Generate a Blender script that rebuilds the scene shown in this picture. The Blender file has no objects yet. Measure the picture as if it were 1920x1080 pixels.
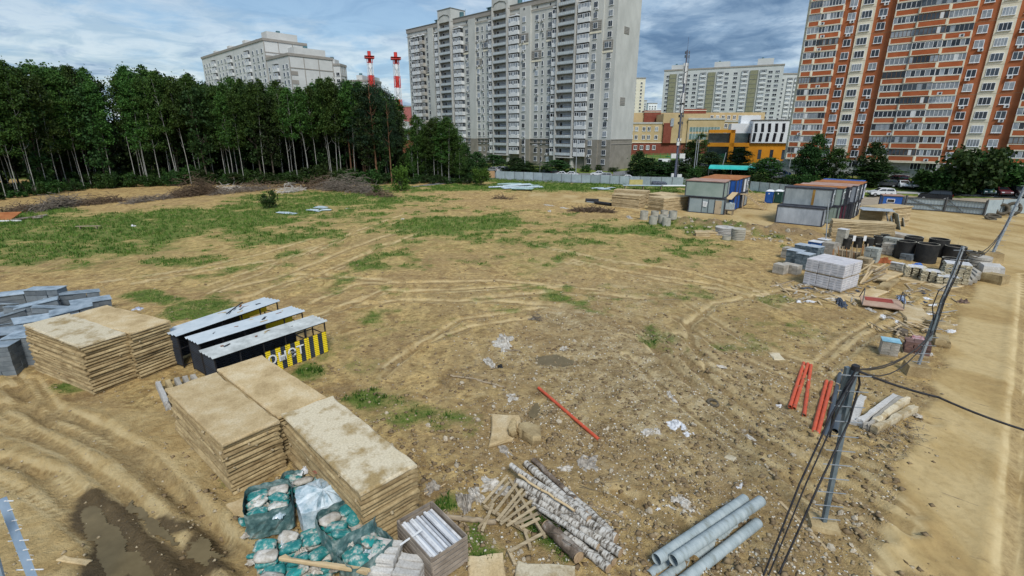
import bpy, math, random
import numpy as np
from mathutils import Vector, Matrix, Euler
# ---------------------------------------------------------------- camera, sky, sun, exposure
scn = bpy.context.scene
COL = scn.collection
R = math.radians
rnd = random.Random(7)
FOC, PITCH, CAMH = 915.0, R(17.6), 12.3
cam = bpy.data.cameras.new('camera')
cam.lens = 36 * FOC / 1920; cam.sensor_width = 36; cam.clip_start = 0.1; cam.clip_end = 9000
camo = bpy.data.objects.new('camera', cam); COL.objects.link(camo)
camo.location = (0, 0, CAMH); camo.rotation_euler = (R(90) - PITCH, 0, 0)
scn.camera = camo
SUN_EL, SUN_AZ = R(50), R(166)      # azimuth clockwise from +y
w = bpy.data.worlds.new("World"); scn.world = w; w.use_nodes = True
wn, wl = w.node_tree.nodes, w.node_tree.links
wn.clear()
def N(t, **k):
    n = wn.new(t)
    for a, b in k.items(): setattr(n, a, b)
    return n
out = N('ShaderNodeOutputWorld'); bg = N('ShaderNodeBackground'); bg2 = N('ShaderNodeBackground'); mx = N('ShaderNodeMixShader')
sky = N('ShaderNodeTexSky', sky_type='NISHITA', sun_disc=False, sun_elevation=SUN_EL, sun_rotation=SUN_AZ, air_density=1.2, dust_density=0.6, ozone_density=3.0)
wl.new(sky.outputs[0], bg.inputs[0]); bg.inputs[1].default_value = 0.10
tc = N('ShaderNodeTexCoord'); sep = N('ShaderNodeSeparateXYZ'); wl.new(tc.outputs['Generated'], sep.inputs[0])
def M(op, a, b=None, clamp=False):
    n = N('ShaderNodeMath', operation=op); n.use_clamp = clamp
    for i, x in enumerate((a, b)):
        if x is None: continue
        if isinstance(x, (int, float)): n.inputs[i].default_value = x
        else: wl.new(x, n.inputs[i])
    return n.outputs[0]
zz = M('MAXIMUM', M('ADD', sep.outputs[2], 0.13), 0.06)   # flat cloud deck seen from below
comb = N('ShaderNodeCombineXYZ'); wl.new(M('DIVIDE', sep.outputs[0], zz), comb.inputs[0]); wl.new(M('DIVIDE', sep.outputs[1], zz), comb.inputs[1])
def noise(scale, detail, rough, dist, off):
    mp = N('ShaderNodeMapping'); mp.inputs['Location'].default_value = off
    wl.new(comb.outputs[0], mp.inputs[0])
    n = N('ShaderNodeTexNoise'); n.inputs['Scale'].default_value = scale; n.inputs['Detail'].default_value = detail
    n.inputs['Roughness'].default_value = rough; n.inputs['Distortion'].default_value = dist
    wl.new(mp.outputs[0], n.inputs[0]); return n.outputs[0]
def ramp(src, pts, interp='EASE'):
    r = N('ShaderNodeValToRGB'); r.color_ramp.interpolation = interp
    e = r.color_ramp.elements
    while len(e) < len(pts): e.new(0.5)
    for q, (p, c) in zip(e, pts):
        q.position = p; q.color = (c, c, c, 1) if isinstance(c, (int, float)) else (*c, 1)
    wl.new(src, r.inputs[0]); return r.outputs[0]
n1 = noise(0.62, 9, 0.60, 0.35, (3.1, 7.7, 0)); n2 = noise(1.7, 8, 0.62, 0.6, (9.1, 1.7, 0)); n3 = noise(0.28, 3, 0.5, 0.2, (5.5, 2.2, 0))
dens = M('ADD', M('MULTIPLY', n1, 0.72), M('ADD', M('MULTIPLY', n2, 0.28), M('MULTIPLY', M('SUBTRACT', n3, 0.5), 0.45)))
cover = ramp(dens, [(0.40, 0.0), (0.52, 1.0)])
cc = ramp(dens, [(0.38, (0.36, 0.58, 0.86)), (0.455, (0.74, 0.84, 0.95)), (0.49, (0.52, 0.66, 0.83)), (0.55, (0.29, 0.42, 0.60)), (0.61, (0.17, 0.28, 0.45)), (0.70, (0.115, 0.20, 0.34))])
tint = N('ShaderNodeMixRGB', blend_type='MULTIPLY'); tint.inputs[0].default_value = 0.7
wl.new(cc, tint.inputs[1]); wl.new(ramp(noise(3.4, 8, 0.6, 0.9, (1, 4, 0)), [(0.34, (0.50, 0.63, 0.74)), (0.62, (1.22, 1.17, 1.10))]), tint.inputs[2])
wl.new(tint.outputs[0], bg2.inputs[0]); bg2.inputs[1].default_value = 0.84
wl.new(M('MAXIMUM', M('MULTIPLY', cover, 0.9), M('MULTIPLY', M('SUBTRACT', 0.34, sep.outputs[2], True), 2.4, True)), mx.inputs[0]); wl.new(bg.outputs[0], mx.inputs[1]); wl.new(bg2.outputs[0], mx.inputs[2]); wl.new(mx.outputs[0], out.inputs[0])
sd = bpy.data.lights.new('sun', 'SUN'); sd.energy = 2.9; sd.angle = R(18); sd.color = (1.0, 0.965, 0.90)
so = bpy.data.objects.new('sun', sd); COL.objects.link(so)
sdir = Vector((math.sin(SUN_AZ) * math.cos(SUN_EL), math.cos(SUN_AZ) * math.cos(SUN_EL), math.sin(SUN_EL)))
so.rotation_euler = sdir.to_track_quat('Z', 'Y').to_euler(); so.location = (60, -30, 80)
vs = scn.view_settings; vs.view_transform = 'Standard'; vs.look = 'None'; vs.exposure = 0.14; vs.gamma = 1; vs.use_curve_mapping = False

# ---------------------------------------------------------------- terrain and pixel-to-ground helper
CP, SP = math.cos(PITCH), math.sin(PITCH)
FX = [-400, -15, 5, 18.8, 41, 55, 68, 75, 110, 400]
FY = [150, 138, 129, 124.8, 119, 108, 83, 74, 40, -150]
def sstep(t):
    t = np.clip(t, 0, 1); return t * t * (3 - 2 * t)
def rise(x, y):
    d = np.asarray(y) - np.interp(x, FX, FY)
    amp = np.interp(x, [-60, -20, 40, 95, 400], [0.0, 1.8, 1.8, 3.2, 3.2])
    return amp * sstep((d - 3) / 38.0)
def ray(u, v):
    a, b = (u - 960) / FOC, (540 - v) / FOC
    return (a, CP + b * SP, -SP + b * CP)
def G(u, v, z=None):
    d = ray(u, v)
    if z is not None:
        t = (CAMH - z) / -d[2]; return Vector((d[0] * t, d[1] * t, z))
    z = 0.0
    for _ in range(30):
        t = (CAMH - z) / -d[2]; z = 0.6 * z + 0.4 * float(rise(d[0] * t, d[1] * t))
    return Vector((d[0] * t, d[1] * t, z))
# ---------------------------------------------------------------- materials
MATS = {}
def mat(name, c1, c2=None, scale=3.0, rough=0.8, bump=0.0, bscale=None, metal=0.0, spec=0.3, detail=6, c3=None, stretch=None, coord='Object', lo=0.35, hi=0.65, objvar=0.0, trans=0.0):
    if name in MATS: return MATS[name]
    m = bpy.data.materials.new(name); m.use_nodes = True; MATS[name] = m
    nt = m.node_tree; n, l = nt.nodes, nt.links
    b = n['Principled BSDF']; b.inputs['Roughness'].default_value = rough; b.inputs['Metallic'].default_value = metal
    b.inputs['Specular IOR Level'].default_value = spec
    if c2 is None:
        b.inputs['Base Color'].default_value = (*c1, 1); colout = None
        if not bump and not objvar: return m
        c2 = c1
    t = n.new('ShaderNodeTexCoord'); mp = n.new('ShaderNodeMapping')
    oi = n.new('ShaderNodeObjectInfo'); mu = n.new('ShaderNodeMath'); mu.operation = 'MULTIPLY'; mu.inputs[1].default_value = 57.0
    l.new(oi.outputs['Random'], mu.inputs[0]); l.new(mu.outputs[0], mp.inputs['Location'])
    if stretch: mp.inputs['Scale'].default_value = stretch
    l.new(t.outputs[coord], mp.inputs[0])
    a = n.new('ShaderNodeTexNoise'); a.inputs['Scale'].default_value = scale; a.inputs['Detail'].default_value = detail; a.inputs['Roughness'].default_value = 0.65
    l.new(mp.outputs[0], a.inputs[0])
    r = n.new('ShaderNodeValToRGB'); e = r.color_ramp.elements
    e[0].position = lo; e[0].color = (*c1, 1); e[1].position = hi; e[1].color = (*c2, 1)
    if c3: q = e.new((lo + hi) / 2); q.color = (*c3, 1)
    l.new(a.outputs[0], r.inputs[0]); src = r.outputs[0]
    if objvar:
        hv = n.new('ShaderNodeHueSaturation'); ma = n.new('ShaderNodeMapRange'); ma.inputs[3].default_value = 1 - objvar; ma.inputs[4].default_value = 1 + objvar
        l.new(oi.outputs['Random'], ma.inputs[0]); l.new(ma.outputs[0], hv.inputs['Value']); l.new(src, hv.inputs['Color']); src = hv.outputs[0]
    l.new(src, b.inputs['Base Color'])
    if bump:
        a2 = n.new('ShaderNodeTexNoise'); a2.inputs['Scale'].default_value = bscale or scale * 4; a2.inputs['Detail'].default_value = 5
        l.new(mp.outputs[0], a2.inputs[0]); bp = n.new('ShaderNodeBump'); bp.inputs['Strength'].default_value = bump; bp.inputs['Distance'].default_value = 0.03
        l.new(a2.outputs[0], bp.inputs['Height']); l.new(bp.outputs[0], b.inputs['Normal'])
    return m
# ---------------------------------------------------------------- mesh helpers
class MB:
    def __init__(s): s.v = []; s.f = []; s.m = []; s.sm = []
    def add(s, vs, fs, m=0, smooth=False):
        o = len(s.v); s.v.extend([tuple(p) for p in vs])
        for f in fs: s.f.append(tuple(i + o for i in f)); s.m.append(m); s.sm.append(smooth)
        return s
    def box(s, c, d, m=0, rz=0.0, mx=None):
        hx, hy, hz = d[0] / 2, d[1] / 2, d[2] / 2
        P = [Vector((x, y, z)) for z in (-hz, hz) for y in (-hy, hy) for x in (-hx, hx)]
        T = Matrix.Translation(Vector(c)) @ (mx if mx is not None else Matrix.Rotation(rz, 4, 'Z'))
        return s.add([T @ p for p in P], [(0, 2, 3, 1), (4, 5, 7, 6), (0, 1, 5, 4), (2, 6, 7, 3), (0, 4, 6, 2), (1, 3, 7, 5)], m)
    def bar(s, a, b, wdt, hgt=None, m=0, up=(0, 0, 1)):
        a, b = Vector(a), Vector(b); d = b - a; L = d.length
        if L < 1e-6: return s
        d.normalize(); u = Vector(up)
        if abs(d.dot(u)) > 0.99: u = Vector((0, 1, 0))
        x = d.cross(u).normalized(); y = x.cross(d)
        mm = Matrix((x, d, y)).transposed().to_4x4()
        return s.box((a + b) / 2, (wdt, L, hgt or wdt), m, mx=mm)
    def tube(s, pts, r, n=8, m=0, caps=True, smooth=True, flip=False):
        pts = [Vector(p) for p in pts]; rs = r if isinstance(r, (list, tuple)) else [r] * len(pts)
        V = []; F = []; up = None
        for i, p in enumerate(pts):
            t = (pts[min(i + 1, len(pts) - 1)] - pts[max(i - 1, 0)]).normalized()
            if up is None: up = Vector((0, 0, 1)) if abs(t.z) < 0.9 else Vector((1, 0, 0))
            x = t.cross(up).normalized(); y = x.cross(t).normalized(); up = y
            for k in range(n):
                a = 2 * math.pi * k / n; V.append(p + rs[i] * (math.cos(a) * x + math.sin(a) * y))
        for i in range(len(pts) - 1):
            for k in range(n):
                k2 = (k + 1) % n; q = (i * n + k, i * n + k2, (i + 1) * n + k2, (i + 1) * n + k); F.append(q[::-1] if flip else q)
        s.add(V, F, m, smooth)
        if caps: s.add(V[:n], [tuple(range(n))[::-1]], m); s.add(V[-n:], [tuple(range(n))], m)
        return s
    def ring(s, c, ro, ri, h, n=24, m=0, mi=None):       # hollow vertical ring
        c = Vector(c); V = []
        for (r, z) in ((ro, 0), (ro, h), (ri, h), (ri, 0)):
            for k in range(n):
                a = 2 * math.pi * k / n; V.append(c + Vector((r * math.cos(a), r * math.sin(a), z)))
        mi = m if mi is None else mi
        for j, mm, sm in ((0, m, True), (1, mi, False), (2, m, True), (3, m, False)):
            s.add(V, [(j * n + k, j * n + (k + 1) % n, ((j + 1) % 4) * n + (k + 1) % n, ((j + 1) % 4) * n + k) for k in range(n)], mm, sm)
        return s
    def mesh(s, name, mats):
        me = bpy.data.meshes.new(name); me.from_pydata(s.v, [], s.f)
        for m in (mats if isinstance(mats, (list, tuple)) else [mats]): me.materials.append(m)
        me.polygons.foreach_set('material_index', s.m); me.polygons.foreach_set('use_smooth', s.sm); me.update()
        return me
    def build(s, name, mats, parent=None):
        return link(name, s.mesh(name, mats), parent)
def link(name, me, parent=None, loc=None, rz=None):
    o = bpy.data.objects.new(name, me); COL.objects.link(o)
    if parent is not None: o.parent = parent
    if loc is not None: o.location = loc
    if rz is not None: o.rotation_euler = (0, 0, rz)
    return o
def tag(o, label=None, cat=None, group=None, kind=None):
    if label: o['label'] = label
    if cat: o['category'] = cat
    if group: o['group'] = group
    if kind: o['kind'] = kind
    return o
def thing(name, label, cat, loc=(0, 0, 0), rz=0.0, group=None):
    o = bpy.data.objects.new(name, None); o.empty_display_size = 0.3; COL.objects.link(o); o.location = loc; o.rotation_euler = (0, 0, rz)
    return tag(o, label, cat, group)
KIDS = {}
def part(name, me, parent, loc=None, rz=None):
    o = link(name, me, parent, loc, rz); KIDS.setdefault(parent.name, []).append(o); return o
def copy_tree(o, parent=None):
    c = o.copy(); COL.objects.link(c)
    if parent is not None: c.parent = parent
    for ch in KIDS.get(o.name, []):
        d = copy_tree(ch, c); KIDS.setdefault(c.name, []).append(d)
    return c
ORD = ['first', 'second', 'third', 'fourth', 'fifth', 'sixth', 'seventh', 'eighth', 'ninth', 'tenth', 'eleventh', 'twelfth', 'thirteenth', 'fourteenth', 'fifteenth', 'sixteenth', 'seventeenth', 'eighteenth', 'nineteenth', 'twentieth', 'twenty-first', 'twenty-second', 'twenty-third', 'twenty-fourth', 'twenty-fifth', 'twenty-sixth', 'twenty-seventh', 'twenty-eighth', 'twenty-ninth', 'thirtieth', 'thirty-first', 'thirty-second', 'thirty-third', 'thirty-fourth', 'thirty-fifth', 'thirty-sixth', 'thirty-seventh', 'thirty-eighth', 'thirty-ninth', 'fortieth']
# numpy noise
def vnoise(x, y, seed=0):
    xi, yi = np.floor(x).astype(np.int64), np.floor(y).astype(np.int64); fx, fy = x - xi, y - yi
    fx = fx * fx * (3 - 2 * fx); fy = fy * fy * (3 - 2 * fy)
    def h(a, b):
        n = (a * 374761393 + b * 668265263 + seed * 1442695041) & 0x7fffffff
        n = ((n ^ (n >> 13)) * 1274126177) & 0x7fffffff
        return ((n ^ (n >> 16)) & 0xffff) / 65535.0
    return (h(xi, yi) * (1 - fx) + h(xi + 1, yi) * fx) * (1 - fy) + (h(xi, yi + 1) * (1 - fx) + h(xi + 1, yi + 1) * fx) * fy
def fbm(x, y, s, o=4, seed=0, g=0.5):
    r = 0; a = 1; t = 0
    for i in range(o): r = r + a * vnoise(x / s + 31.7 * i, y / s - 17.3 * i, seed + i); t += a; a *= g; s = s / 2.03
    return r / t
# ---------------------------------------------------------------- ground
def poly_px(pts, z=0.0): return [tuple(G(u, v, z))[:2] for u, v in pts]
def inpoly_sd(X, Y, P):            # signed distance (negative inside)
    ins = np.zeros(X.shape, bool); d = np.full(X.shape, 1e9); n = len(P)
    for i in range(n):
        (x1, y1), (x2, y2) = P[i], P[(i + 1) % n]
        c = ((y1 > Y) != (y2 > Y)) & (X < (x2 - x1) * (Y - y1) / ((y2 - y1) or 1e-9) + x1); ins ^= c
        ex, ey = x2 - x1, y2 - y1; t = np.clip(((X - x1) * ex + (Y - y1) * ey) / (ex * ex + ey * ey + 1e-9), 0, 1)
        d = np.minimum(d, np.hypot(X - x1 - t * ex, Y - y1 - t * ey))
    return np.where(ins, -d, d)
def line_d(X, Y, P):
    d = np.full(X.shape, 1e9)
    for (x1, y1), (x2, y2) in zip(P[:-1], P[1:]):
        ex, ey = x2 - x1, y2 - y1; t = np.clip(((X - x1) * ex + (Y - y1) * ey) / (ex * ex + ey * ey + 1e-9), 0, 1)
        d = np.minimum(d, np.hypot(X - x1 - t * ex, Y - y1 - t * ey))
    return d
ROAD = poly_px([(1640, 1100), (1668, 960), (1700, 860), (1752, 720), (1790, 620), (1822, 555), (1845, 510), (1700, 470), (1560, 440), (1440, 428), (1290, 412), (1120, 385), (985, 368), (1000, 360), (1160, 372), (1275, 388), (1420, 392), (1455, 380), (1660, 385), (1690, 378), (1830, 392), (1990, 400), (2600, 520), (2600, 1100)])
LROAD = poly_px([(-400, 700), (0, 715), (90, 745), (200, 780), (310, 770), (380, 850), (440, 930), (470, 1010), (460, 1090), (430, 1300), (-600, 1300), (-600, 800)])
MUD = [poly_px(p) for p in ([(140, 930), (180, 915), (235, 925), (290, 985), (350, 1030), (420, 1090), (150, 1090), (165, 1010), (120, 990)], [(300, 945), (335, 945), (375, 990), (415, 1035), (370, 1062), (330, 1030), (345, 1000), (300, 975)])]
PUD = [poly_px(p) for p in ([(1000, 664), (1040, 659), (1070, 667), (1090, 680), (1060, 686), (1005, 681)], [(990, 765), (1003, 750), (1012, 752), (1010, 770), (995, 785), (985, 780)], [(155, 945), (185, 935), (205, 955), (235, 985), (265, 1030), (285, 1085), (175, 1090), (178, 1010), (145, 975)], [(345, 1015), (372, 1000), (408, 1036), (372, 1058), (352, 1040)], [(250, 935), (290, 975), (335, 1010), (322, 1020), (280, 990), (240, 950)])]
GRASS = [  # px centre, px radii, strength
 (60, 440, 190, 45, 1), (230, 430, 200, 28, 1), (400, 410, 170, 22, 1), (520, 395, 130, 16, .9), (700, 430, 420, 42, .36), (300, 480, 330, 30, .36), (1100, 450, 300, 40, .34), (150, 460, 260, 22, .75), (640, 375, 170, 15, .9), (470, 440, 200, 22, .55), (560, 375, 130, 14, .8),
 (840, 428, 110, 24, .95), (930, 415, 60, 16, .9), (1020, 350, 170, 9, 1), (1200, 355, 110, 9, .95), (860, 352, 60, 8, .9), (690, 415, 120, 18, .5), (930, 460, 260, 20, .42), (1180, 430, 150, 16, .6), (1120, 425, 60, 10, .55),
 (1000, 500, 60, 18, .5), (880, 450, 60, 12, .5), (720, 490, 80, 16, .4), (1090, 480, 170, 25, .38), (290, 558, 45, 13, .8), (350, 585, 40, 10, .8), (400, 572, 60, 10, .55), (20, 485, 80, 14, .8),
 (750, 790, 70, 30, .5), (700, 760, 60, 26, .45), (830, 805, 60, 25, .4), (620, 660, 40, 20, .42), (655, 640, 40, 15, .4), (690, 690, 30, 20, .42), (830, 955, 35, 16, .85), (880, 1030, 25, 30, .9), (1010, 1020, 60, 34, .8), (590, 700, 40, 20, .4),
 (120, 735, 50, 8, .8), (440, 890, 20, 12, .7), (1300, 560, 200, 35, .16), (1400, 620, 160, 35, .16), (500, 530, 200, 22, .26), (1250, 470, 160, 22, .34), (780, 600, 120, 30, .14), (930, 560, 200, 25, .12),
 (740, 355, 60, 9, .8), (100, 395, 60, 8, .7), (1650, 350, 60, 6, 1), (1600, 375, 40, 5, .5)]
def fields(X, Y):
    """masks on world coordinates: grass, sand road, mud, gravel"""
    wx = X + 2.6 * (fbm(X, Y, 5, 3, 3) - .5) + .7 * (fbm(X, Y, .9, 3, 13) - .5); wy = Y + 2.6 * (fbm(X, Y, 5, 3, 5) - .5) + .7 * (fbm(X, Y, .9, 3, 15) - .5)
    gr = np.zeros(X.shape)
    for (u, v, ru, rv, s) in GRASS:
        c = G(u, v, 0); ex = abs(G(u + ru, v, 0).x - c.x); t = G(u, v - rv, 0).y; b = G(u, v + rv, 0).y
        cy = (t + b) / 2; ey = (t - b) / 2; sk = c.x / c.y
        q = np.hypot((wx - c.x - sk * (wy - c.y)) / ex, (wy - cy) / ey)
        gr = np.maximum(gr, s * np.clip(1.7 - 1.25 * q, 0, 1))
    f = fbm(X, Y, 3.0, 5, 21, .62)
    beyond = sstep((Y - np.interp(X, FX, FY) + 6) / 6)
    gr = np.maximum(gr, beyond * .95)
    gr = np.maximum(gr, .8 * sstep((Y + .45 * X * (X < 0) - 128) / 12) * (X < -20))
    g = np.clip((gr * 1.25 + (f - .5) * 2.6 + (fbm(X, Y, .9, 3, 23) - .5) * .9 - .36) * 1.5, 0, 1) * (gr > .02)
    wx2 = X + 1.5 * (fbm(X, Y, 3, 4, 33) - .5); wy2 = Y + 1.5 * (fbm(X, Y, 3, 4, 35) - .5)
    sd = inpoly_sd(wx2, wy2, ROAD); sc = np.clip(Y / 60, .35, 2.5)
    road = sstep(.5 - sd / (1.1 * sc)); lr = sstep(.5 - inpoly_sd(wx2, wy2, LROAD) / 1.2)
    md = 0
    for p in MUD: md = np.maximum(md, sstep(.5 - inpoly_sd(wx2, wy2, p) / .5))
    g = g * (1 - road) * (1 - lr * .9)
    c0 = G(1200, 690, 0)
    rub = np.maximum(np.clip(1.25 - np.hypot((wx - c0.x) / 10.5, (wy - c0.y) / 13), 0, 1), .62 * np.clip(1.3 - np.hypot((wx - c0.x - 3) / 19, (wy - c0.y - 4) / 24), 0, 1) * np.clip(2.4 * fbm(X, Y, 4, 4, 301) - .5, 0, 1))
    c1 = G(1080, 600, 0); rub = np.maximum(rub, np.clip(1.3 - np.hypot((wx - c1.x) / 5, (wy - c1.y) / 4), 0, 1))
    return g, road, lr, md, rub, gr
TRACKS = [(poly_px(p), wd) for p, wd in (([(420, 545), (520, 522), (600, 490), (660, 465), (760, 430)], .35), ([(450, 560), (560, 530), (640, 497), (700, 470), (790, 436)], .35), ([(1240, 640), (1330, 720), (1440, 790), (1560, 850), (1640, 880)], .3), ([(1270, 625), (1370, 700), (1480, 765), (1590, 815), (1670, 850)], .3),
  ([(0, 800), (110, 840), (230, 920), (330, 1020), (390, 1090)], .28), ([(0, 760), (160, 790), (290, 860), (380, 960), (450, 1060)], .28), ([(60, 880), (170, 960), (230, 1030), (270, 1090)], .25), ([(1330, 690), (1300, 650), (1290, 610), (1340, 570), (1500, 540)], .3), ([(900, 560), (1060, 548), (1200, 560)], .5),
  ([(1480, 900), (1600, 1000), (1660, 1070)], .3), ([(560, 515), (640, 520), (720, 528)], .5))]
_r = random.Random(4)
for base, wd, k in (([(430, 560), (530, 525), (620, 488), (700, 455), (790, 425)], .3, 3), ([(220, 530), (380, 505), (520, 478), (640, 440)], .3, 2), ([(600, 590), (700, 560), (820, 556), (960, 552), (1100, 560)], .35, 4), ([(1180, 640), (1270, 725), (1400, 820), (1560, 920), (1650, 985)], .28, 4), ([(1230, 600), (1340, 660), (1480, 720), (1600, 790), (1690, 820)], .28, 4), ([(1060, 470), (1200, 500), (1350, 520), (1480, 560)], .3, 3),
    ([(0, 700), (60, 770), (190, 830), (320, 940), (440, 1070)], .22, 5), ([(-40, 860), (80, 900), (180, 990), (240, 1080)], .2, 3), ([(1480, 700), (1560, 640), (1640, 600), (1700, 560)], .3, 2), ([(700, 690), (760, 640), (850, 600), (980, 580)], .3, 2), ([(1120, 900), (1240, 960), (1330, 1060)], .25, 2)):
    for _ in range(k):
        dx, dy = _r.uniform(-60, 60), _r.uniform(-26, 26); TRACKS.append((poly_px([(u + dx + _r.uniform(-14, 14), v + dy + _r.uniform(-6, 6)) for u, v in base]), wd * _r.uniform(.7, 1.2)))
for off in (1.6, 2.1, 3.6, 4.1, 6.0, 6.5): TRACKS.append(([(12 + off * .9 + k * 3.3, 10.5 + k * 3.25 - off * .3) for k in range(-1, 11)], .28))
HEAP = poly_px([(1265, 418), (1330, 425), (1400, 432), (1460, 437), (1520, 445)])
FHEAP = poly_px([(-60, 392), (60, 388), (180, 376), (300, 368), (420, 360), (560, 352), (640, 356), (700, 356)])
def height(X, Y, g=None, road=None, lr=None, md=None, rub=None):
    if g is None: g, road, lr, md, rub, _ = fields(X, Y)
    near = np.clip(1.6 - np.hypot(X, Y) / 130, .0, 1)
    z = .16 * (fbm(X, Y, 4.5, 4, 41) - .5) * (1 - .75 * road) + (.05 + .20 * rub) * (fbm(X, Y, .9, 4, 51, .62) - .5) * (1 - road * .85)
    z = z + .09 * np.clip(fbm(X, Y, .45, 3, 61) - .55, 0, 1) * (.4 + 2.2 * rub) * (1 - road)
    for P, wd in TRACKS:
        d = line_d(X, Y, P); jit = .5 + fbm(X, Y, 1.2, 2, 71)
        z = z + (-.11 * np.exp(-(d / wd) ** 2) + .07 * np.exp(-((d - 1.9 * wd) / (.6 * wd)) ** 2)) * jit
    z = z + .07 * road
    z = z - .04 * md - .13 * lr * (fbm(X, Y, 1.6, 3, 77) - .45)
    hd = line_d(X, Y, HEAP); z = z + 1.0 * np.exp(-(hd / 1.3) ** 2) * (.35 + 1.3 * fbm(X, Y, 1.1, 4, 81))
    hd = line_d(X, Y, FHEAP); z = z + .7 * np.exp(-(hd / 1.8) ** 2) * np.clip(2.2 * fbm(X, Y, 6, 3, 91) - .7, 0, 1)
    pm = 0
    for p in PUD: pm = np.maximum(pm, sstep(.62 - inpoly_sd(X, Y, p) / .9))
    z = z * (1 - .72 * pm) - .17 * pm
    return z * near + rise(X, Y)
def gaxis(lo, hi, step, far, mid, mstep):
    a = list(np.arange(lo, hi, step)); x = hi
    while x < mid: a.append(x); x += mstep
    s = mstep
    while x < far: a.append(x); s *= 1.22; x += s
    return a + [far]
ypos = gaxis(3.0, 46, .17, 4500, 150, .6); xr = gaxis(0, 40, .2, 4500, 125, .7); xl = gaxis(0, 30, .2, 4500, 110, .7)
xs = np.array([-q for q in xl[::-1][:-1]] + xr); ys = np.array([-4000, -300, -40, -8] + ypos)
X, Y = np.meshgrid(xs, ys); g, road, lr, md, rub, graw = fields(X, Y); Z = height(X, Y, g, road, lr, md, rub)
nx, ny = len(xs), len(ys)
me = bpy.data.meshes.new('ground'); me.vertices.add(nx * ny); me.vertices.foreach_set('co', np.stack([X, Y, Z], -1).ravel())
ii = (np.arange(ny - 1)[:, None] * nx + np.arange(nx - 1)[None]).ravel(); nf = len(ii)
me.loops.add(nf * 4); me.loops.foreach_set('vertex_index', np.stack([ii, ii + 1, ii + nx + 1, ii + nx], -1).ravel().astype(np.int32))
me.polygons.add(nf); me.polygons.foreach_set('loop_start', np.arange(0, nf * 4, 4, dtype=np.int32)); me.polygons.foreach_set('loop_total', np.full(nf, 4, np.int32))
me.update(calc_edges=True); me.polygons.foreach_set('use_smooth', np.ones(nf, bool))
ca = me.color_attributes.new('mask', 'FLOAT_COLOR', 'POINT'); ca.data.foreach_set('color', np.stack([g, road, np.maximum(md, lr * .35), rub], -1).ravel())
cb = me.color_attributes.new('mask2', 'FLOAT_COLOR', 'POINT')
hd = np.minimum(line_d(X, Y, HEAP), line_d(X, Y, FHEAP)); tr = np.min([line_d(X, Y, P) / wd for P, wd in TRACKS], 0) + .55 * fbm(X, Y, 1.5, 3, 97)
cb.data.foreach_set('color', np.stack([np.exp(-(hd / 2.0) ** 2), np.exp(-(tr / 1.2) ** 2), lr, np.clip(graw, 0, 1)], -1).ravel())
gm = bpy.data.materials.new('site_soil'); gm.use_nodes = True
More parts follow.
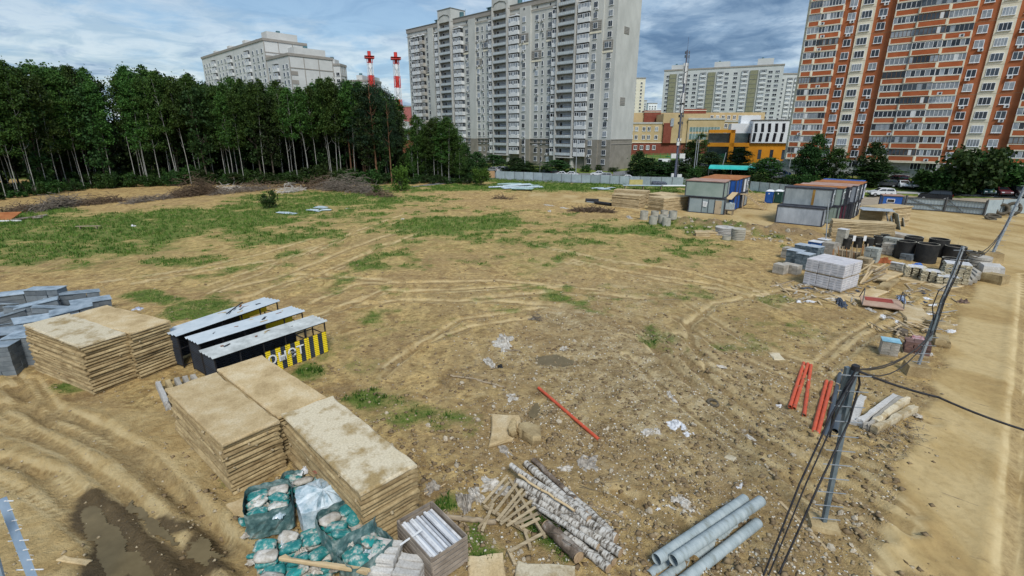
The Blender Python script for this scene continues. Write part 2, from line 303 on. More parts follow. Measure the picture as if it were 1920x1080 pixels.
def ground_material(m):
    nt = m.node_tree; n, l = nt.nodes, nt.links; b = n['Principled BSDF']
    geo = n.new('ShaderNodeNewGeometry')
    def nz(scale, det=8, ro=.65, di=0., st=None, off=None):
        q = n.new('ShaderNodeTexNoise'); q.inputs['Scale'].default_value = scale; q.inputs['Detail'].default_value = det; q.inputs['Roughness'].default_value = ro; q.inputs['Distortion'].default_value = di
        if st or off:
            mp = n.new('ShaderNodeMapping')
            if st: mp.inputs['Scale'].default_value = st
            if off: mp.inputs['Location'].default_value = off
            l.new(geo.outputs[0], mp.inputs[0]); l.new(mp.outputs[0], q.inputs[0])
        else: l.new(geo.outputs[0], q.inputs[0])
        return q.outputs[0]
    def rp(s, pts):
        r = n.new('ShaderNodeValToRGB'); e = r.color_ramp.elements
        while len(e) < len(pts): e.new(.5)
        for q, (p, c) in zip(e, pts): q.position = p; q.color = (c, c, c, 1) if isinstance(c, (int, float)) else (*c, 1)
        l.new(s, r.inputs[0]); return r.outputs[0]
    def mix(f, a, c, bt='MIX'):
        x = n.new('ShaderNodeMixRGB'); x.blend_type = bt
        for i, s in ((0, f), (1, a), (2, c)):
            if isinstance(s, (int, float)): x.inputs[i].default_value = s
            elif isinstance(s, tuple): x.inputs[i].default_value = (*s, 1)
            else: l.new(s, x.inputs[i])
        return x.outputs[0]
    def ma(op, a, c, cl=False):
        x = n.new('ShaderNodeMath'); x.operation = op; x.use_clamp = cl
        for i, s in enumerate((a, c)):
            if isinstance(s, (int, float)): x.inputs[i].default_value = s
            else: l.new(s, x.inputs[i])
        return x.outputs[0]
    def att(nm):
        a = n.new('ShaderNodeAttribute'); a.attribute_name = nm; s = n.new('ShaderNodeSeparateColor'); l.new(a.outputs['Color'], s.inputs[0]); return s.outputs[0], s.outputs[1], s.outputs[2], a.outputs['Alpha']
    gr, rd, mdm, rb = att('mask'); hp, tk, lrd, graw = att('mask2')
    soil = rp(nz(.42, 10, .74, .9), [(.30, (.21, .135, .055)), (.40, (.36, .24, .095)), (.48, (.55, .405, .18)), (.55, (.40, .275, .115)), (.63, (.28, .185, .08)), (.72, (.66, .53, .29))])
    fine = rp(nz(2.3, 9, .72, .5), [(.32, (.38, .34, .29)), (.45, (.84, .82, .79)), (.55, (1.08, 1.06, 1.03)), (.70, (1.5, 1.47, 1.4))])
    c = mix(.85, soil, fine, 'MULTIPLY')
    strk = rp(nz(.9, 8, .7, .4, (1.5, .7, 1)), [(.34, (.50, .47, .43)), (.5, (1, 1, 1)), (.66, (1.30, 1.27, 1.22))]); c = mix(.62, c, strk, 'MULTIPLY')
    speck = rp(nz(26, 3, .6), [(.36, (.55, .53, .5)), (.46, (1, 1, 1)), (.62, (1.0, 1.0, 1.0)), (.72, (1.7, 1.7, 1.65))])
    c = mix(.75, c, speck, 'MULTIPLY')
    rubc = rp(nz(.8, 9, .75, .9), [(.33, (.115, .08, .04)), (.44, (.25, .185, .095)), (.53, (.42, .325, .18)), (.62, (.54, .46, .30)), (.74, (.68, .64, .53))])
    rubc = mix(.8, rubc, rp(nz(9, 6, .7, .3), [(.35, (.45, .43, .40)), (.5, (1, 1, 1)), (.66, (1.35, 1.33, 1.3))]), 'MULTIPLY')
    c = mix(ma('MULTIPLY', rb, .85), c, rubc); c = mix(rp(nz(.16, 7, .72, 1.0, None, (9, 2, 0)), [(.47, 0.0), (.60, .62)]), c, rp(nz(3.3, 8, .75, .5), [(.34, (.16, .10, .045)), (.5, (.30, .20, .09)), (.66, (.48, .36, .19))]))
    dry = rp(nz(1.4, 8, .7, .6), [(.35, (.19, .20, .045)), (.55, (.34, .32, .10)), (.7, (.50, .43, .19))])
    c = mix(ma('MULTIPLY', ma('MULTIPLY', graw, rp(nz(.9, 6, .7), [(.35, 0.0), (.62, 1.0)])), .75), c, dry)
    sand = rp(nz(.22, 7, .6, .5, (1.0, .45, 1.0)), [(.32, (.29, .19, .075)), (.45, (.40, .285, .125)), (.56, (.48, .365, .185)), (.7, (.36, .25, .105))])
    sand = mix(.6, sand, rp(nz(3.2, 8, .7, .3), [(.33, (.72, .70, .66)), (.5, (1, 1, 1)), (.68, (1.14, 1.13, 1.1))]), 'MULTIPLY')
    # slab joints showing through the sand on the haul road
    brk = n.new('ShaderNodeTexBrick'); mp = n.new('ShaderNodeMapping'); mp.inputs['Rotation'].default_value = (0, 0, R(43)); l.new(geo.outputs[0], mp.inputs[0]); l.new(mp.outputs[0], brk.inputs[0])
    brk.inputs['Scale'].default_value = 1.0; brk.inputs['Brick Width'].default_value = 7.0; brk.inputs['Row Height'].default_value = 3.0; brk.inputs['Mortar Size'].default_value = .03; brk.offset = 0.0
    jn = ma('MULTIPLY', brk.outputs['Fac'], rp(nz(.8, 6, .7, 0, None, (40, 3, 0)), [(.50, 0.0), (.60, .8)]))
    sand = mix(jn, sand, (.17, .13, .08)); c = mix(rd, c, sand)
    lc = rp(nz(.5, 8, .65, 1.2), [(.32, (.34, .225, .09)), (.5, (.48, .345, .155)), (.66, (.58, .45, .23))])
    lc = mix(.7, lc, rp(nz(3.0, 8, .7, .6), [(.32, (.6, .57, .52)), (.5, (1, 1, 1)), (.7, (1.12, 1.1, 1.08))]), 'MULTIPLY')
    c = mix(lrd, c, lc)
    c = mix(ma('MULTIPLY', rp(tk, [(.08, 0.0), (.28, 1.0), (.5, 1.0), (.66, 0.0)]), rp(nz(.7, 6, .7), [(.38, .1), (.58, .75)])), c, (.60, .475, .26)); c = mix(ma('MULTIPLY', rp(tk, [(.52, 0.0), (.78, 1.0)]), rp(nz(1.1, 6, .7), [(.36, .2), (.6, .8)])), c, rp(nz(6, 6, .7), [(.38, (.17, .115, .05)), (.62, (.36, .26, .125))]))
    c = mix(ma('MULTIPLY', hp, .85), c, rp(nz(1.3, 8, .75), [(.35, (.12, .085, .045)), (.6, (.27, .19, .11)), (.75, (.40, .33, .22))]))
    mf = ma('MULTIPLY', ma('SUBTRACT', mdm, .4, True), 2.2, True)
    c = mix(mf, c, rp(nz(1.2, 7, .7), [(.35, (.085, .058, .026)), (.65, (.15, .105, .05))]))
    grc = rp(nz(1.1, 8, .75, .4), [(.30, (.028, .062, .008)), (.48, (.065, .135, .014)), (.60, (.115, .19, .028)), (.72, (.20, .23, .06))])
    gf = ma('MULTIPLY', ma('ADD', gr, ma('MULTIPLY', ma('SUBTRACT', nz(5, 7, .75), .5), 1.6)), 1.1, True)
    c = mix(ma('MULTIPLY', ma('MULTIPLY', gf, ma('GREATER_THAN', gr, .03)), .85), c, grc)
    l.new(c, b.inputs['Base Color'])
    rr = n.new('ShaderNodeMapRange'); l.new(mf, rr.inputs[0]); rr.inputs[3].default_value = .95; rr.inputs[4].default_value = .42; l.new(rr.outputs[0], b.inputs['Roughness']); b.inputs['Specular IOR Level'].default_value = .25
    h = ma('ADD', ma('MULTIPLY', nz(3.5, 10, .72, .3), 1.0), ma('MULTIPLY', nz(16, 6, .7), .35))
    bs = ma('SUBTRACT', 1.0, ma('MULTIPLY', rd, .78))
    bp = n.new('ShaderNodeBump'); bp.inputs['Distance'].default_value = .16; l.new(h, bp.inputs['Height']); l.new(bs, bp.inputs['Strength']); l.new(bp.outputs[0], b.inputs['Normal'])
ground_material(gm); me.materials.append(gm)
tag(link('ground', me), kind='structure')
def hz(x, y):
    x = min(max(x, xs[0]), xs[-1]); y = min(max(y, ys[0]), ys[-1]); i = min(int(np.searchsorted(xs, x, 'right')) - 1, nx - 2); j = min(int(np.searchsorted(ys, y, 'right')) - 1, ny - 2)
    a = (x - xs[i]) / (xs[i + 1] - xs[i]); b = (y - ys[j]) / (ys[j + 1] - ys[j]); return float((Z[j, i] * (1 - a) + Z[j, i + 1] * a) * (1 - b) + (Z[j + 1, i] * (1 - a) + Z[j + 1, i + 1] * a) * b)
def GZ(u, v, dz=0.0):
    p = G(u, v); return Vector((p.x, p.y, hz(p.x, p.y) + dz))
# water
wm = mat('muddy_water', (.115, .085, .038), (.165, .125, .06), 1.5, rough=.2, spec=.25)
def flat(name, pts, z, m, kind='structure'):
    b = MB(); b.add([(x, y, z) for x, y in pts], [tuple(range(len(pts)))]); o = b.build(name, m)
    o.data.update(); return tag(o, kind=kind)
def densify(P, k=4, j=.12):
    o = []
    for i in range(len(P)):
        a, b = Vector(P[i]), Vector(P[(i + 1) % len(P)])
        for q in range(k): p = a.lerp(b, q / k); o.append((p.x + rnd.uniform(-j, j), p.y + rnd.uniform(-j, j)))
    return o
for p in PUD:
    x0, x1 = min(q[0] for q in p) - .6, max(q[0] for q in p) + .6; y0, y1 = min(q[1] for q in p) - .6, max(q[1] for q in p) + .6; sx_ = .07
    gx, gy = np.meshgrid(np.arange(x0, x1, sx_), np.arange(y0, y1, sx_)); sd_ = inpoly_sd(gx + .8 * (fbm(gx, gy, .8, 4, 201) - .5), gy + .8 * (fbm(gx, gy, .8, 4, 203) - .5), p) + .25 * (fbm(gx, gy, .35, 3, 207) - .5)
    keep = (sd_ < .05); zz2 = height(gx, gy); lvl = float(np.percentile(zz2[keep], 78)) + .004; b = MB(); idx = {}; rr_, cc_ = np.nonzero(keep[:-1, :-1] & keep[1:, :-1] & keep[:-1, 1:] & keep[1:, 1:])
    V = []; F = []
    def vid(a, c):
        if (a, c) not in idx: idx[(a, c)] = len(V); V.append((float(gx[a, c]), float(gy[a, c]), lvl))
        return idx[(a, c)]
    for a, c in zip(rr_, cc_): F.append((vid(a, c), vid(a, c + 1), vid(a + 1, c + 1), vid(a + 1, c)))
    b.add(V, F); tag(b.build('puddle_water', wm), kind='structure')
# asphalt street behind the fence, car park and school lawn
def strip(name, px, z, m, n=14):
    """sheet that follows the terrain: px = list of (left px, right px) cross-sections"""
    b = MB(); V = []; k = 6
    for (a, c) in px:
        A, B = G(*a), G(*c)
        for q in range(k + 1):
            x = A.x + (B.x - A.x) * q / k; y = A.y + (B.y - A.y) * q / k; V.append((x, y, hz(x, y) + z))
    b.add(V, [(i * (k + 1) + q, i * (k + 1) + q + 1, (i + 1) * (k + 1) + q + 1, (i + 1) * (k + 1) + q) for i in range(len(px) - 1) for q in range(k)])
    return tag(b.build(name, m), kind='structure')
am = mat('asphalt', (.13, .135, .14), (.20, .205, .21), .8, .9)
# ---------------------------------------------------------------- large buildings
DB = (-.7317, .6817); ANG = math.atan2(DB[1], DB[0])
def TZ(A, D, u, v):
    r = ray(u, v); det = r[0] * -D[1] + D[0] * r[1]; s = (A[0] * -D[1] + D[0] * A[1]) / det
    return (r[0] * A[1] - r[1] * A[0]) / det, CAMH + s * r[2]
grey_wall = mat('grey_render', (.42, .43, .41), (.53, .54, .515), .25, .85, stretch=(1, 1, .5))
grey_dado = mat('brown_grey_cladding', (.20, .185, .155), (.27, .25, .215), .5, .85)
pale_wall = mat('pale_panel', (.58, .60, .61), (.68, .70, .71), .4, .7)
grey_band = mat('grey_cornice', (.27, .25, .225), (.33, .31, .28), .6, .85)
conc_pale = mat('pale_concrete', (.40, .40, .38), (.52, .52, .50), .7, .8)
slab_dark = mat('balcony_slab', (.17, .18, .17), (.24, .25, .24), .7, .8)
white_pvc = mat('white_frame', (.78, .80, .82), rough=.4)
glass_a = mat('window_glass', (.018, .024, .032), (.07, .085, .105), .9, .12, spec=.7, objvar=.5)
glass_b = mat('window_glass_pale', (.17, .20, .24), (.34, .37, .40), 1.3, .15, spec=.7, objvar=.3)
glass_c = mat('window_glass_dark', (.008, .010, .014), (.025, .03, .04), .9, .1, spec=.7)
metal_box = mat('unit_casing', (.55, .56, .56), (.66, .67, .67), 2, .5)
teal_metal = mat('teal_roof_metal', (.05, .12, .14), (.09, .19, .22), 1, .5)
red_wall = mat('orange_brown_render', (.33, .105, .042), (.41, .14, .060), .35, .85)
cream = mat('cream_render', (.64, .60, .47), (.74, .70, .58), .5, .8)
stone_base = mat('grey_stone_base', (.30, .31, .32), (.42, .43, .43), 1.2, .8)
roofing = mat('bitumen_roof', (.10, .10, .10), (.16, .15, .14), .5, .9)
def win_mesh(w, h, n=2, g=None, fr=.07, key='w', top=False):
    b = MB(); b.box((0, .04, 0), (w, .10, h), 0)
    pw = (w - fr * (n + 1)) / n; x = -w / 2 + fr
    for i in range(n):
        ph = h - 2 * fr
        b.box((x + pw / 2, .06, 0), (pw, .10, ph), 1 + (i + len(key)) % 2 if g is None else 1)
        x += pw + fr
    b.box((0, .10, -h / 2 - .03), (w + .16, .2, .06), 0)
    return b.mesh('window', [white_pvc, g or glass_a, glass_c])
WM = [win_mesh(1.35, 1.5, 2, glass_a, key='a'), win_mesh(1.35, 1.5, 2, glass_b, key='b'), win_mesh(1.35, 1.5, 3, glass_a, key='c'), win_mesh(1.35, 1.5, 2, glass_c, key='d')]
WN = [win_mesh(.7, 1.4, 1, glass_a), win_mesh(.7, 1.4, 1, glass_c)]
acb = MB(); acb.box((0, .25, 0), (.8, .36, .55), 0); acb.tube([(-.08, .44, 0), (-.08, .46, 0)], .2, 10, 1); ACM = acb.mesh('air_conditioner', [metal_box, glass_c])
def bay_meshes(w, d, n, fh, colr, gl, fr=white_pvc):
    """one storey of a glazed projecting bay: parapet shell and its glazing"""
    p = MB(); p.box((0, d / 2, -fh / 2 + .62), (w, d, 1.24), 0); p.box((0, d / 2, fh / 2 - .04), (w + .1, d + .06, .1), 1)
    g = MB(); z = .24; h = fh - 1.24 - .12; g.box((0, d / 2 - .03, z), (w - .04, d - .06, h), 1)
    pw = w / n
    for i in range(n + 1): g.box((-w / 2 + i * pw + (.04 if i == 0 else -.04 if i == n else 0), d - .01, z), (.09, .07, h), 0)
    g.box((0, d - .02, z + h / 2 - .04), (w, .06, .08), 0); g.box((0, d - .02, z - h / 2 + .04), (w, .06, .08), 0)
    for i in range(n):
        if (i * 7 + n) % 3 == 1: g.box((-w / 2 + (i + .5) * pw, d - .015, z), (pw * .8, .05, h * .94), 2)
    return p.mesh('bay_parapet', [colr, slab_dark]), g.mesh('bay_glazing', [fr, gl, glass_b])
FH = 2.67
# ---- the tall grey block in the middle
A0 = G(1143, 321); bz = A0.z
gb = thing('apartment_building', 'tall grey and white apartment block with open balconies in the middle of the skyline', 'apartment building', A0, ANG)
def zl(k): return 4.09 - bz + FH * (k - 1)
TOP = 51.7 - bz
b = MB(); b.box((48.9, -6, (10.4 - bz) / 2 - 2), (97.8, 12, 10.4 - bz + 4), 0); b.build('plinth_wall', grey_dado, gb)
b = MB(); b.box((48.9, -6, (10.4 - bz + 50.4 - bz) / 2), (97.8, 12, 40.0), 0)
for (a, c, y) in ((0, 4.3, .5), (4.3, 8.7, 1.0), (31.7, 36.2, .7), (57.5, 61, .5), (81, 84, .6)): b.box(((a + c) / 2, y / 2, (10.4 + 50.4) / 2 - bz), (c - a, y, 39.98))
for (a, c, y) in ((0, 4.3, .5), (4.3, 8.7, 1.0), (31.7, 36.2, .7), (57.5, 61, .5), (81, 84, .6)): b.box(((a + c) / 2, y / 2 - .01, (10.38 - bz) / 2 - 1), (c - a, y, 10.38 - bz + 2), 1)
b.build('wall', [grey_wall, grey_dado], gb)
b = MB(); b.box((48.9, -5.9, 51.0 - bz), (98.2, 12.4, 1.3), 0); b.box((48.9, -5.9, TOP + .05), (98.5, 12.7, .16), 1); b.box((48.9, .26, 49.0 - bz), (98, .1, .25), 0)
for z in (10.5, 9.2): b.box((48.9, .16, z - bz), (97.8, .3, .18), 0); b.box((-.07, -6, z - bz), (.14, 12, .18), 0)
b.build('cornice', [grey_band, slab_dark], gb)
b = MB(); b.box((48.9, -6, TOP - .5), (97, 11, .1)); b.build('roof', roofing, gb)
yo = lambda t: .5 if t < 4.3 else 1.0 if t < 8.7 else .7 if 31.7 < t < 36.2 else 0
NWIN = 0; rest = MB()
for t, kind in [(2.2, 'w'), (6.9, 'w'), (24.2, 'w'), (26.9, 'n'), (29.4, 'w'), (34.3, 'w'), (51.6, 'w'), (54.2, 'n'), (56.6, 'w'), (62.3, 'w'), (80.6, 'w'), (84.9, 'w'), (96.4, 'n')]:
    for k in range(1, 18):
        me_ = rnd.choice(WM) if kind == 'w' else rnd.choice(WN)
        if NWIN < 212:
            part('window', me_, gb, (t + rnd.uniform(-.03, .03), yo(t) + .02, zl(k))); NWIN += 1
            if rnd.random() < .22: part('air_conditioner', ACM, gb, (t + rnd.choice((-.5, .4)), yo(t) + .02, zl(k) - 1.15))
        else: part('small_window', me_, gb, (t, yo(t) + .02, zl(k)))
    if kind == 'w': b = MB(); b.box((t, yo(t) + .03, 49.75 - bz), (.55, .08, .6)); b.build('attic_vent', glass_c, gb)
bayA = bay_meshes(4.1, 1.5, 5, FH, pale_wall, glass_a); bayA2 = bay_meshes(4.1, 1.5, 4, FH, pale_wall, glass_b)
bayB = bay_meshes(2.1, 1.1, 3, FH, pale_wall, glass_a); bayB2 = bay_meshes(2.1, 1.1, 2, FH, pale_wall, glass_c)
bayC = bay_meshes(1.6, 1.3, 2, FH, mat('warm_panel', (.33, .31, .28), (.42, .40, .36), 1, .8), glass_c)
for t, ms in ((10.75, (bayA, bayA2)), (38.4, (bayA, bayA2)), (66.3, (bayA, bayA2)), (21.5, (bayB, bayB2)), (49.4, (bayB, bayB2)), (78.5, (bayB, bayB2)), (93.4, (bayB, bayB2)), (90.7, (bayB2, bayB)), (87.6, (bayC, bayC))):
    for k in range(2, 18):
        p, g_ = rnd.choice(ms); o = part('bay', p, gb, (t, 0.0, zl(k))); part('bay_glazing', g_, o)
    b = MB(); b.box((t, .5, zl(18) - 1.1), (2.0 if t not in (10.75, 38.4, 66.3) else 4.1, 1.2, .35)); b.tube([(t - 1, 0, zl(18) - .9), (t - 1, 1.2, zl(18) - .9)], .3, 8); b.build('bay_canopy', pale_wall, gb)
bl = MB(); W_ = 6.1
bl.box((0, .05, 0), (W_, .1, FH), 0); bl.box((-W_ / 2 + 1.0 if False else W_ / 2 - 1.1, .12, -.25), (.85, .06, 2.0), 2)
for z in (-.2, .45): bl.box((-.9, .12, z), (W_ * .62, .05, .06), 3)
bl.box((0, .8, -FH / 2 + .08), (W_, 1.6, .17), 1)
BACK = bl.mesh('balcony', [mat('balcony_back_wall', (.46, .49, .52), (.56, .59, .62), .8, .7), slab_dark, glass_c, grey_band])
rl = MB(); rl.box((0, 1.56, -FH / 2 + .58), (W_, .05, .75), 0); rl.box((0, 1.56, -FH / 2 + 1.05), (W_, .05, .05), 1)
for i in range(9): rl.box((-W_ / 2 + .05 + i * (W_ - .1) / 8, 1.57, -FH / 2 + .6), (.05, .06, .9), 1)
RAIL = rl.mesh('railing', [mat('balcony_screen', (.40, .46, .49), (.50, .55, .58), 1, .5), grey_band])
for t in (16.9, 44.6, 73.0):
    for k in range(2, 19):
        o = part('balcony', BACK, gb, (t, 0.0, zl(k))); part('railing', RAIL, o)
    for s in (-1, 1):
        b = MB(); b.box((t + s * 3.35, .8, (52 - bz) / 2), (.5, 1.7, 52 - bz)); b.build('pillar', conc_pale, gb)
    b = MB(); b.box((t, -2.2, TOP + 1.4), (7.4, 7.0, 4.2), 0); b.box((t, -2.2, TOP + 3.55), (7.7, 7.3, .2), 1)
    b.tube([(t - 3.2, 1.34, TOP + .3), (t - 2.4, 1.34, TOP + 1.3), (t, 1.34, TOP + 1.8), (t + 2.4, 1.34, TOP + 1.3), (t + 3.2, 1.34, TOP + .3)], .16, 6, 1); b.build('lift_house', [grey_wall, slab_dark], gb)
    b = MB(); b.box((t + 8, -3, TOP + .7), (2.2, 2, 1.5)); b.box((t + 8, -3, TOP + 1.6), (2.8, 2.6, .2)); b.tube([(t - 6, -2, TOP), (t - 6, -2, TOP + 2.2)], .8, 10); b.tube([(t - 8, -2, TOP), (t - 8, -2, TOP + 3)], .05, 5); b.build('roof_vent', teal_metal, gb)
for (u, v, ww) in ((1121, 44, 4), (1140, 83, 4), (984, 67, 4.4), (1006, 101, 4), (1031, 59, 2.6), (875, 86, 5), (896, 112, 4.5), (911, 81, 2.6), (805, 128, 5), (820, 95, 3)):
    t, z = TZ(A0, DB, u, v); k = round((z - 4.09) / FH) + 1
    b = MB(); zc = zl(k); b.box((t, yo(t) + .04, zc), (ww, .06, FH * .98), 0)
    for q in range(5): b.box((t, yo(t) + .09, zc - 1.1 + q * .5), (ww, .06, .12), 1)
    b.box((t, yo(t) + .09, zc - 1.75), (ww, .1, .5), 2); b.build('ribbed_panel', [grey_band, slab_dark, cream], gb)
    part('window', WM[0], gb, (t, yo(t) + .12, zc))
for (u, v, ww, hh) in ((1175, 57, 2.6, 1.8), (1167, 190, 2.6, 2.2)):   # vents on the gable
    DP = (.6817, .7317); t, z = TZ(A0, DP, u, v); b = MB(); b.box((-.05, -t, z - bz), (.12, ww, hh), 0)
    for q in range(5): b.box((-.12, -t, z - bz - hh / 2 + .2 + q * hh / 5), (.06, ww, .12), 1)
    b.build('louvre_panel', [grey_band, slab_dark], gb)
for t in (16.9, 44.6):
    b = MB(); b.box((t - 1, 1.7, zl(1) + .9), (6.5, 2.6, .2), 0); b.box((t + 1.4, .1, zl(1) - .6), (1.6, .2, 2.3), 1); b.build('entrance_canopy', [conc_pale, glass_c], gb)
# ---- the orange-brown block on the right
B0 = G(1700, 333); rz_ = B0.z; FR = 2.64
rb = thing('apartment_building', 'orange-brown apartment block with cream stripes and glazed loggias at the right edge', 'apartment building', B0, ANG)
def zr(k): return 7.8 - rz_ + FR * (k - 1)
LO, HI = -32.0, 25.2; RT = zr(18) - .3
b = MB(); b.box(((LO + HI) / 2, -7, (zr(1) - 1.55 - 3) / 2), (HI - LO, 14, zr(1) - 1.55 + 3)); b.build('ground_floor_wall', stone_base, rb)
def wallseg(a, c, y, m, nm):
    b = MB(); z0 = zr(1) - 1.5; b.box(((a + c) / 2, -7 + y / 2, (z0 + RT) / 2), (abs(c - a), 14 + y, RT - z0), 0)
    for k in range(1, 18, 1 if m is cream else 5): b.box(((a + c) / 2, y + .006, zr(k) - 1.32), (abs(c - a), .02, .05), 1)
    b.build(nm, [m, mat('joint', (.30, .24, .16))], rb)
wallseg(24.5, 25.2, .1, cream, 'end_strip'); wallseg(14.8, 24.5, 0, red_wall, 'wall'); wallseg(12.0, 14.8, .25, cream, 'cream_stripe'); wallseg(-7.9, 12.0, 0, red_wall, 'wall')
wallseg(-10.7, -7.9, .25, cream, 'cream_stripe'); wallseg(LO, -10.7, 0, red_wall, 'wall')
b = MB(); b.box(((LO + HI) / 2, -7, RT + .4), (HI - LO + .6, 14.6, 1.0)); b.build('roof', grey_band, rb)
wmr = mat('red_inset_panel', (.33, .085, .03), (.43, .125, .048), .6, .85, objvar=.1)
RW = [win_mesh(1.5, 1.45, 2, glass_a, .1), win_mesh(1.5, 1.45, 2, glass_b, .1), win_mesh(1.5, 1.45, 2, glass_c, .1)]; RW2 = [win_mesh(1.9, 1.45, 3, glass_a, .09), win_mesh(1.9, 1.45, 4, glass_b, .09), win_mesh(1.9, 1.45, 3, glass_c, .09)]
for t in (16.2, 10.5, -6.2, -12.2, -29.5):
    for k in range(1, 18):
        part('window', rnd.choice(RW), rb, (t, .02, zr(k)))
        if rnd.random() < .42: part('air_conditioner', ACM, rb, (t + rnd.uniform(-.5, .4), .02, zr(k) - 1.1))
for t in (13.4, -9.3):
    for k in range(1, 18): part('stripe_window', rnd.choice(RW2), rb, (t, .27, zr(k)))
def loggia_mesh(segs, d):
    """cream frame of one storey; segs = list of (x0, x1, proud)"""
    b = MB(); x0 = segs[0][0]; x1 = segs[-1][1]
    for (a, c, pr) in segs:
        zc = -1.32 + .6; w = c - a
        b.box(((a + c) / 2, (d + pr) / 2, -1.32 + .06), (w, d + pr, .12)); b.box(((a + c) / 2, (d + pr) / 2, -1.32 + 1.12), (w, d + pr, .12))
        for x in (a + .12, c - .12): b.box((x, (d + pr) / 2, -1.32 + .59), (.24, d + pr - .004, .94))
    b.box(((x0 + x1) / 2, d / 2, 1.26), (x1 - x0, d - .02, .11))
    return b.mesh('loggia', [cream])
def panel_mesh(w): b = MB(); b.box((0, 0, 0), (w, .1, .93)); return b.mesh('parapet_panel', [wmr])
frames = [white_pvc, mat('brown_frame', (.16, .09, .05)), mat('grey_frame', (.32, .33, .34))]
def glz(w, n, gl, fr):
    b = MB(); h = 1.32; b.box((0, -.02, 0), (w, .06, h), 1); pw = w / n
    for i in range(n + 1): b.box((-w / 2 + i * pw, .02, 0), (.08, .06, h), 0)
    b.box((0, .02, h / 2 - .04), (w, .06, .08), 0); b.box((0, .02, -h / 2 + .04), (w, .06, .08), 0)
    q = rnd.randrange(n)
    for i in range(n):
        if rnd.random() < .4: b.box((-w / 2 + (i + .5) * pw, -.005, 0), (pw * .86, .06, h * .9), 2 if i != q else 3)
    return b.mesh('glazing', [fr, gl, glass_b, mat('white_sheet_panel', (.62, .64, .66), (.72, .74, .75), 1, .5)])
def loggias(x0, segs, d):
    lm = loggia_mesh(segs, d); pms = [panel_mesh(c - a - .48) for a, c, _ in segs]
    gms = [[glz(c - a - .05, max(3, round((c - a) / .75)) + rnd.randrange(2), rnd.choice((glass_a, glass_b, glass_c, glass_a)), rnd.choice(frames[:1] * 3 + frames[1:])) for q in range(9)] for a, c, _ in segs]
    for k in range(1, 18):
        o = part('loggia', lm, rb, (x0, 0, zr(k)))
        for (a, c, pr), pm, gs in zip(segs, pms, gms):
            part('parapet_panel', pm, o, ((a + c) / 2, d + pr - .09, -1.32 + .59)); part('glazing', rnd.choice(gs), o, ((a + c) / 2, d + pr - .12, -1.32 + 1.18 + .66 + .03))
    for k in range(1, 18, 1):
        if rnd.random() < .5: part('air_conditioner', ACM, rb, (x0 + rnd.uniform(segs[0][0] + 1, segs[-1][1] - 1), d + .25, zr(k) - .95))
loggias(17.8, [(0, 4.3, 0), (4.3, 6.7, .25)], .9)
loggias(-4.8, [(0, 4.2, 0), (4.2, 9.0, .3), (9.0, 13.1, 0)], .9)
loggias(-27.4, [(0, 4.2, 0), (4.2, 9.0, .3), (9.0, 13.1, 0)], .9)
b = MB()
for (a, c) in ((17.8, 24.5), (-4.8, 8.3), (-27.4, -14.3)): b.box(((a + c) / 2, .7, zr(1) - 1.5), (c - a, 1.6, .22), 0)
b.build('canopy', cream, rb)
b = MB()
for t in (6.0, -1.0, -3.6, -6.4, 10.3, 16.3, 20): b.box((t, .03, zr(0) + .35), (1.9, .08, 1.5), 0); [b.box((t - .6 + .6 * q, .06, zr(0) + .35), (.5, .08, 1.35), 1) for q in range(3)]
b.build('ground_floor_window', [white_pvc, glass_c], rb)
b = MB(); b.box((2, 2.2, zr(0) - 2.2), (5, 1.6, 1.2)); b.bar((4, 3, zr(0) - 2), (0, 3, zr(0) - 1.2), .06); b.bar((4, 3, zr(0) - 1.2), (0, 3, zr(0) - .4), .06); b.build('entrance_ramp', stone_base, rb)
# ---- more distant blocks
def far_block(label, A, D, L, dep, z0, ztop, cols, wallm, panelm=None, vis=300, fh=2.67, lift=(), nm='apartment_building', gable=None, nf=None, attic=True):
    ang = math.atan2(D[1], D[0]); o = thing(nm, label, 'apartment building', (A[0], A[1], z0), ang, None)
    H = ztop - z0; b = MB(); b.box((L / 2, -dep / 2, H / 2), (L, dep, H), 0); b.build('wall', wallm, o)
    b = MB(); b.box((L / 2, -dep / 2, H + .2), (L + .5, dep + .5, .9), 0); b.build('cornice', grey_band, o)
    for (t, w, h) in lift: b = MB(); b.box((t, -dep / 2, H + h / 2 + .5), (w, dep * .7, h), 0); b.box((t + w * .2, -dep / 2, H + h + 1), (1.2, 1.2, 1.3), 1); b.build('lift_house', [wallm, teal_metal], o)
    n = 0; nf = nf or int((H - 2.4) / fh)
    for (t, w, kind) in cols:
        if kind == 'stair':
            m1 = MB(); m1.box((0, .3, 0), (w, .6, fh), 0); m1.box((0, .65, -fh / 2 + .1), (w, .12, .2), 1); m1.box((-w / 2 + .2, .65, 0), (.25, .1, fh), 1); m1 = m1.mesh('stair_balcony', [panelm, slab_dark])
            ms = [m1]; nm_ = 'stair_balcony'
        elif kind == 'bay': ms = []; nm_ = 'bay'
        else: ms = [win_mesh(w, 1.5, n_, gl, .09) for n_, gl in ((2, glass_c), (3, glass_a), (2, glass_c))]; nm_ = 'window'
        if kind == 'bay':
            for gl in (glass_a, glass_b, glass_c): p, g_ = bay_meshes(w, .7, max(2, round(w / .8)), fh, pale_wall, gl); ms.append((p, g_))
        for k in range(nf):
            z = H - 1.2 - (k + (.9 if attic else .4)) * fh
            m_ = rnd.choice(ms)
            if kind == 'bay': q = part('bay', m_[0], o, (t, 0, z)); part('bay_glazing', m_[1], q)
            else: part(nm_, m_, o, (t, .02, z))
    return o
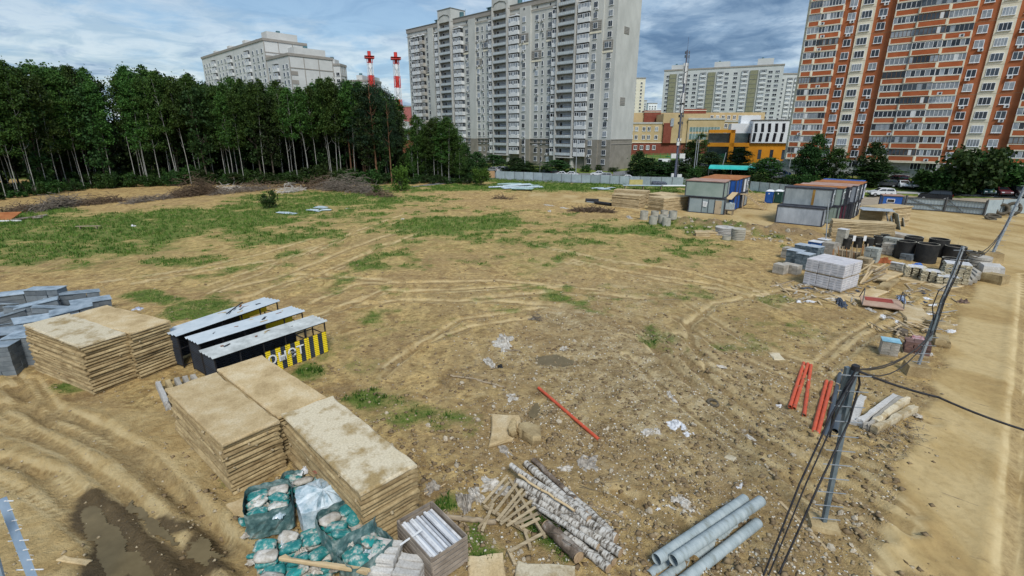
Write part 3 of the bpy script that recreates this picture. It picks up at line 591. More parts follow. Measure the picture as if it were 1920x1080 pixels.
# right-hand far block: olive balcony stacks
olive = mat('olive_panel', (.20, .20, .13), (.27, .27, .18), 1, .8)
def facade_from(u0, v0, depth, D):        # anchor at pixel u, given depth along y
    r = ray(u0, v0); s = depth / r[1]; return (r[0] * s, depth)
palegrey = mat('pale_grey_render', (.46, .485, .49), (.56, .58, .58), .15, .85)
DF = (-.90, .436)
A1 = facade_from(1462, 180, 325, DF)
def tcols(A, D, us): return [TZ(A, D, u, 190)[0] for u in us]
zt_ = TZ(A1, DF, 1462, 122)[1]
us = tcols(A1, DF, (1453, 1438, 1424, 1409, 1389, 1371, 1352, 1341, 1327, 1310, 1301, 1286, 1270, 1255, 1246))
kd = ['w', 'w', 'bay', 'stair', 'bay', 'w', 'w', 'bay', 'stair', 'bay', 'w', 'w', 'bay', 'stair', 'w']
us2 = [(t, 2.4 if k == 'w' else 3.6 if k == 'bay' else 4.6, k) for t, k in zip(tcols(A1, DF, (1450, 1437, 1424, 1407, 1390, 1373, 1357, 1345, 1329, 1313, 1299, 1286, 1274, 1258, 1249)), kd)]
far_block('long pale block with olive balcony stacks behind the yellow school', A1, DF, TZ(A1, DF, 1241, 190)[0], 14, 3.5, zt_, us2, palegrey, olive, lift=((TZ(A1, DF, 1425, 190)[0], 9, 4), (TZ(A1, DF, 1345, 190)[0], 9, 3.5), (TZ(A1, DF, 1264, 190)[0], 8, 3)), nf=17)
A2 = facade_from(1530, 180, 345, DF); far_block('pale block with beige stair stack half hidden by the orange-brown tower', A2, (-1, .1), 26, 14, 3.5, TZ(A2, DF, 1500, 140)[1], [(9, 3.5, 'stair'), (14, 2.4, 'bay'), (18, 3.2, 'bay'), (22.5, 2, 'w')], palegrey, mat('beige_panel', (.36, .35, .27), (.44, .43, .34), 1, .8), nf=15)
A3 = facade_from(1209, 170, 430, DF); far_block('narrow cream tower just right of the tall grey block', A3, (-1, .05), 16, 14, 3.5, TZ(A3, (-1, .05), 1200, 147)[1], [(3, 1.6, 'w'), (8, 1.6, 'w'), (13, 1.6, 'w')], cream, nf=17)
for (u, vt, wd, dd, lb, mt) in ((1232, 194, 11, 640, 'small white distant tower beside the olive-striped block', white_pvc), (1219, 200, 10, 680, 'lower white distant block between the cream tower and its neighbours', pale_wall), (1212, 189, 9, 600, 'distant grey tower with a reddish top right of the cream tower', palegrey), (770, 200, 34, 420, 'distant red and grey block between the chimney and the tall grey block', mat('distant_red', (.33, .10, .10), (.40, .15, .14), 1, .8))):
    Aq = facade_from(u, 200, dd, DF); far_block(lb, Aq, (-1, .02), wd, 12, 3.5, TZ(Aq, (-1, .02), u - 2, vt)[1], [(wd * .2, 1.8, 'w'), (wd * .5, 1.8, 'w'), (wd * .8, 1.8, 'w')], mt, nf=14)
# left-hand far blocks above the wood
DL = DB
def lblock(lb, ur, ul, vtop_r, dep, dd, cols, lifts, gab=14, D=DL):
    Aq = facade_from(ur, 150, dd, D); L = TZ(Aq, D, ul, 150)[0]; zt = TZ(Aq, D, ur, vtop_r)[1]
    o = far_block(lb, Aq, D, L, gab, .5, zt, [(L * f, w, k) for f, w, k in cols], mat('light_grey_render', (.50, .51, .50), (.60, .61, .60), .2, .85), olive, lift=[(L * f, w, h) for f, w, h in lifts], nf=10)
    b = MB(); H = zt - .5
    b.box((-.06, -gab / 2, H - 4.2), (.14, gab, .3)); b.build('gable_band', grey_band, o); b = MB(); [b.box((-.05, -y_, H / 2), (.12, .25, H)) for y_ in (.2, gab * .33, gab * .66, gab - .2)]; b.build('gable_rib', grey_band, o)
    for q in range(4): b = MB(); b.box((-.05, -1.6, H - 6 - q * 3), (.12, 2.4, 1.4)); b.build('gable_panel', grey_band, o)
    return o
lblock('tall pale grey block above the wood, left end highest over the trees', 503, 385, 71, 14, 205, [(.03, 1.5, 'w'), (.09, 1.5, 'w'), (.15, 1.5, 'w'), (.23, 4.4, 'bay'), (.31, 1.5, 'w'), (.365, 1.5, 'w'), (.42, 1.5, 'w'), (.50, 4.4, 'bay'), (.58, 1.5, 'w'), (.64, 1.5, 'w'), (.70, 1.5, 'w'), (.78, 4.4, 'bay'), (.86, 1.5, 'w'), (.91, 1.5, 'w'), (.96, 1.5, 'w')], [(.06, 5, 3), (.35, 3, 2.4), (.6, 3, 2.2), (.85, 3, 2)], 17)
lblock('middle pale grey block with a blank gable above the wood', 546, 488, 101, 14, 192, [(.06, 1.4, 'w'), (.17, 1.4, 'w'), (.40, 4.4, 'bay'), (.62, 1.4, 'w'), (.76, 1.4, 'w'), (.9, 1.4, 'w')], [(.1, 5, 2.4), (.6, 3, 1.4)], 17)
lblock('white block end right of the blank gable above the wood', 640, 598, 122, 14, 230, [(.12, 1.6, 'w'), (.34, 1.6, 'w'), (.55, 1.6, 'w'), (.82, 3.4, 'bay')], [(.4, 3, 2)], 6, (-.99, .12))
lblock('lowest pale block just showing over the dark pine crowns', 700, 644, 152, 14, 260, [(.2, 1.6, 'w'), (.6, 1.6, 'w')], [(.5, 3, 2.5), (.1, 3, 1.6)], 10, (-.99, .12))
# ---- red and white flues, boiler house
redm = mat('signal_red', (.50, .035, .03), (.60, .06, .045), 1, .6); whm = mat('flue_white', (.66, .68, .70), (.76, .78, .80), 1, .5)
def flue(u, vtop, dd, lb):
    x, y = facade_from(u, 200, dd, None); zt = CAMH + dd / ray(u, vtop)[1] * ray(u, vtop)[2]
    o = thing('chimney', lb, 'chimney', (x, y, 2), .3, 'red and white banded flues')
    H = zt - 2; bands = [0, .10, .22, .30, .40, .50, .62, .70, .80, .90, 1.0]; n = 9; hs = [H * (i / n) for i in range(n + 1)]
    for i in range(n):
        m = redm if (n - 1 - i) % 2 == 0 else whm; z0, z1 = hs[i], hs[i + 1]; b = MB()
        r0 = 1.25 - .35 * i / n
        b.tube([(0, 0, z0), (0, 0, z1)], .95 if i < n - 1 else .8, 12, 0)
        if i < n - 1 or True:
            w_ = 1.7 - .5 * i / n
            for sx in (-1, 1):
                for sy in (-1, 1): b.bar((sx * w_, sy * w_, z0), (sx * w_, sy * w_, min(z1, H - 2.2)), .18, m=0)
            for (p, q) in (((-1, -1), (1, -1)), ((1, -1), (1, 1)), ((1, 1), (-1, 1)), ((-1, 1), (-1, -1))):
                b.bar((p[0] * w_, p[1] * w_, z0), (q[0] * w_, q[1] * w_, min(z1, H - 2.2)), .12); b.bar((q[0] * w_, q[1] * w_, z0), (p[0] * w_, p[1] * w_, min(z1, H - 2.2)), .12)
        b.build('red_band' if m is redm else 'white_band', m, o)
    b = MB(); b.box((0, 0, H - 3), (4.4, 4.4, .3)); b.box((0, 0, H - 2.2), (4.6, 4.6, .06)); [b.box((x, y, H - 2.6), (.08, .08, .9)) for x in (-2.2, 0, 2.2) for y in (-2.2, 0, 2.2) if x or y]; b.build('platform', redm, o)
flue(748, 98, 250, 'red and white banded flue in a lattice, the right one, nearer the grey block')
flue(700, 96, 255, 'red and white banded flue in a lattice, the left one, rising behind the pines')
x, y = facade_from(795, 240, 230, None); o = thing('boiler_house', 'red brick boiler house with cream roof edge behind the trees', 'boiler house', (x, y, 1.5), math.pi - .05)
b = MB(); b.box((20, -8, 6), (40, 16, 12)); b.build('wall', mat('red_brick', (.22, .07, .045), (.30, .10, .06), .6, .85), o)
b = MB(); b.box((20, -8, 13), (41, 17, 2.2), 0); b.box((18, -8, 15), (16, 12, 2), 1); b.build('roof', [pale_wall, cream], o)
wmm = win_mesh(2, 2, 2, glass_b, .15)
for i in range(8): part('window', wmm, o, (3 + i * 5, .02, 9.2))
# ---- yellow school
yel = mat('yellow_render', (.42, .32, .17), (.52, .41, .24), .2, .85); brk = mat('dark_red_brick', (.17, .045, .03), (.23, .07, .045), .5, .85)
sx, sy = facade_from(1180, 250, 238, None); o = thing('school_building', 'yellow school with dark red brick bays and white windows behind the sports pitch', 'school', (sx - 14, sy + 6, 3.6), -.10); o.scale = (.9, 1, 1)
def sb(nm, x0, x1, y0, y1, z0, z1, m): b = MB(); b.box(((x0 + x1) / 2, (y0 + y1) / 2, (z0 + z1) / 2), (x1 - x0, y1 - y0, z1 - z0)); return b.build(nm, m, o)
sb('brick_base', -2, 78, .05, 18, -2, 4.4, brk); sb('wall', -2, 34, 0, 18, 4.4, 13.4, yel); sb('stair_wall', 34, 38, -1.2, 18, 4.3, 13.2, brk); sb('tall_wall', 33.5, 56, -.6, 18, 12.5, 17.3, yel); sb('wall', 38, 46, -.8, 16, 4.3, 12.6, yel)
sb('wall', 46, 64, -1.5, 18, 4.4, 15.2, yel); sb('rear_wing', -2, 92, 20, 36, 0, 18.5, yel); sb('brick_tower', 48, 60, 18, 26, 12, 20.2, brk); sb('tower_cap', 47.8, 60.2, 17.8, 26.2, 19.3, 19.6, cream); sb('brick_tower', 27, 36, 19, 28, 12, 19.6, brk); sb('tower_cap', 26.8, 36.2, 18.8, 28.2, 18.7, 19.0, cream); sb('brick_tower', -2, 7, 18, 28, 12, 19.8, brk); sb('side_wing', 64, 92, 2, 20, 0, 14.2, yel)
sb('cornice', -2.2, 34, -.25, .0, 12.9, 13.6, conc_pale); sb('roof_edge', 45.8, 64.2, -1.8, -1.5, 14.6, 15.4, conc_pale); sb('roof_edge', 64, 92.2, 1.7, 2.0, 13.7, 14.4, conc_pale); sb('string_course', -2.1, 46, -.2, 0, 4.3, 4.6, cream)
sw = [win_mesh(1.7, 2.0, 2, g_, .16) for g_ in (glass_a, glass_b, glass_c)]
def wflip(nm, x, y, z, ms=None): q = part(nm, rnd.choice(ms or sw), o, (x, y, z)); q.rotation_euler = (0, 0, math.pi); return q
for z in (10.6, 6.9):
    for i in range(10): wflip('window', 1.2 + i * 3.2 + (.6 if i % 2 else 0), -.02, z)
for i in range(10): wflip('window', 1.2 + i * 3.2, .0, 2.2)
for z in (12.0, 8.2):
    for i in range(8): wflip('window', 66 + i * 3.2, 1.98, z)
for i in range(9): wflip('window', 64 + i * 3, 19.97, 16.2)
b = MB(); b.box((54.5, -1.54, 10.4), (15, .1, 2.0), 0); b.box((54.5, -1.54, 7.2), (15, .1, 2.6), 0); [b.box((47 + i * 1.5, -1.62, 8.6), (.12, .08, 5.6), 1) for i in range(11)]; b.build('glazed_band', [mat('green_glass', (.10, .17, .17), (.20, .29, .28), .6, .15, spec=.6), white_pvc], o)
b = MB(); b.box((38, -1.25, 13.5), (1.6, .1, 3.5)); b.build('stair_window', glass_b, o)
# ---- orange and white children's centre
orm = mat('orange_panel', (.62, .24, .012), (.72, .30, .02), .4, .6); wpm = mat('white_panel', (.68, .71, .74), (.76, .79, .82), .3, .6)
sx, sy = facade_from(1352, 260, 172, None); o = thing('community_centre', 'white and orange low building with slanting dark slit windows behind the green pitch fence', 'community centre', (sx, sy, 3.0), -.28)
sb('orange_wall', 8, 30, 0, 12, -1, 6.2, orm); sb('white_wall', 9.2, 26, -.8, 11, 6.25, 13.2, wpm); sb('orange_tower', 23.8, 31, -.4, 11, 6.2, 10.2, orm); sb('white_block', 26, 31, -.9, 11, 10.2, 13.2, wpm); sb('roof', 9, 31.2, -1.0, 11, 13.2, 13.5, roofing)
sb('orange_lintel', -4, 9, -.3, 3, 5.0, 6.2, orm); sb('orange_post', 2.8, 4.2, -.3, 2, 0, 10.4, orm); sb('orange_beam', -4, 4.2, -.3, 3, 9.4, 10.4, orm); sb('glazed_hall', -4, 8.6, 1.6, 10, 0, 9.3, mat('hall_glass', (.035, .06, .07), (.10, .14, .15), .5, .15, spec=.6)); sb('white_upper', 3, 9.2, 2, 10, 9.3, 12.4, wpm); sb('white_upper', 6, 12, 4, 10, 12.4, 15, wpm)
for row, z in enumerate((11.0, 8.0)):
    for i in range(8):
        b = MB(); b.box((0, 0, 0), (.85, .1, 2.7)); q = b.build('slit_window', glass_c, o); q.location = (10.2 + i * 1.95 + .08 * i * i * .3 - row * .2, -.83, z); q.rotation_euler = (0, .07 * (1 if row else -1), 0)
for i in range(3): b = MB(); b.box((0, 0, 0), (1.0, .1, 3.0)); q = b.build('tall_window', glass_a, o); q.location = (12.5 + i * 3.6, -.03, 2.6)
for i in range(5): b = MB(); b.box((0, 0, 0), (1.6 + .9 * (i % 2), .08, .14)); q = b.build('roof_pipe', whm, o); q.location = (12 + i * 3.4, 5, 13.9)
def text(s, size, m, parent, loc, rot, ext=.01):
    c = bpy.data.curves.new('lettering', 'FONT'); c.body = s; c.size = size; c.extrude = ext; c.align_x = 'CENTER'; c.align_y = 'CENTER'; c.materials.append(m)
    t = bpy.data.objects.new('lettering_curve', c); COL.objects.link(t); bpy.context.view_layer.update()
    me_ = bpy.data.meshes.new_from_object(t.evaluated_get(bpy.context.evaluated_depsgraph_get())); bpy.data.objects.remove(t)
    if not me_.materials: me_.materials.append(m)
    q = link('lettering', me_, parent, loc); q.rotation_euler = rot; return q
text('CEBEP', 1.7, whm, o, (26.2, -.95, 7.4), (R(90), R(-90), 0))
# ---------------------------------------------------------------- streets, fence, gate
def GP(u, v, dz=0.0): return GZ(u, v, dz)
strip('street', [((860, 337), (760, 352)), ((935, 322), (925, 336)), ((1050, 324), (1030, 342)), ((1180, 327), (1150, 345)), ((1290, 324), (1290, 346)), ((1400, 312), (1400, 335)), ((1440, 300), (1520, 322))], .03, am)
strip('street', [((1150, 322), (1150, 332)), ((1180, 320), (1195, 330)), ((1220, 316), (1250, 322)), ((1300, 304), (1340, 310))], .05, am)
strip('gate_street', [((1560, 366), (1540, 380)), ((1690, 368), (1680, 392)), ((1790, 372), (1790, 396)), ((1900, 372), (1900, 398)), ((2100, 376), (2100, 410))], .06, mat('dusty_asphalt', (.27, .22, .16), (.36, .31, .24), .8, .9))
strip('pavement', [((1480, 352), (1480, 356)), ((1640, 358), (1640, 362)), ((1720, 361), (1720, 364.5)), ((1860, 366), (1860, 370)), ((2000, 372), (2000, 377))], .08, mat('pavement_concrete', (.36, .35, .33), (.44, .43, .41), 1, .9))
sheet = mat('grey_sheet_metal', (.30, .36, .39), (.40, .47, .50), .8, .45, objvar=.16, metal=.15)
posts = mat('dark_post', (.06, .065, .07), (.12, .12, .12), 2, .7)
pole_steel = mat('galvanised_steel', (.22, .25, .28), (.33, .36, .39), 3, .5, metal=.4)
def fence(px, lab, h=2.1, skip=()):
    P = [GP(u, v) for u, v in px]; o = thing('fence', lab, 'fence', P[0], 0)
    pm = MB(); pm.box((0, 0, h / 2 + .05), (.10, .10, h + .1)); pm = pm.mesh('post', posts); n = 0
    for a, b_ in zip(P[:-1], P[1:]):
        L = (b_ - a).length; k = max(1, round(L / 2.6)); ang = math.atan2(b_.y - a.y, b_.x - a.x)
        q = MB(); w_ = L / k - .04; nn = 13
        V = []
        for i in range(nn + 1):
            x = -w_ / 2 + w_ * i / nn
            for z in (.08, h): V.append((x, .03 * (i % 2), z))
        q.add(V, [(2 * i, 2 * i + 2, 2 * i + 3, 2 * i + 1) for i in range(nn)]); q.box((0, .07, .5), (w_, .04, .05)); q.box((0, .07, h - .4), (w_, .04, .05)); qm = q.mesh('sheet_panel', sheet)
        for i in range(k):
            c = a.lerp(b_, (i + .5) / k) - P[0]; z = hz(c.x + P[0].x, c.y + P[0].y) - P[0].z
            if n not in skip:
                pn = part('sheet_panel', qm, o, (c.x, c.y, z), ang); pn.rotation_euler = (rnd.uniform(-.02, .03), 0, ang)
            p = a.lerp(b_, i / k) - P[0]; part('post', pm, o, (p.x, p.y, z), ang); n += 1
    return o
fence([(930, 335), (1000, 338), (1090, 343), (1180, 347), (1280, 349)], 'grey sheet metal fence in front of the tall grey block')
fence([(1405, 358), (1480, 366)], 'short grey sheet fence behind the blue portable toilet')
fence([(1655, 386), (1693, 392)], 'graffiti-marked grey sheet fence left of the gate')
fence([(1845, 405), (1900, 402), (1990, 398)], 'darker grey sheet fence right of the gate', 2.4)
b = MB(); P0 = GP(920, 334); b.box((0, 0, 1), (2.4, .06, 2)); q = b.build('plywood_panel', mat('plywood', (.36, .22, .11), (.46, .30, .16), 1, .8)); q.location = P0; tag(q, 'brown plywood panel at the left end of the grey fence', 'board')
gt = thing('gate', 'double-leaf grey sheet gate with dark frame and diagonal braces', 'gate', GP(1695, 393))
Pg = [GP(1695, 393), GP(1769, 398), GP(1844, 405)]
for a, c in zip(Pg[:-1], Pg[1:]):
    A_ = a - Pg[0]; C_ = c - Pg[0]; d = (C_ - A_); A2_ = A_ + d * .02; C2_ = A_ + d * .98
    b = MB(); up = Vector((0, 0, 1)); H_ = 2.0
    for z in (.15, 1.05, H_): b.bar(A2_ + up * z, C2_ + up * z, .1)
    b.bar(A2_ + up * .1, A2_ + up * H_, .12); b.bar(C2_ + up * .1, C2_ + up * H_, .12)
    b.bar(A2_ + up * H_, C2_ + up * .15 if a is Pg[0] else A2_.lerp(C2_, .5) + up * .15, .07); b.build('leaf_frame', posts, gt)
    b = MB(); nrm = Vector((-d.y, d.x, 0)).normalized() * .08; V = []
    for i in range(25): p = A2_.lerp(C2_, i / 24) + nrm * (1 + .35 * (i % 2)); V += [p + up * .15, p + up * H_]
    b.add(V, [(2 * i, 2 * i + 2, 2 * i + 3, 2 * i + 1) for i in range(24)]); b.build('leaf_sheet', sheet, gt)
for p in Pg: b = MB(); b.box(p - Pg[0] + Vector((0, 0, 1.15)), (.22, .22, 2.4)); b.build('gate_post', posts, gt)
# ---------------------------------------------------------------- cars
rubber = mat('tyre_rubber', (.015, .015, .016), rough=.85); rimm = mat('alloy_rim', (.45, .46, .47), rough=.35, metal=.7); carglass = mat('car_glass', (.012, .016, .02), rough=.08, spec=.8)
lampw = mat('headlamp', (.65, .67, .70), rough=.15); lampr = mat('tail_lamp', (.30, .01, .012), rough=.2); blackp = mat('black_plastic', (.02, .02, .022), rough=.6)
def paint(n, c): return mat('car_paint_' + n, c, tuple(min(1, x * 1.15 + .01) for x in c), .6, .25, spec=.6)
PROF = {'sedan': ([(-2.2, .35), (-2.25, .72), (-2.1, .95), (-1.45, 1.02), (-.85, 1.42), (.35, 1.45), (1.15, 1.0), (2.0, .86), (2.22, .62), (2.2, .35)], 1.75, .31),
        'suv': ([(-2.3, .40), (-2.38, .85), (-2.3, 1.15), (-2.1, 1.70), (-1.2, 1.80), (.45, 1.76), (1.2, 1.20), (2.15, 1.05), (2.38, .78), (2.35, .42)], 1.9, .37),
        'hatch': ([(-1.95, .35), (-2.0, .80), (-1.9, 1.0), (-1.6, 1.45), (-.7, 1.52), (.4, 1.48), (1.1, 1.02), (1.8, .9), (2.0, .65), (1.98, .35)], 1.72, .31),
        'van': ([(-2.7, .45), (-2.75, 1.2), (-2.65, 2.3), (-2.4, 2.45), (1.3, 2.42), (2.05, 1.5), (2.65, 1.2), (2.8, .8), (2.75, .45)], 2.0, .36)}
def car(kind, col, label, u, v, yaw, dz=0.0, group=None, free=False, sc=1.0):
    prof, W, wr = PROF[kind]; pm = paint(*col); p = GP(u, v, dz); o = thing('parked_car', label, 'van' if kind == 'van' else 'car', p, yaw, group)
    o.scale = (sc, sc, sc)
    b = MB(); hw = W / 2; V = []; n = len(prof)
    top = max(z for _, z in prof); belt = prof[2][1] if kind != 'van' else 1.35
    secs = [(-hw + .06, 0, .04), (-hw, 0, 0), (hw, 0, 0), (hw - .06, 0, .04)]
    for (y, _, ins) in secs:
        for (x, z) in prof:
            tum = max(0, (z - belt)) / max(.01, top - belt) * .20; yy = y * (1 - tum / hw * 1.0) if z > belt else y
            V.append((x * (1 - ins * .5), yy, z - ins * (.5 if z > .6 else 0)))
    F = []
    for s in range(3):
        for i in range(n): j = (i + 1) % n; F.append((s * n + i, (s + 1) * n + i, (s + 1) * n + j, s * n + j))
    F.append(tuple(range(n))); F.append(tuple(range(3 * n, 4 * n))[::-1]); b.add(V, F, 0, False); b.build('body', pm, o)
    # side glass, windscreen and rear window as proud panels following the profile
    g = MB(); ti = [i for i, (x, z) in enumerate(prof) if z > belt + .12]
    roof = [prof[i] for i in ti]; xr_, xf = roof[0], roof[-1]; pre = prof[ti[0] - 1]; post = prof[ti[-1] + 1]
    def side(z): return hw - max(0, (z - belt)) / max(.01, top - belt) * .20
    for s in (-1, 1):
        zt = min(xr_[1], xf[1]) - .10; zb = belt + .06
        xa = pre[0] + (xr_[0] - pre[0]) * .35 + .12; xb = xr_[0] + .12; xc = xf[0] - .08; xd = xf[0] + (post[0] - xf[0]) * .72
        segs = [(xa, xb, (xb + xc) / 2 - .05), ((xb + xc) / 2 + .05, None, None)]
        mid = (xa + xd) / 2
        for (b0, b1, t0, t1) in ((xa, mid - .05, xb, mid - .05), (mid + .05, xd, mid + .05, xc)):
            y0 = s * (side(zb) + .012); y1 = s * (side(zt) + .012); g.add([(b0, y0, zb), (b1, y0, zb), (t1, y1, zt), (t0, y1, zt)], [(0, 1, 2, 3) if s < 0 else (3, 2, 1, 0)])
    for (p0, p1, off) in ((post, xf, .02), (pre, xr_, -.02)):
        a0 = .12; z0 = p0[1] + (p1[1] - p0[1]) * a0; x0 = p0[0] + (p1[0] - p0[0]) * a0; z1 = p0[1] + (p1[1] - p0[1]) * .9; x1 = p0[0] + (p1[0] - p0[0]) * .9
        nx_, nz_ = (p1[1] - p0[1]), -(p1[0] - p0[0]); L = math.hypot(nx_, nz_); sg = 1 if off > 0 else -1; nx_, nz_ = abs(nx_) / L * .018 * sg, abs(nz_) / L * .018
        w0, w1 = side(z0) - .1, side(z1) - .1; q = [(x0 + nx_, -w0, z0 + nz_), (x0 + nx_, w0, z0 + nz_), (x1 + nx_, w1, z1 + nz_), (x1 + nx_, -w1, z1 + nz_)]; g.add(q, [(0, 1, 2, 3) if sg > 0 else (3, 2, 1, 0)])
    g.build('windows', carglass, o)['kind'] = 'stuff'
    wm_ = MB(); wm_.tube([(0, -.11, 0), (0, .11, 0)], wr, 14, 0); wm_ = wm_.mesh('wheel', rubber); rm_ = MB(); rm_.tube([(0, -.125, 0), (0, .125, 0)], wr * .62, 10, 0); rm_ = rm_.mesh('rim', rimm)
    fx = prof[-1][0] * .66; rx = prof[0][0] * .62
    for x in (fx, rx):
        for s in (-1, 1): q = part('wheel', wm_, o, (x, s * (hw - .10), wr)); part('rim', rm_, q)
    for s in (-1, 1):
        h = MB(); xz = prof[-2]; h.box((xz[0] - .06, s * (hw - .28), xz[1] + .08), (.2, .36, .14)); h.build('headlight', lampw, o)
        h = MB(); xz = prof[1]; h.box((xz[0] + .05, s * (hw - .2), xz[1] + .08), (.16, .26, .2)); h.build('tail_light', lampr, o)
    h = MB(); h.box((prof[-1][0] + .02, 0, .42), (.12, W * .8, .16)); h.box((prof[0][0] - .02, 0, .45), (.12, W * .8, .18)); h.build('bumper_trim', blackp, o)
    return o
WH = ('white', (.62, .64, .66)); BK = ('black', (.012, .013, .016)); SV = ('silver', (.32, .34, .36)); BL = ('blue', (.02, .05, .12)); TL = ('teal', (.02, .075, .085)); MR = ('maroon', (.09, .012, .018)); DG = ('dark_grey', (.05, .055, .06)); RDc = ('red', (.25, .02, .02))
GL = 'cars parked beside the blocks'
car('suv', BK, 'black estate-like SUV parked outside the gate', 1752, 375, R(138), sc=1.0)
car('hatch', WH, 'white car half hidden behind the blue cabin left of the gate', 1652, 368, R(165), sc=1.05)
car('sedan', WH, 'white saloon seen head-on on the grass, left one of two', 1692, 352, R(-115), group=GL); car('sedan', WH, 'white saloon with blue sunshade on the grass, right one of two', 1716, 353, R(-118), group=GL)
car('suv', MR, 'dark maroon car in front of the building entrance ramp', 1676, 345, R(150), group=GL); car('hatch', DG, 'dark grey car behind the white saloon, near the entrance ramp', 1660, 350, R(150), group=GL)
car('hatch', TL, 'teal hatchback facing the gate street, behind the hedge gap', 1845, 365, R(-112), group=GL); car('sedan', MR, 'maroon saloon right of the teal hatchback', 1875, 366, R(-112), group=GL); car('suv', BK, 'dark car at the right edge behind the pole', 1908, 368, R(-112), group=GL); car('hatch', SV, 'silver car at the right edge beyond the maroon saloon', 1905, 358, R(160), group=GL)
car('suv', DG, 'dark grey SUV on the street behind the rusty container roofs', 1333, 327, R(170)); car('hatch', WH, 'white hatchback on the street right of the turquoise canopy', 1411, 318, R(60))
car('sedan', WH, 'white saloon left of the silver one near the red tower corner', 1452, 308, R(165), group=GL); car('sedan', SV, 'silver saloon beside the red tower corner', 1470, 309, R(165), group=GL); car('sedan', BL, 'dark blue saloon in the shrubs before the red tower', 1462, 330, R(165), group=GL); car('sedan', SV, 'grey saloon just in front of the dark blue one by the shrubs', 1458, 335, R(168), group=GL)
car('van', WH, 'small white van on the street below the telecom mast', 1247, 312, R(35))
for (u, v, k, c, yw, lb) in ((925, 322, 'hatch', SV, 140, 'silver hatchback, leftmost in the row by the grey block'), (940, 323, 'suv', WH, 140, 'white SUV, second in the row by the grey block'), (951, 324, 'sedan', BL, 140, 'dark blue saloon between two white cars by the grey block'), (962, 325, 'suv', WH, 140, 'second white SUV of the row by the grey block'), (975, 325, 'sedan', BK, 140, 'black saloon right of the white SUVs'),
   (1020, 328, 'sedan', BK, 168, 'black saloon near the lamp post at the middle entrance'), (1034, 328, 'hatch', DG, 168, 'dark grey hatchback parked near the middle entrance'), (1052, 331, 'sedan', WH, 172, 'white saloon left of a similar white one by the fence'), (1070, 331, 'sedan', WH, 172, 'white saloon nearest the right entrance behind the fence'), (1122, 330, 'sedan', WH, 165, 'white saloon tucked behind a silver one near the grey gable'), (1134, 334, 'hatch', SV, 170, 'silver hatchback close behind the fence near the grey gable'),
   (1175, 338, 'sedan', WH, 172, 'white saloon behind the fence beneath the grey gable corner'), (1212, 335, 'sedan', WH, 172, 'white saloon under the round tree right of the gable')):
    car(k, c, lb, u, v, R(yw), group=GL)
# ---------------------------------------------------------------- site cabins
rust = mat('rusty_roof', (.26, .085, .025), (.42, .20, .07), .7, .85, c3=(.34, .13, .045), lo=.3, hi=.7)
rust2 = mat('pinkish_rust_roof', (.30, .17, .13), (.42, .30, .26), .7, .85)
cab_grey = mat('cabin_grey_sheet', (.22, .255, .27), (.37, .41, .425), 1.1, .55, stretch=(1, 1, .3), objvar=.05); cab_light = mat('cabin_light_sheet', (.27, .305, .35), (.43, .47, .52), 1.1, .5, stretch=(1, 1, .3), objvar=.05); cab_green = mat('cabin_green_grey', (.22, .29, .26), (.30, .37, .34), .5, .55)
cab_blue = mat('cabin_blue_sheet', (.012, .07, .30), (.03, .12, .42), .5, .45); cab_dark = mat('cabin_dark_frame', (.03, .035, .05), (.07, .075, .09), 1.5, .6); rustst = mat('rust_streak', (.20, .10, .02), (.36, .22, .06), 2, .9)
def cabin(label, p, ang, L, W, wallm, roofm, z=0.0, H=2.45, group='stacked site cabins', wins=(), door=None, streak=None, face=None, ribs=False):
    """p = corner; local x runs along L (front long side at y = 0), body behind at y > 0"""
    o = thing('site_cabin', label, 'cabin', (p[0], p[1], p[2] + z), ang, group)
    b = MB(); b.box((L / 2, W / 2, H / 2), (L - .12, W - .12, H - .1)); b.build('wall', wallm, o)
    if ribs:
        n = int(L / .5); b = MB()
        for i in range(n): b.box((.25 + i * .5, .045, H / 2), (.1, .05, H - .3))
        for i in range(int(W / .5)): b.box((L - .045, .25 + i * .5, H / 2), (.05, .1, H - .3)); b.box((.045, .25 + i * .5, H / 2), (.05, .1, H - .3))
        q = b.build('wall_ribs', wallm, o); q['kind'] = 'stuff'
    b = MB()
    for x in (.07, L - .07):
        for y in (.07, W - .07): b.box((x, y, H / 2), (.14, .14, H))
    for zz_ in (.06, H - .06):
        for y in (.07, W - .07): b.box((L / 2, y, zz_), (L - .28, .14, .13))
        for x in (.07, L - .07): b.box((x, W / 2, zz_), (.14, W - .28, .13))
    b.build('frame', cab_dark, o)
    b = MB(); b.box((L / 2, W / 2, H + .03), (L + .04, W + .04, .09)); b.build('roof', roofm, o)
    for (side, x, zc, w_, h_) in wins:
        b = MB(); b.box((0, 0, 0), (w_, .1, h_), 0); b.box((0, -.03, 0), (w_ - .16, .08, h_ - .16), 1); q = b.build('window', [white_pvc, glass_c], o)
        if side == 'f': q.location = (x, .03, zc)
        elif side == 'r': q.location = (L - .03, x, zc); q.rotation_euler = (0, 0, R(90))
        else: q.location = (.03, x, zc); q.rotation_euler = (0, 0, R(-90))
    if door:
        side, x, m_ = door; b = MB(); b.box((0, 0, 0), (.95, .08, 2.05), 0); b.box((.35, -.06, 0), (.05, .06, .2), 1); q = b.build('door', [m_, posts], o)
        if side == 'f': q.location = (x, .02, 1.12)
        else: q.location = (L - .02, x, 1.12); q.rotation_euler = (0, 0, R(90))
    if streak: b = MB(); b.box((streak, .05, H * .5), (.30, .03, H - .35)); b.build('rust_streak', rustst, o)
    return o
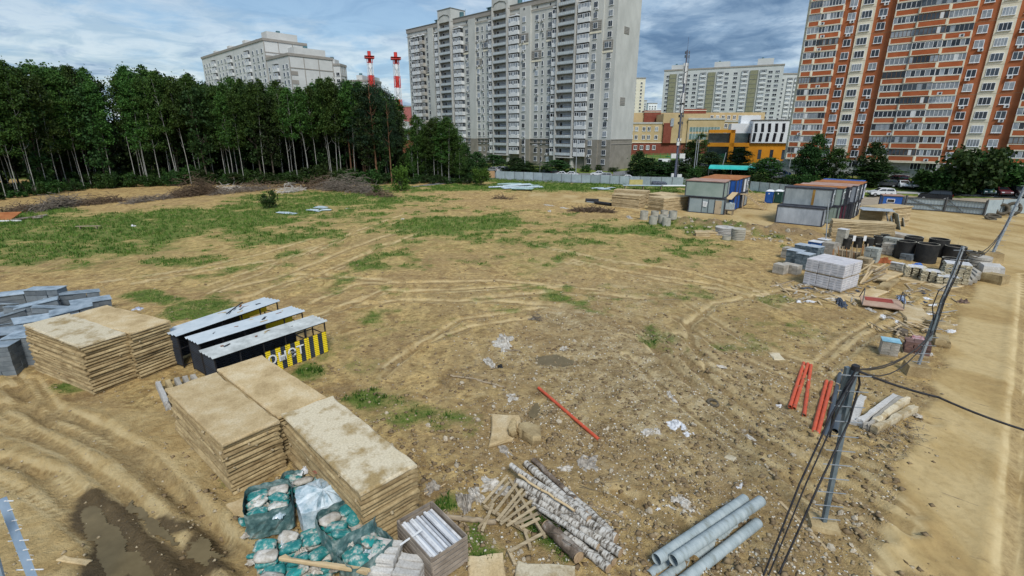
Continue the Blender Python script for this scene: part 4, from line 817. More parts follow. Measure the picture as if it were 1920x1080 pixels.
# group B: front faces towards the camera; corner = left front
pB = GP(1452, 418); pB2 = GP(1540, 427); dB = (pB2 - pB); aB = math.atan2(dB.y, dB.x); LB = dB.length
xb = Vector((math.cos(aB), math.sin(aB), 0)); yb = Vector((-xb.y, xb.x, 0)); WB = 2.45
cabin('light grey cabin on the ground, nearest one of the right cabin group', pB, aB, LB, WB, cab_light, cab_dark)
pU = pB + yb * 1.2 + xb * .35; pU.z = pB.z
cabin('grey cabin with a rust streak, top front of the right cabin group', pU, aB, 6.0, WB, cab_grey, cab_dark, 2.55, wins=(('r', .9, 1.35, .8, .9),), streak=3.7)
colsB = [(cab_green, rust, 'mid grey cabin with orange rusty roof, second of the upper row', .9, 6.3), (cab_dark, rust2, 'narrow dark cabin with a pinkish roof in the upper row', .9, 6.3), (cab_light, rust2, 'grey cabin with a white window, fourth of the upper row', 1.2, 6.2), (cab_grey, rust, 'grey cabin with low brown roof, fifth of the upper row', 1.0, 6.2), (cab_blue, rust, 'blue cabin with white door, farthest of the upper row', .9, 6.0), (cab_blue, cab_blue, 'bright blue cabin at the far end of the right group', .5, 5.6)]
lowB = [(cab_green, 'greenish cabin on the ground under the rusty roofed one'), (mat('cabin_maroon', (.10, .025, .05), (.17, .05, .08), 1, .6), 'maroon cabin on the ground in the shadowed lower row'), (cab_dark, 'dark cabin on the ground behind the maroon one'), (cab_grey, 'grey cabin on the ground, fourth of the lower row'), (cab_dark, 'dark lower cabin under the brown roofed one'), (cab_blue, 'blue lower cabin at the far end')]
off = 1.2 + WB + .1
for i, (m_, r_, lb, sh, L_) in enumerate(colsB):
    sh += i * .42; q = pB + yb * off + xb * sh; q.z = pB.z
    cabin(lb, q, aB, L_, WB, m_, r_, 2.55, wins=(('r', .75, 1.4, .7, .9), ('r', 1.75, 1.4, .6, .9)) if i % 2 == 0 else (('r', 1.2, 1.4, .9, .9),), door=('r', 1.9, white_pvc) if i == 4 else None)
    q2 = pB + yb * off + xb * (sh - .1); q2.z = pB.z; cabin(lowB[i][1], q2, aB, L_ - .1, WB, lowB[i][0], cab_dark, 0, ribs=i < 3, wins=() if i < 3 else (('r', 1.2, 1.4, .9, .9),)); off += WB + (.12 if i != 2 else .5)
# group A
pA = GP(1289, 398); pA2 = GP(1357, 404); dA = pA2 - pA; aA = math.atan2(dA.y, dA.x); xa = Vector((math.cos(aA), math.sin(aA), 0)); ya = Vector((-xa.y, xa.x, 0)); LA = dA.length
o = cabin('grey-green ground cabin with a pinned notice, front of the left cabin group', pA, aA, LA, 2.45, mat('cabin_blue_grey', (.22, .28, .30), (.30, .36, .38), .5, .55), cab_dark, 0, door=('f', LA - 1.0, mat('tan_door', (.38, .30, .20), (.46, .38, .27), 1, .8)))
for x in (.38, .55, .72): b = MB(); b.box((LA * x, .04, 1.2), (.07, .05, 2.2)); b.build('door_frame_post', cab_dark, o)
b = MB(); b.add([(LA * .40, -.03, 1.9), (LA * .53, -.03, 1.85), (LA * .51, -.06, 1.05), (LA * .41, -.05, 1.1)], [(3, 2, 1, 0)])
for k in range(4): b.box((LA * .465, -.065, 1.72 - .15 * k), (LA * .085, .01, .035), 1)
b.build('notice_sheet', [white_pvc, mat('grey_print', (.35, .36, .37))], o)
pAu = pA - xa * .75; pAu.z = pA.z
cabin('grey-green upper cabin overhanging the front of the left cabin group', pAu - ya * .1, aA, LA + .4, 2.4, cab_green, rust2, 2.55, door=None)
offA = 2.45
for i, (m_, r_, lb, lb2, dx) in enumerate([(cab_grey, rust2, 'light grey upper cabin directly behind the overhanging one', 'light grey lower cabin behind the notice cabin', -.4), (cab_blue, rust, 'blue ribbed upper cabin with orange rusty roof, nearer one', 'blue ribbed lower cabin, nearer one, behind the water tank', .3), (cab_blue, rust, 'blue ribbed upper cabin with orange rusty roof, farther one', 'blue ribbed lower cabin, farther one', .3), (cab_light, rust, 'pale upper cabin with a white door by the stair head', 'pale lower cabin under the white doored one', .5), (cab_grey, rust, 'last grey upper cabin behind the timber stair', 'last grey lower cabin behind the timber stair', .5)]):
    q = pA + ya * offA + xa * (dx - .4); q.z = pA.z
    cabin(lb, q, aA, 6.0 if i else 5.8, 2.4, m_, r_, 2.55, ribs=i in (1, 2), door=('r', 1.3, white_pvc) if i == 3 else None, wins=(('r', 1.2, 1.4, .8, .8),) if i == 4 else ())
    q2 = q.copy(); cabin(lb2, q2, aA, 6.0 if i else 5.8, 2.4, m_, cab_dark, 0, ribs=i in (1, 2)); offA += 2.45
timber = mat('pale_timber', (.42, .31, .17), (.56, .44, .27), 2.5, .85, stretch=(1, 8, 1), objvar=.15); timber_old = mat('weathered_timber', (.20, .16, .11), (.36, .29, .20), 2.5, .9, stretch=(1, 6, 1), objvar=.2)
def lay(name, label, cat, c, size, rz, m, group=None, rx=0.0, ry=0.0, jit=.01):
    b = MB(); sx, sy, sz = size; V = []
    for z in (-.5, .5):
        for y in (-.5, .5):
            for x in (-.5, .5): V.append((x * sx + rnd.uniform(-jit, jit), y * sy + rnd.uniform(-jit, jit), z * sz))
    b.add(V, [(0, 2, 3, 1), (4, 5, 7, 6), (0, 1, 5, 4), (2, 6, 7, 3), (0, 4, 6, 2), (1, 3, 7, 5)]); o = b.build(name, m); o.location = c; o.rotation_euler = (rx, ry, rz); return tag(o, label, cat, group)
# walkway and stair on the right side of group A
qs = pA + ya * 9.5 + xa * (LA + .9); o = thing('timber_stair', 'pale timber stair with handrail up to the white cabin door', 'stair', (qs.x, qs.y, hz(qs.x, qs.y)), aA)
for i in range(11): b = MB(); b.box((.3 + i * .30, 0, 2.45 - i * .22), (.3, .9, .05)); b.build('step', timber, o)
for y in (-.48, .48): b = MB(); b.bar((.1, y, 2.5), (3.6, y, 0), .07, .22); b.build('stringer', timber, o)
b = MB(); b.bar((.1, .5, 3.5), (3.6, .5, 1.0), .08); [b.bar((.4 + i * .8, .5, 2.3 - i * .58), (.4 + i * .8, .5, 3.3 - i * .58), .07) for i in range(5)]; b.build('handrail', timber, o)
b = MB(); b.box((-1.0, 0, 2.45), (2.2, 1.3, .08)); b.build('landing', timber, o)
b = MB(); b.bar((-1.9, -.5, 0), (-1.9, -.5, 2.4), .1); b.bar((.0, -.5, 0), (.0, -.5, 2.4), .1); b.build('landing_post', timber, o)
q = pA + xa * (LA + .3) + ya * 1.0; lay('canopy_sheet', 'tilted board awning beside the grey-green front cabin', 'awning', q + Vector((0, 0, 2.75)) + ya * 1.6, (.9, 4.2, .08), aA, timber, rx=.16)
tk = thing('water_tank', 'white plastic water tank in a cage beside the left cabin group', 'water tank', q + xa * .3 - ya * .3 + Vector((0, 0, .0)), aA); tk.location.z = hz(q.x, q.y)
b = MB(); b.box((0, 0, 1.35), (1.15, 1.0, .95)); b.tube([(0, 0, 1.8), (0, 0, 1.95)], .16, 8); b.build('tank', mat('tank_plastic', (.48, .55, .55), (.60, .66, .66), 1, .4), tk)
b = MB(); [b.box((0, 0, 1.0 + .2 * i), (1.2, 1.05, .03)) for i in range(5)]; [b.box((-.55 + .22 * i, 0, 1.35), (.03, 1.06, 1.0)) for i in range(6)]; b.build('cage', pole_steel, tk)
b = MB(); [b.box((x, y, .43), (.12, .12, .86)) for x in (-.5, .5) for y in (-.4, .4)]; b.box((0, 0, .84), (1.3, 1.1, .1)); b.build('stand', timber_old, tk)
# turquoise canopy
p = GP(1372, 333); o = thing('canopy', 'turquoise curved carport canopy behind the rusty roofs', 'canopy', (p.x, p.y, p.z), aA + .1)
b = MB(); V = []; n = 8; Lc = 11
for i in range(n + 1):
    a = math.pi * i / n; V += [(-Lc / 2, -2.6 * math.cos(a), 2.2 + .9 * math.sin(a)), (Lc / 2, -2.6 * math.cos(a), 2.2 + .9 * math.sin(a))]
b.add(V, [(2 * i, 2 * i + 1, 2 * i + 3, 2 * i + 2) for i in range(n)], 0, True); b.build('roof_sheet', mat('turquoise_sheet', (.02, .36, .33), (.04, .46, .42), 1, .4), o)
b = MB(); [b.box((x, y, 1.1), (.1, .1, 2.2)) for x in (-5.4, 0, 5.4) for y in (-2.6, 2.6)]; b.build('canopy_post', posts, o)
# portable toilets
def toilet(label, u, v, m, ang):
    p = GP(u, v); o = thing('portable_toilet', label, 'toilet', p, ang, 'portable toilets by the fence')
    b = MB(); b.box((0, 0, 1.1), (1.15, 1.15, 2.1)); [b.box((x, y, 1.1), (.09, .09, 2.12)) for x in (-.56, .56) for y in (-.56, .56)]; b.build('cabin_shell', m, o)
    b = MB(); b.box((0, -.60, 1.12), (.78, .05, 1.85)); b.box((.28, -.64, 1.1), (.06, .05, .16)); b.build('door', m, o)
    b = MB(); b.box((0, -.635, 1.75), (.18, .02, .22)); b.build('door_sign', white_pvc, o)
    b = MB(); b.add([(-.64, -.64, 2.15), (.64, -.64, 2.15), (.64, .64, 2.15), (-.64, .64, 2.15), (-.3, -.4, 2.42), (.3, -.4, 2.42), (.3, .4, 2.42), (-.3, .4, 2.42)], [(0, 1, 5, 4), (1, 2, 6, 5), (2, 3, 7, 6), (3, 0, 4, 7), (4, 5, 6, 7), (3, 2, 1, 0)]); b.build('roof', white_pvc, o)
toilet('blue portable toilet with white roof between the cabin groups', 1441, 380.5, cab_blue, aA - .1); toilet('dark green portable toilet right of the blue one', 1458, 381, mat('dark_green_plastic', (.012, .05, .04), (.02, .07, .055), 1, .5), aA - .1); toilet('pale grey portable toilet mostly hidden by the cabins', 1473, 380, cab_light, aA - .1)
# blue hut, metal sheets near the gate
p = GP(1650, 393); cabin('small blue hut with brown roof left of the gate', p, aB + .25, 2.9, 2.2, cab_blue, rust2, 0, H=2.3, group=None, wins=(('f', 1.2, 1.5, 1.1, .6),))
# telecom mast
p = GP(1264, 347); ms = thing('telecom_mast', 'slim telecom mast with antennas rising behind the grey fence', 'mast', p, 0)
HM = 33.2
b = MB(); b.tube([(0, 0, 0), (0, 0, 14), (0, 0, 26), (0, 0, 30.5)], [.30, .24, .20, .16], 10); b.tube([(0, 0, 30), (0, 0, HM)], .035, 5); b.build('mast_pole', mat('mast_dark', (.075, .085, .13), (.12, .13, .18), 2, .6), ms)
b = MB()
for i in range(30): b.box((.36, 0, 1 + i), (.5, .06, .05))
b.bar((.6, 0, .5), (.6, 0, 29), .05); b.bar((.45, 0, .5), (.45, 0, 29), .05); b.build('ladder', posts, ms)
for (z, h, r) in ((28.3, 1.9, .45), (26.0, 2.3, .45), (21.5, 2.6, .5), (19.5, 2.2, .5)):
    for a in (0.3, 2.4, 4.5): b = MB(); b.box((r * math.cos(a), r * math.sin(a), z - 1.5), (.3, .22, h)); b.build('panel_antenna', metal_box, ms)
for z, s_ in ((30.0, .5), (29.2, .5), (16.2, .9), (14.6, .9), (10.8, .5)):
    b = MB(); [b.box((.5 * math.cos(a), .5 * math.sin(a), z), (.35 * s_, .35 * s_, .6)) for a in (0, 2.1, 4.2)]; b.build('radio_unit', posts if z > 12 else whm, ms)
for (x, z, w_, h_) in ((-1.0, 7.0, 1.2, 1.1), (1.1, 7.0, 1.3, 1.1), (.9, 2.0, 1.1, 1.3), (-.8, 2.4, .6, .9), (-.2, 9.9, .6, .9), (0, 1.0, .7, 1.0)):
    b = MB(); b.box((x, -.4, z), (w_, .5, h_)); b.build('equipment_cabinet', metal_box, ms)
# lamp posts and poles behind
lampm = mat('lamp_post_grey', (.30, .32, .34), (.40, .42, .44), 2, .6)
def lamp(label, u, v, vt, arm=1.8, ang=0.0, lean=0.0, m=None, head=True, cat='lamp post'):
    p = GP(u, v); d = ray(u, v); dd = p.y / d[1]; k = ray(u, vt); H = CAMH + p.y / k[1] * k[2] - p.z
    o = thing('street_lamp', label, cat, p, ang); b = MB(); b.tube([(0, 0, 0), (lean * H, 0, H)], [.11, .07], 8); b.build('post', m or lampm, o)
    if head: b = MB(); b.tube([(lean * H, 0, H), (lean * H + arm * .6, 0, H + .4), (lean * H + arm, 0, H + .45)], .05, 6); b.build('arm', m or lampm, o); b = MB(); b.box((lean * H + arm + .3, 0, H + .45), (.8, .28, .14)); b.build('lamp_head', metal_box, o)
lamp('street lamp in front of the middle of the grey block', 1012, 334, 275, ang=2.6, m=posts); lamp('thin street lamp left of the middle entrance of the grey block', 984, 330, 257, 2.4, ang=2.8); lamp('street lamp in front of the right balconies of the grey block', 1079, 340, 258, 2.4, ang=2.9)
lamp('lamp post standing over the birch group', 862, 334, 215, 2.2, ang=.2); lamp('pole among the shrubs right of the mast', 1300, 328, 262, head=False, cat='pole'); lamp('tall thin pole behind the trees right of the mast', 1304, 325, 255, head=False, cat='pole')
lamp('street lamp before the left end of the red tower', 1532, 338, 248, 2.0, ang=.2); lamp('pale pole left of the dark trees by the red tower', 1477, 331, 290, head=False, cat='pole'); lamp('pale lamp post between the dark trees before the red tower', 1597, 338, 285, head=False, lean=.0, cat='pole'); lamp('leaning pale pole by the turquoise canopy', 1351, 325, 286, head=False, lean=.14, cat='pole'); lamp('thin pole with lamp at the sports pitch', 1284, 300, 250, 2, ang=.1); lamp('dark thin lamp mast right of the orange centre', 1460, 300, 255, head=False, cat='pole')
b = MB()
# green pitch fence
gnet = mat('green_mesh', (.01, .16, .05), (.02, .24, .08), 1, .7)
P = [GP(1185, 304), GP(1290, 302), GP(1345, 306), GP(1430, 300)]
o = thing('pitch_fence', 'green mesh fence around the sports pitch by the school', 'fence', P[0])
for a, c in zip(P[:-1], P[1:]):
    k = 8
    for i in range(k):
        q0 = a.lerp(c, i / k) - P[0]; q1 = a.lerp(c, (i + .94) / k) - P[0]; b = MB()
        for z in (.1, 1.0, 2.0, 2.9): b.bar(q0 + Vector((0, 0, z)), q1 + Vector((0, 0, z)), .05)
        for j in range(9): s = q0.lerp(q1, j / 8); b.bar(s, s + Vector((0, 0, 3)), .05 if j else .12)
        b.build('fence_panel', gnet, o)
p = GP(1285, 308); o = thing('kiosk', 'small white kiosk with green roof by the pitch', 'kiosk', p, .2); b = MB(); b.box((0, 0, 1.2), (3.0, 2.2, 2.4)); b.build('wall', whm, o); b = MB(); b.box((-2.5, 0, 2.55), (9, 2.6, .18)); b.build('roof', gnet, o); b = MB(); b.box((.3, -1.12, 1.2), (.7, .06, 2.0)); b.build('door', glass_b, o)
# ---------------------------------------------------------------- vegetation
nr = np.random.default_rng(11)
def leafmat(name, c1, c2, c3):
    m = bpy.data.materials.new(name); m.use_nodes = True; nt = m.node_tree; n, l = nt.nodes, nt.links; b = n['Principled BSDF']
    b.inputs['Roughness'].default_value = .6; b.inputs['Specular IOR Level'].default_value = .2
    t = n.new('ShaderNodeTexCoord'); oi = n.new('ShaderNodeObjectInfo'); a = n.new('ShaderNodeTexNoise'); a.inputs['Scale'].default_value = .9; a.inputs['Detail'].default_value = 6; a.inputs['Roughness'].default_value = .8
    l.new(t.outputs['Object'], a.inputs[0]); r = n.new('ShaderNodeValToRGB'); e = r.color_ramp.elements; e[0].position = .36; e[0].color = (*c1, 1); e[1].position = .66; e[1].color = (*c3, 1); q = e.new(.5); q.color = (*c2, 1)
    l.new(a.outputs[0], r.inputs[0]); h = n.new('ShaderNodeHueSaturation'); mr = n.new('ShaderNodeMapRange'); mr.inputs[3].default_value = .62; mr.inputs[4].default_value = 1.4; l.new(oi.outputs['Random'], mr.inputs[0]); l.new(mr.outputs[0], h.inputs['Value']); l.new(r.outputs[0], h.inputs['Color'])
    mh = n.new('ShaderNodeMapRange'); mh.inputs[3].default_value = .475; mh.inputs[4].default_value = .52; l.new(oi.outputs['Random'], mh.inputs[0]); l.new(mh.outputs[0], h.inputs['Hue'])
    l.new(h.outputs[0], b.inputs['Base Color']); tr = n.new('ShaderNodeBsdfTranslucent'); l.new(h.outputs[0], tr.inputs[0]); mx_ = n.new('ShaderNodeMixShader'); mx_.inputs[0].default_value = .22
    l.new(b.outputs[0], mx_.inputs[1]); l.new(tr.outputs[0], mx_.inputs[2]); l.new(mx_.outputs[0], n['Material Output'].inputs[0]); MATS[name] = m; return m
lf_birch = leafmat('birch_leaf', (.019, .048, .011), (.042, .092, .018), (.10, .175, .032))
lf_dark = leafmat('dark_leaf', (.014, .036, .011), (.028, .062, .017), (.058, .105, .025))
lf_pine = leafmat('pine_needle', (.008, .020, .010), (.014, .034, .015), (.026, .052, .022))
lf_fresh = leafmat('fresh_leaf', (.035, .085, .012), (.065, .15, .020), (.11, .21, .032))
lf_shrub = leafmat('shrub_leaf', (.014, .038, .010), (.028, .065, .014), (.06, .115, .022))
def quads(name, P, size, m, flat_=.0, aspect=1.0, seed=0):
    """many small leaf faces at points P"""
    n = len(P); g = np.random.default_rng(seed + n)
    a = g.normal(size=(n, 3)); a[:, 2] *= (1 - flat_); a /= np.linalg.norm(a, axis=1)[:, None] + 1e-9
    c = g.normal(size=(n, 3)); b = np.cross(a, c); b /= np.linalg.norm(b, axis=1)[:, None] + 1e-9
    s = (size * g.uniform(.55, 1.35, n))[:, None] * .5
    V = np.stack([P - a * s - b * s * aspect * .6, P + a * s - b * s * aspect, P + a * s * .8 + b * s * aspect, P - a * s * .7 + b * s * aspect * .7], 1).reshape(-1, 3)
    me = bpy.data.meshes.new(name); me.vertices.add(4 * n); me.vertices.foreach_set('co', V.astype(np.float32).ravel()); me.loops.add(4 * n); me.loops.foreach_set('vertex_index', np.arange(4 * n, dtype=np.int32))
    me.polygons.add(n); me.polygons.foreach_set('loop_start', np.arange(0, 4 * n, 4, dtype=np.int32)); me.polygons.foreach_set('loop_total', np.full(n, 4, np.int32)); me.update(calc_edges=True); me.materials.append(m); return me
def clumps(n_cl, per, shape, rc, seed):
    g = np.random.default_rng(seed); C = []
    for i in range(n_cl):
        C.append(shape(g))
    C = np.array(C); rr = g.uniform(.6, 1.3, n_cl) * rc
    P = C[:, None, :] + g.normal(size=(n_cl, per, 3)) * rr[:, None, None] * np.array([.52, .52, .36]); return P.reshape(-1, 3), C
def ell(rx, h, z0, taper=.5):
    def f(g):
        t = g.uniform(0, 1) ** .9; z = z0 + h * t; r = rx * math.sqrt(max(.03, 1 - (2 * abs(t - taper)) ** 2 * .75)) * math.sqrt(g.uniform(.05, 1)); a = g.uniform(0, 2 * math.pi)
        return (r * math.cos(a), r * math.sin(a), z)
    return f
birchbark = mat('birch_bark_far', (.22, .22, .20), (.42, .42, .39), 3, .8, stretch=(1, 1, .4)); pinebark = mat('pine_bark', (.11, .06, .035), (.22, .115, .065), 2, .9); darkbark = mat('dark_bark', (.07, .06, .045), (.13, .11, .085), 3, .9)
def trunk_mesh(H, r, bark, seed, bend=.5, br=(.45, .9), nb=10, bl=1.6):
    g = random.Random(seed); b = MB(); k = 7; pts = []; x = y = 0; dx, dy = g.uniform(-bend, bend), g.uniform(-bend, bend)
    for i in range(k + 1): t = i / k; pts.append((dx * t * t * 2 + g.uniform(-.06, .06) * (i > 0), dy * t * t * 2 + g.uniform(-.06, .06) * (i > 0), H * t))
    b.tube(pts, [r * (1 - .8 * i / k) for i in range(k + 1)], 6)
    for i in range(nb):
        t = g.uniform(*br); q = int(t * k); f = t * k - q; p = Vector(pts[q]).lerp(Vector(pts[min(k, q + 1)]), f); a = g.uniform(0, 6.28); L = bl * g.uniform(.6, 1.3) * (1.2 - t)
        b.tube([p, p + Vector((math.cos(a) * L * .6, math.sin(a) * L * .6, L * .55)), p + Vector((math.cos(a) * L, math.sin(a) * L, L * 1.3))], [r * .35, r * .22, r * .08], 4, caps=False)
    return b.mesh('trunk', bark)
BT = []   # (trunk mesh, crown mesh)
for s in range(7):
    H = 23.0; z0 = [11.0, 9.0, 12.5, 10, 13, 8.5, 11.5][s]; P, C = clumps(72, 64, ell(2.3 + .2 * (s % 3), H - z0, z0, .42), .95, 100 + s); P2, _ = clumps(8, 30, ell(1.2, 2.2, H - 1.6, .3), .5, 150 + s)
    BT.append((trunk_mesh(H * .96, .10, birchbark, s, .8, (.35, .95), 14), quads('crown', np.concatenate([P, P2]), .26, lf_birch, .2, 1, s)))
DT = []
for s in range(4):
    H = 21.0; P, C = clumps(90, 44, ell(3.1, H - 5, 4.5, .5), 1.0, 200 + s); DT.append((trunk_mesh(H * .93, .22, darkbark, 30 + s, .6, (.2, .9), 16, 2.6), quads('crown', P, .36, lf_dark, .2, 1, s)))
PT = []
for s in range(3):
    H = 24.0
    def pf(g, H=H):
        t = g.uniform(0, 1); z = 10 + (H - 10.5) * t; r = 3.6 * (1 - t) ** .55 * math.sqrt(g.uniform(.1, 1)) + .3; a = g.uniform(0, 6.28); return (r * math.cos(a), r * math.sin(a), z - r * .12)
    P, C = clumps(100, 50, pf, .85, 300 + s); PT.append((trunk_mesh(H * .97, .24, pinebark, 60 + s, .3, (.4, .95), 22, 2.6), quads('crown', P, .24, lf_pine, .3, .5, s)))
ST = []
for s in range(3):
    P, C = clumps(110, 46, ell(2.7, 8.6, .5, .36), .75, 400 + s); ST.append((trunk_mesh(8.6, .16, darkbark, 90 + s, .2, (.1, .9), 10, 1.8), quads('crown', P, .26, lf_dark if s else lf_shrub, .2, 1, 40 + s)))
LOWB = []
for s in range(3):
    P, C = clumps(84, 52, ell(2.7, 16, 3.5, .55), 1.0, 500 + s); LOWB.append((trunk_mesh(19.4, .11, birchbark, 120 + s, .5, (.2, .95), 16, 2.2), quads('crown', P, .25, lf_birch, .2, 1, 70 + s)))
def bushmesh(R_, H_, m, seed, n=22, per=60, size=.2): P, _ = clumps(n, per, lambda g: (R_ * math.sqrt(g.uniform(0, 1)) * math.cos(a := g.uniform(0, 6.28)), R_ * math.sqrt(g.uniform(0, 1)) * math.sin(a), H_ * g.uniform(.12, .9)), H_ * .22, seed); return quads('foliage', P, size, m, .1, 1, seed)
BU = [bushmesh(1.6, 2.4, lf_shrub, 1), bushmesh(2.0, 3.0, lf_shrub, 2, 26, 60, .24), bushmesh(1.5, 2.6, lf_dark, 3), bushmesh(1.3, 1.6, lf_shrub, 4)]
stem = MB(); [stem.tube([(0, 0, 0), (math.cos(a) * .5, math.sin(a) * .5, 1.6)], [.05, .02], 5, caps=False) for a in (0, 1.3, 2.6, 3.9, 5.2)]; STEM = stem.mesh('stems', darkbark)
LASTTREE = [None]
def tree(nm, label, cat, p, ms, sc=1.0, zs=None, group=None, rz=None, lean=0.0):
    o = thing(nm, label, cat, (p[0], p[1], hz(p[0], p[1]) - .1 if len(p) < 3 else p[2]), rz if rz is not None else rnd.uniform(0, 6.28), group); o.scale = (sc, sc, zs or sc); o.rotation_euler[1] = lean
    LASTTREE[0] = o; part('trunk' if nm.endswith('tree') else 'stems', ms[0], o); part('crown' if nm.endswith('tree') else 'foliage', ms[1], o); return o
# the wood on the left: individual trees, front row first
front = [GP(u, v) for u, v in ((-420, 412), (-150, 388), (0, 373), (130, 358), (250, 350), (400, 346), (520, 344), (640, 344), (735, 345))]
seg = [(a, c) for a, c in zip(front[:-1], front[1:])]; lens = [(c - a).length for a, c in seg]; tot = sum(lens)
def onfront(s, back):
    d = s * tot
    for (a, c), L in zip(seg, lens):
        if d <= L: break
        d -= L
    dr = (c - a).normalized(); nrm = Vector((-dr.y, dr.x, 0)); p = a.lerp(c, min(1, d / L)); return p + nrm * back
def topz(u):    # skyline of the wood in the photograph
    return np.interp(u, [0, 60, 130, 230, 300, 400, 480, 560, 575, 600, 640, 700, 730, 760], [126, 112, 124, 138, 128, 148, 155, 160, 172, 165, 150, 152, 160, 200])
def px_u(p): return 960 + FOC * p.x / (p.y * CP + CAMH * SP)
FRONT = []; n_tr = 0; GW = 'birches and other trees of the wood on the left'
WL = ['pale birch trunk with small high crown in the wood on the left', 'dark leafy tree in the wood on the left', 'dark pine with reddish trunk in the wood']
for back, cnt in ((0.5, 36), (3, 36), (6, 36), (10, 38), (15, 40), (21, 36), (28, 34)):
    for i in range(cnt):
        s = min(.999, max(0, (i + rnd.uniform(.1, .9)) / cnt)); p = onfront(s, back + rnd.uniform(-1.2, 1.5)); u = px_u(p)
        if u > 758 or u < -330: continue
        k = ray(u, float(topz(u)) + rnd.uniform(-4, 26 if back < 12 else 40)); Ht = CAMH + p.y / k[1] * k[2]; Ht = min(30, max(14, Ht))
        if 560 < u < 578 and rnd.random() < .8: continue
        if 655 < u < 742 and rnd.random() < .7 and back > 1:
            tree('pine_tree', WL[2], 'tree', p, rnd.choice(PT), Ht / 24 * .95, Ht / 24, GW)
        elif rnd.random() < (.16 if back < 5 else .34): tree('leafy_tree', WL[1], 'tree', p, rnd.choice(DT), Ht / 21 * .9, Ht / 21 * .96, GW)
        else: tree('birch_tree', WL[0], 'tree', p, rnd.choice(BT), Ht / 23 * (.92 if back < 12 else 1.2), Ht / 23, GW, lean=rnd.uniform(-.03, .03))
        n_tr += 1; FRONT.append((u, back, scn.collection.objects[-1] if False else LASTTREE[0]))
fr = sorted([q for q in FRONT if q[1] <= 3 and 2 < q[0] < 745], key=lambda q: q[0])
for i, (u, bk_, o_) in enumerate(fr[:len(fr)]):
    k_ = {'bir': 'birch', 'lea': 'dark leafy tree', 'pin': 'reddish-trunked pine'}[o_.name[:3]]; j_ = i if i < len(ORD) else len(fr) - 1 - i
    if j_ < len(ORD): o_['label'] = f'{k_} on the front edge of the wood, {ORD[j_]} from its {"left" if i < len(ORD) else "right"} end'
# dense mass of the wood further back and under the crowns
PP = []
for _ in range(8200):
    s = nr.uniform(0, .985); bk = nr.uniform(13, 52); p = onfront(s, bk); PP.append((p.x, p.y, nr.uniform(0, 17)))
PP = np.array(PP); PP = (PP[:, None, :] + nr.normal(size=(len(PP), 9, 3)) * .9).reshape(-1, 3); PP = PP[PP[:, 0] / PP[:, 1] < -.22]; PP = np.concatenate([PP, np.stack([nr.uniform(-190, -42, 30000), nr.uniform(0, 1, 30000), nr.uniform(0, 15, 30000)], -1)]); q_ = len(PP) - 30000; PP[q_:, 1] = 152 + (PP[q_:, 0] + 42) * .12 + PP[q_:, 1] * 14
tag(link('deep_wood', quads('deep_wood', PP, .95, lf_dark, .2, 1, 5)), kind='stuff')
for back, cnt in ((-.8, 34), (1.5, 34), (5, 34)):
    for i in range(cnt):
        s = min(.999, (i + rnd.random()) / cnt); p = onfront(s, back + rnd.uniform(-.8, .8)); u = px_u(p)
        if u > 745 or u < -250: continue
        tree('bush', 'dark green undergrowth bush at the edge of the wood', 'bush', p, (STEM, rnd.choice(BU)), rnd.uniform(.8, 1.5), rnd.uniform(.7, 1.7), 'undergrowth bushes along the wood')
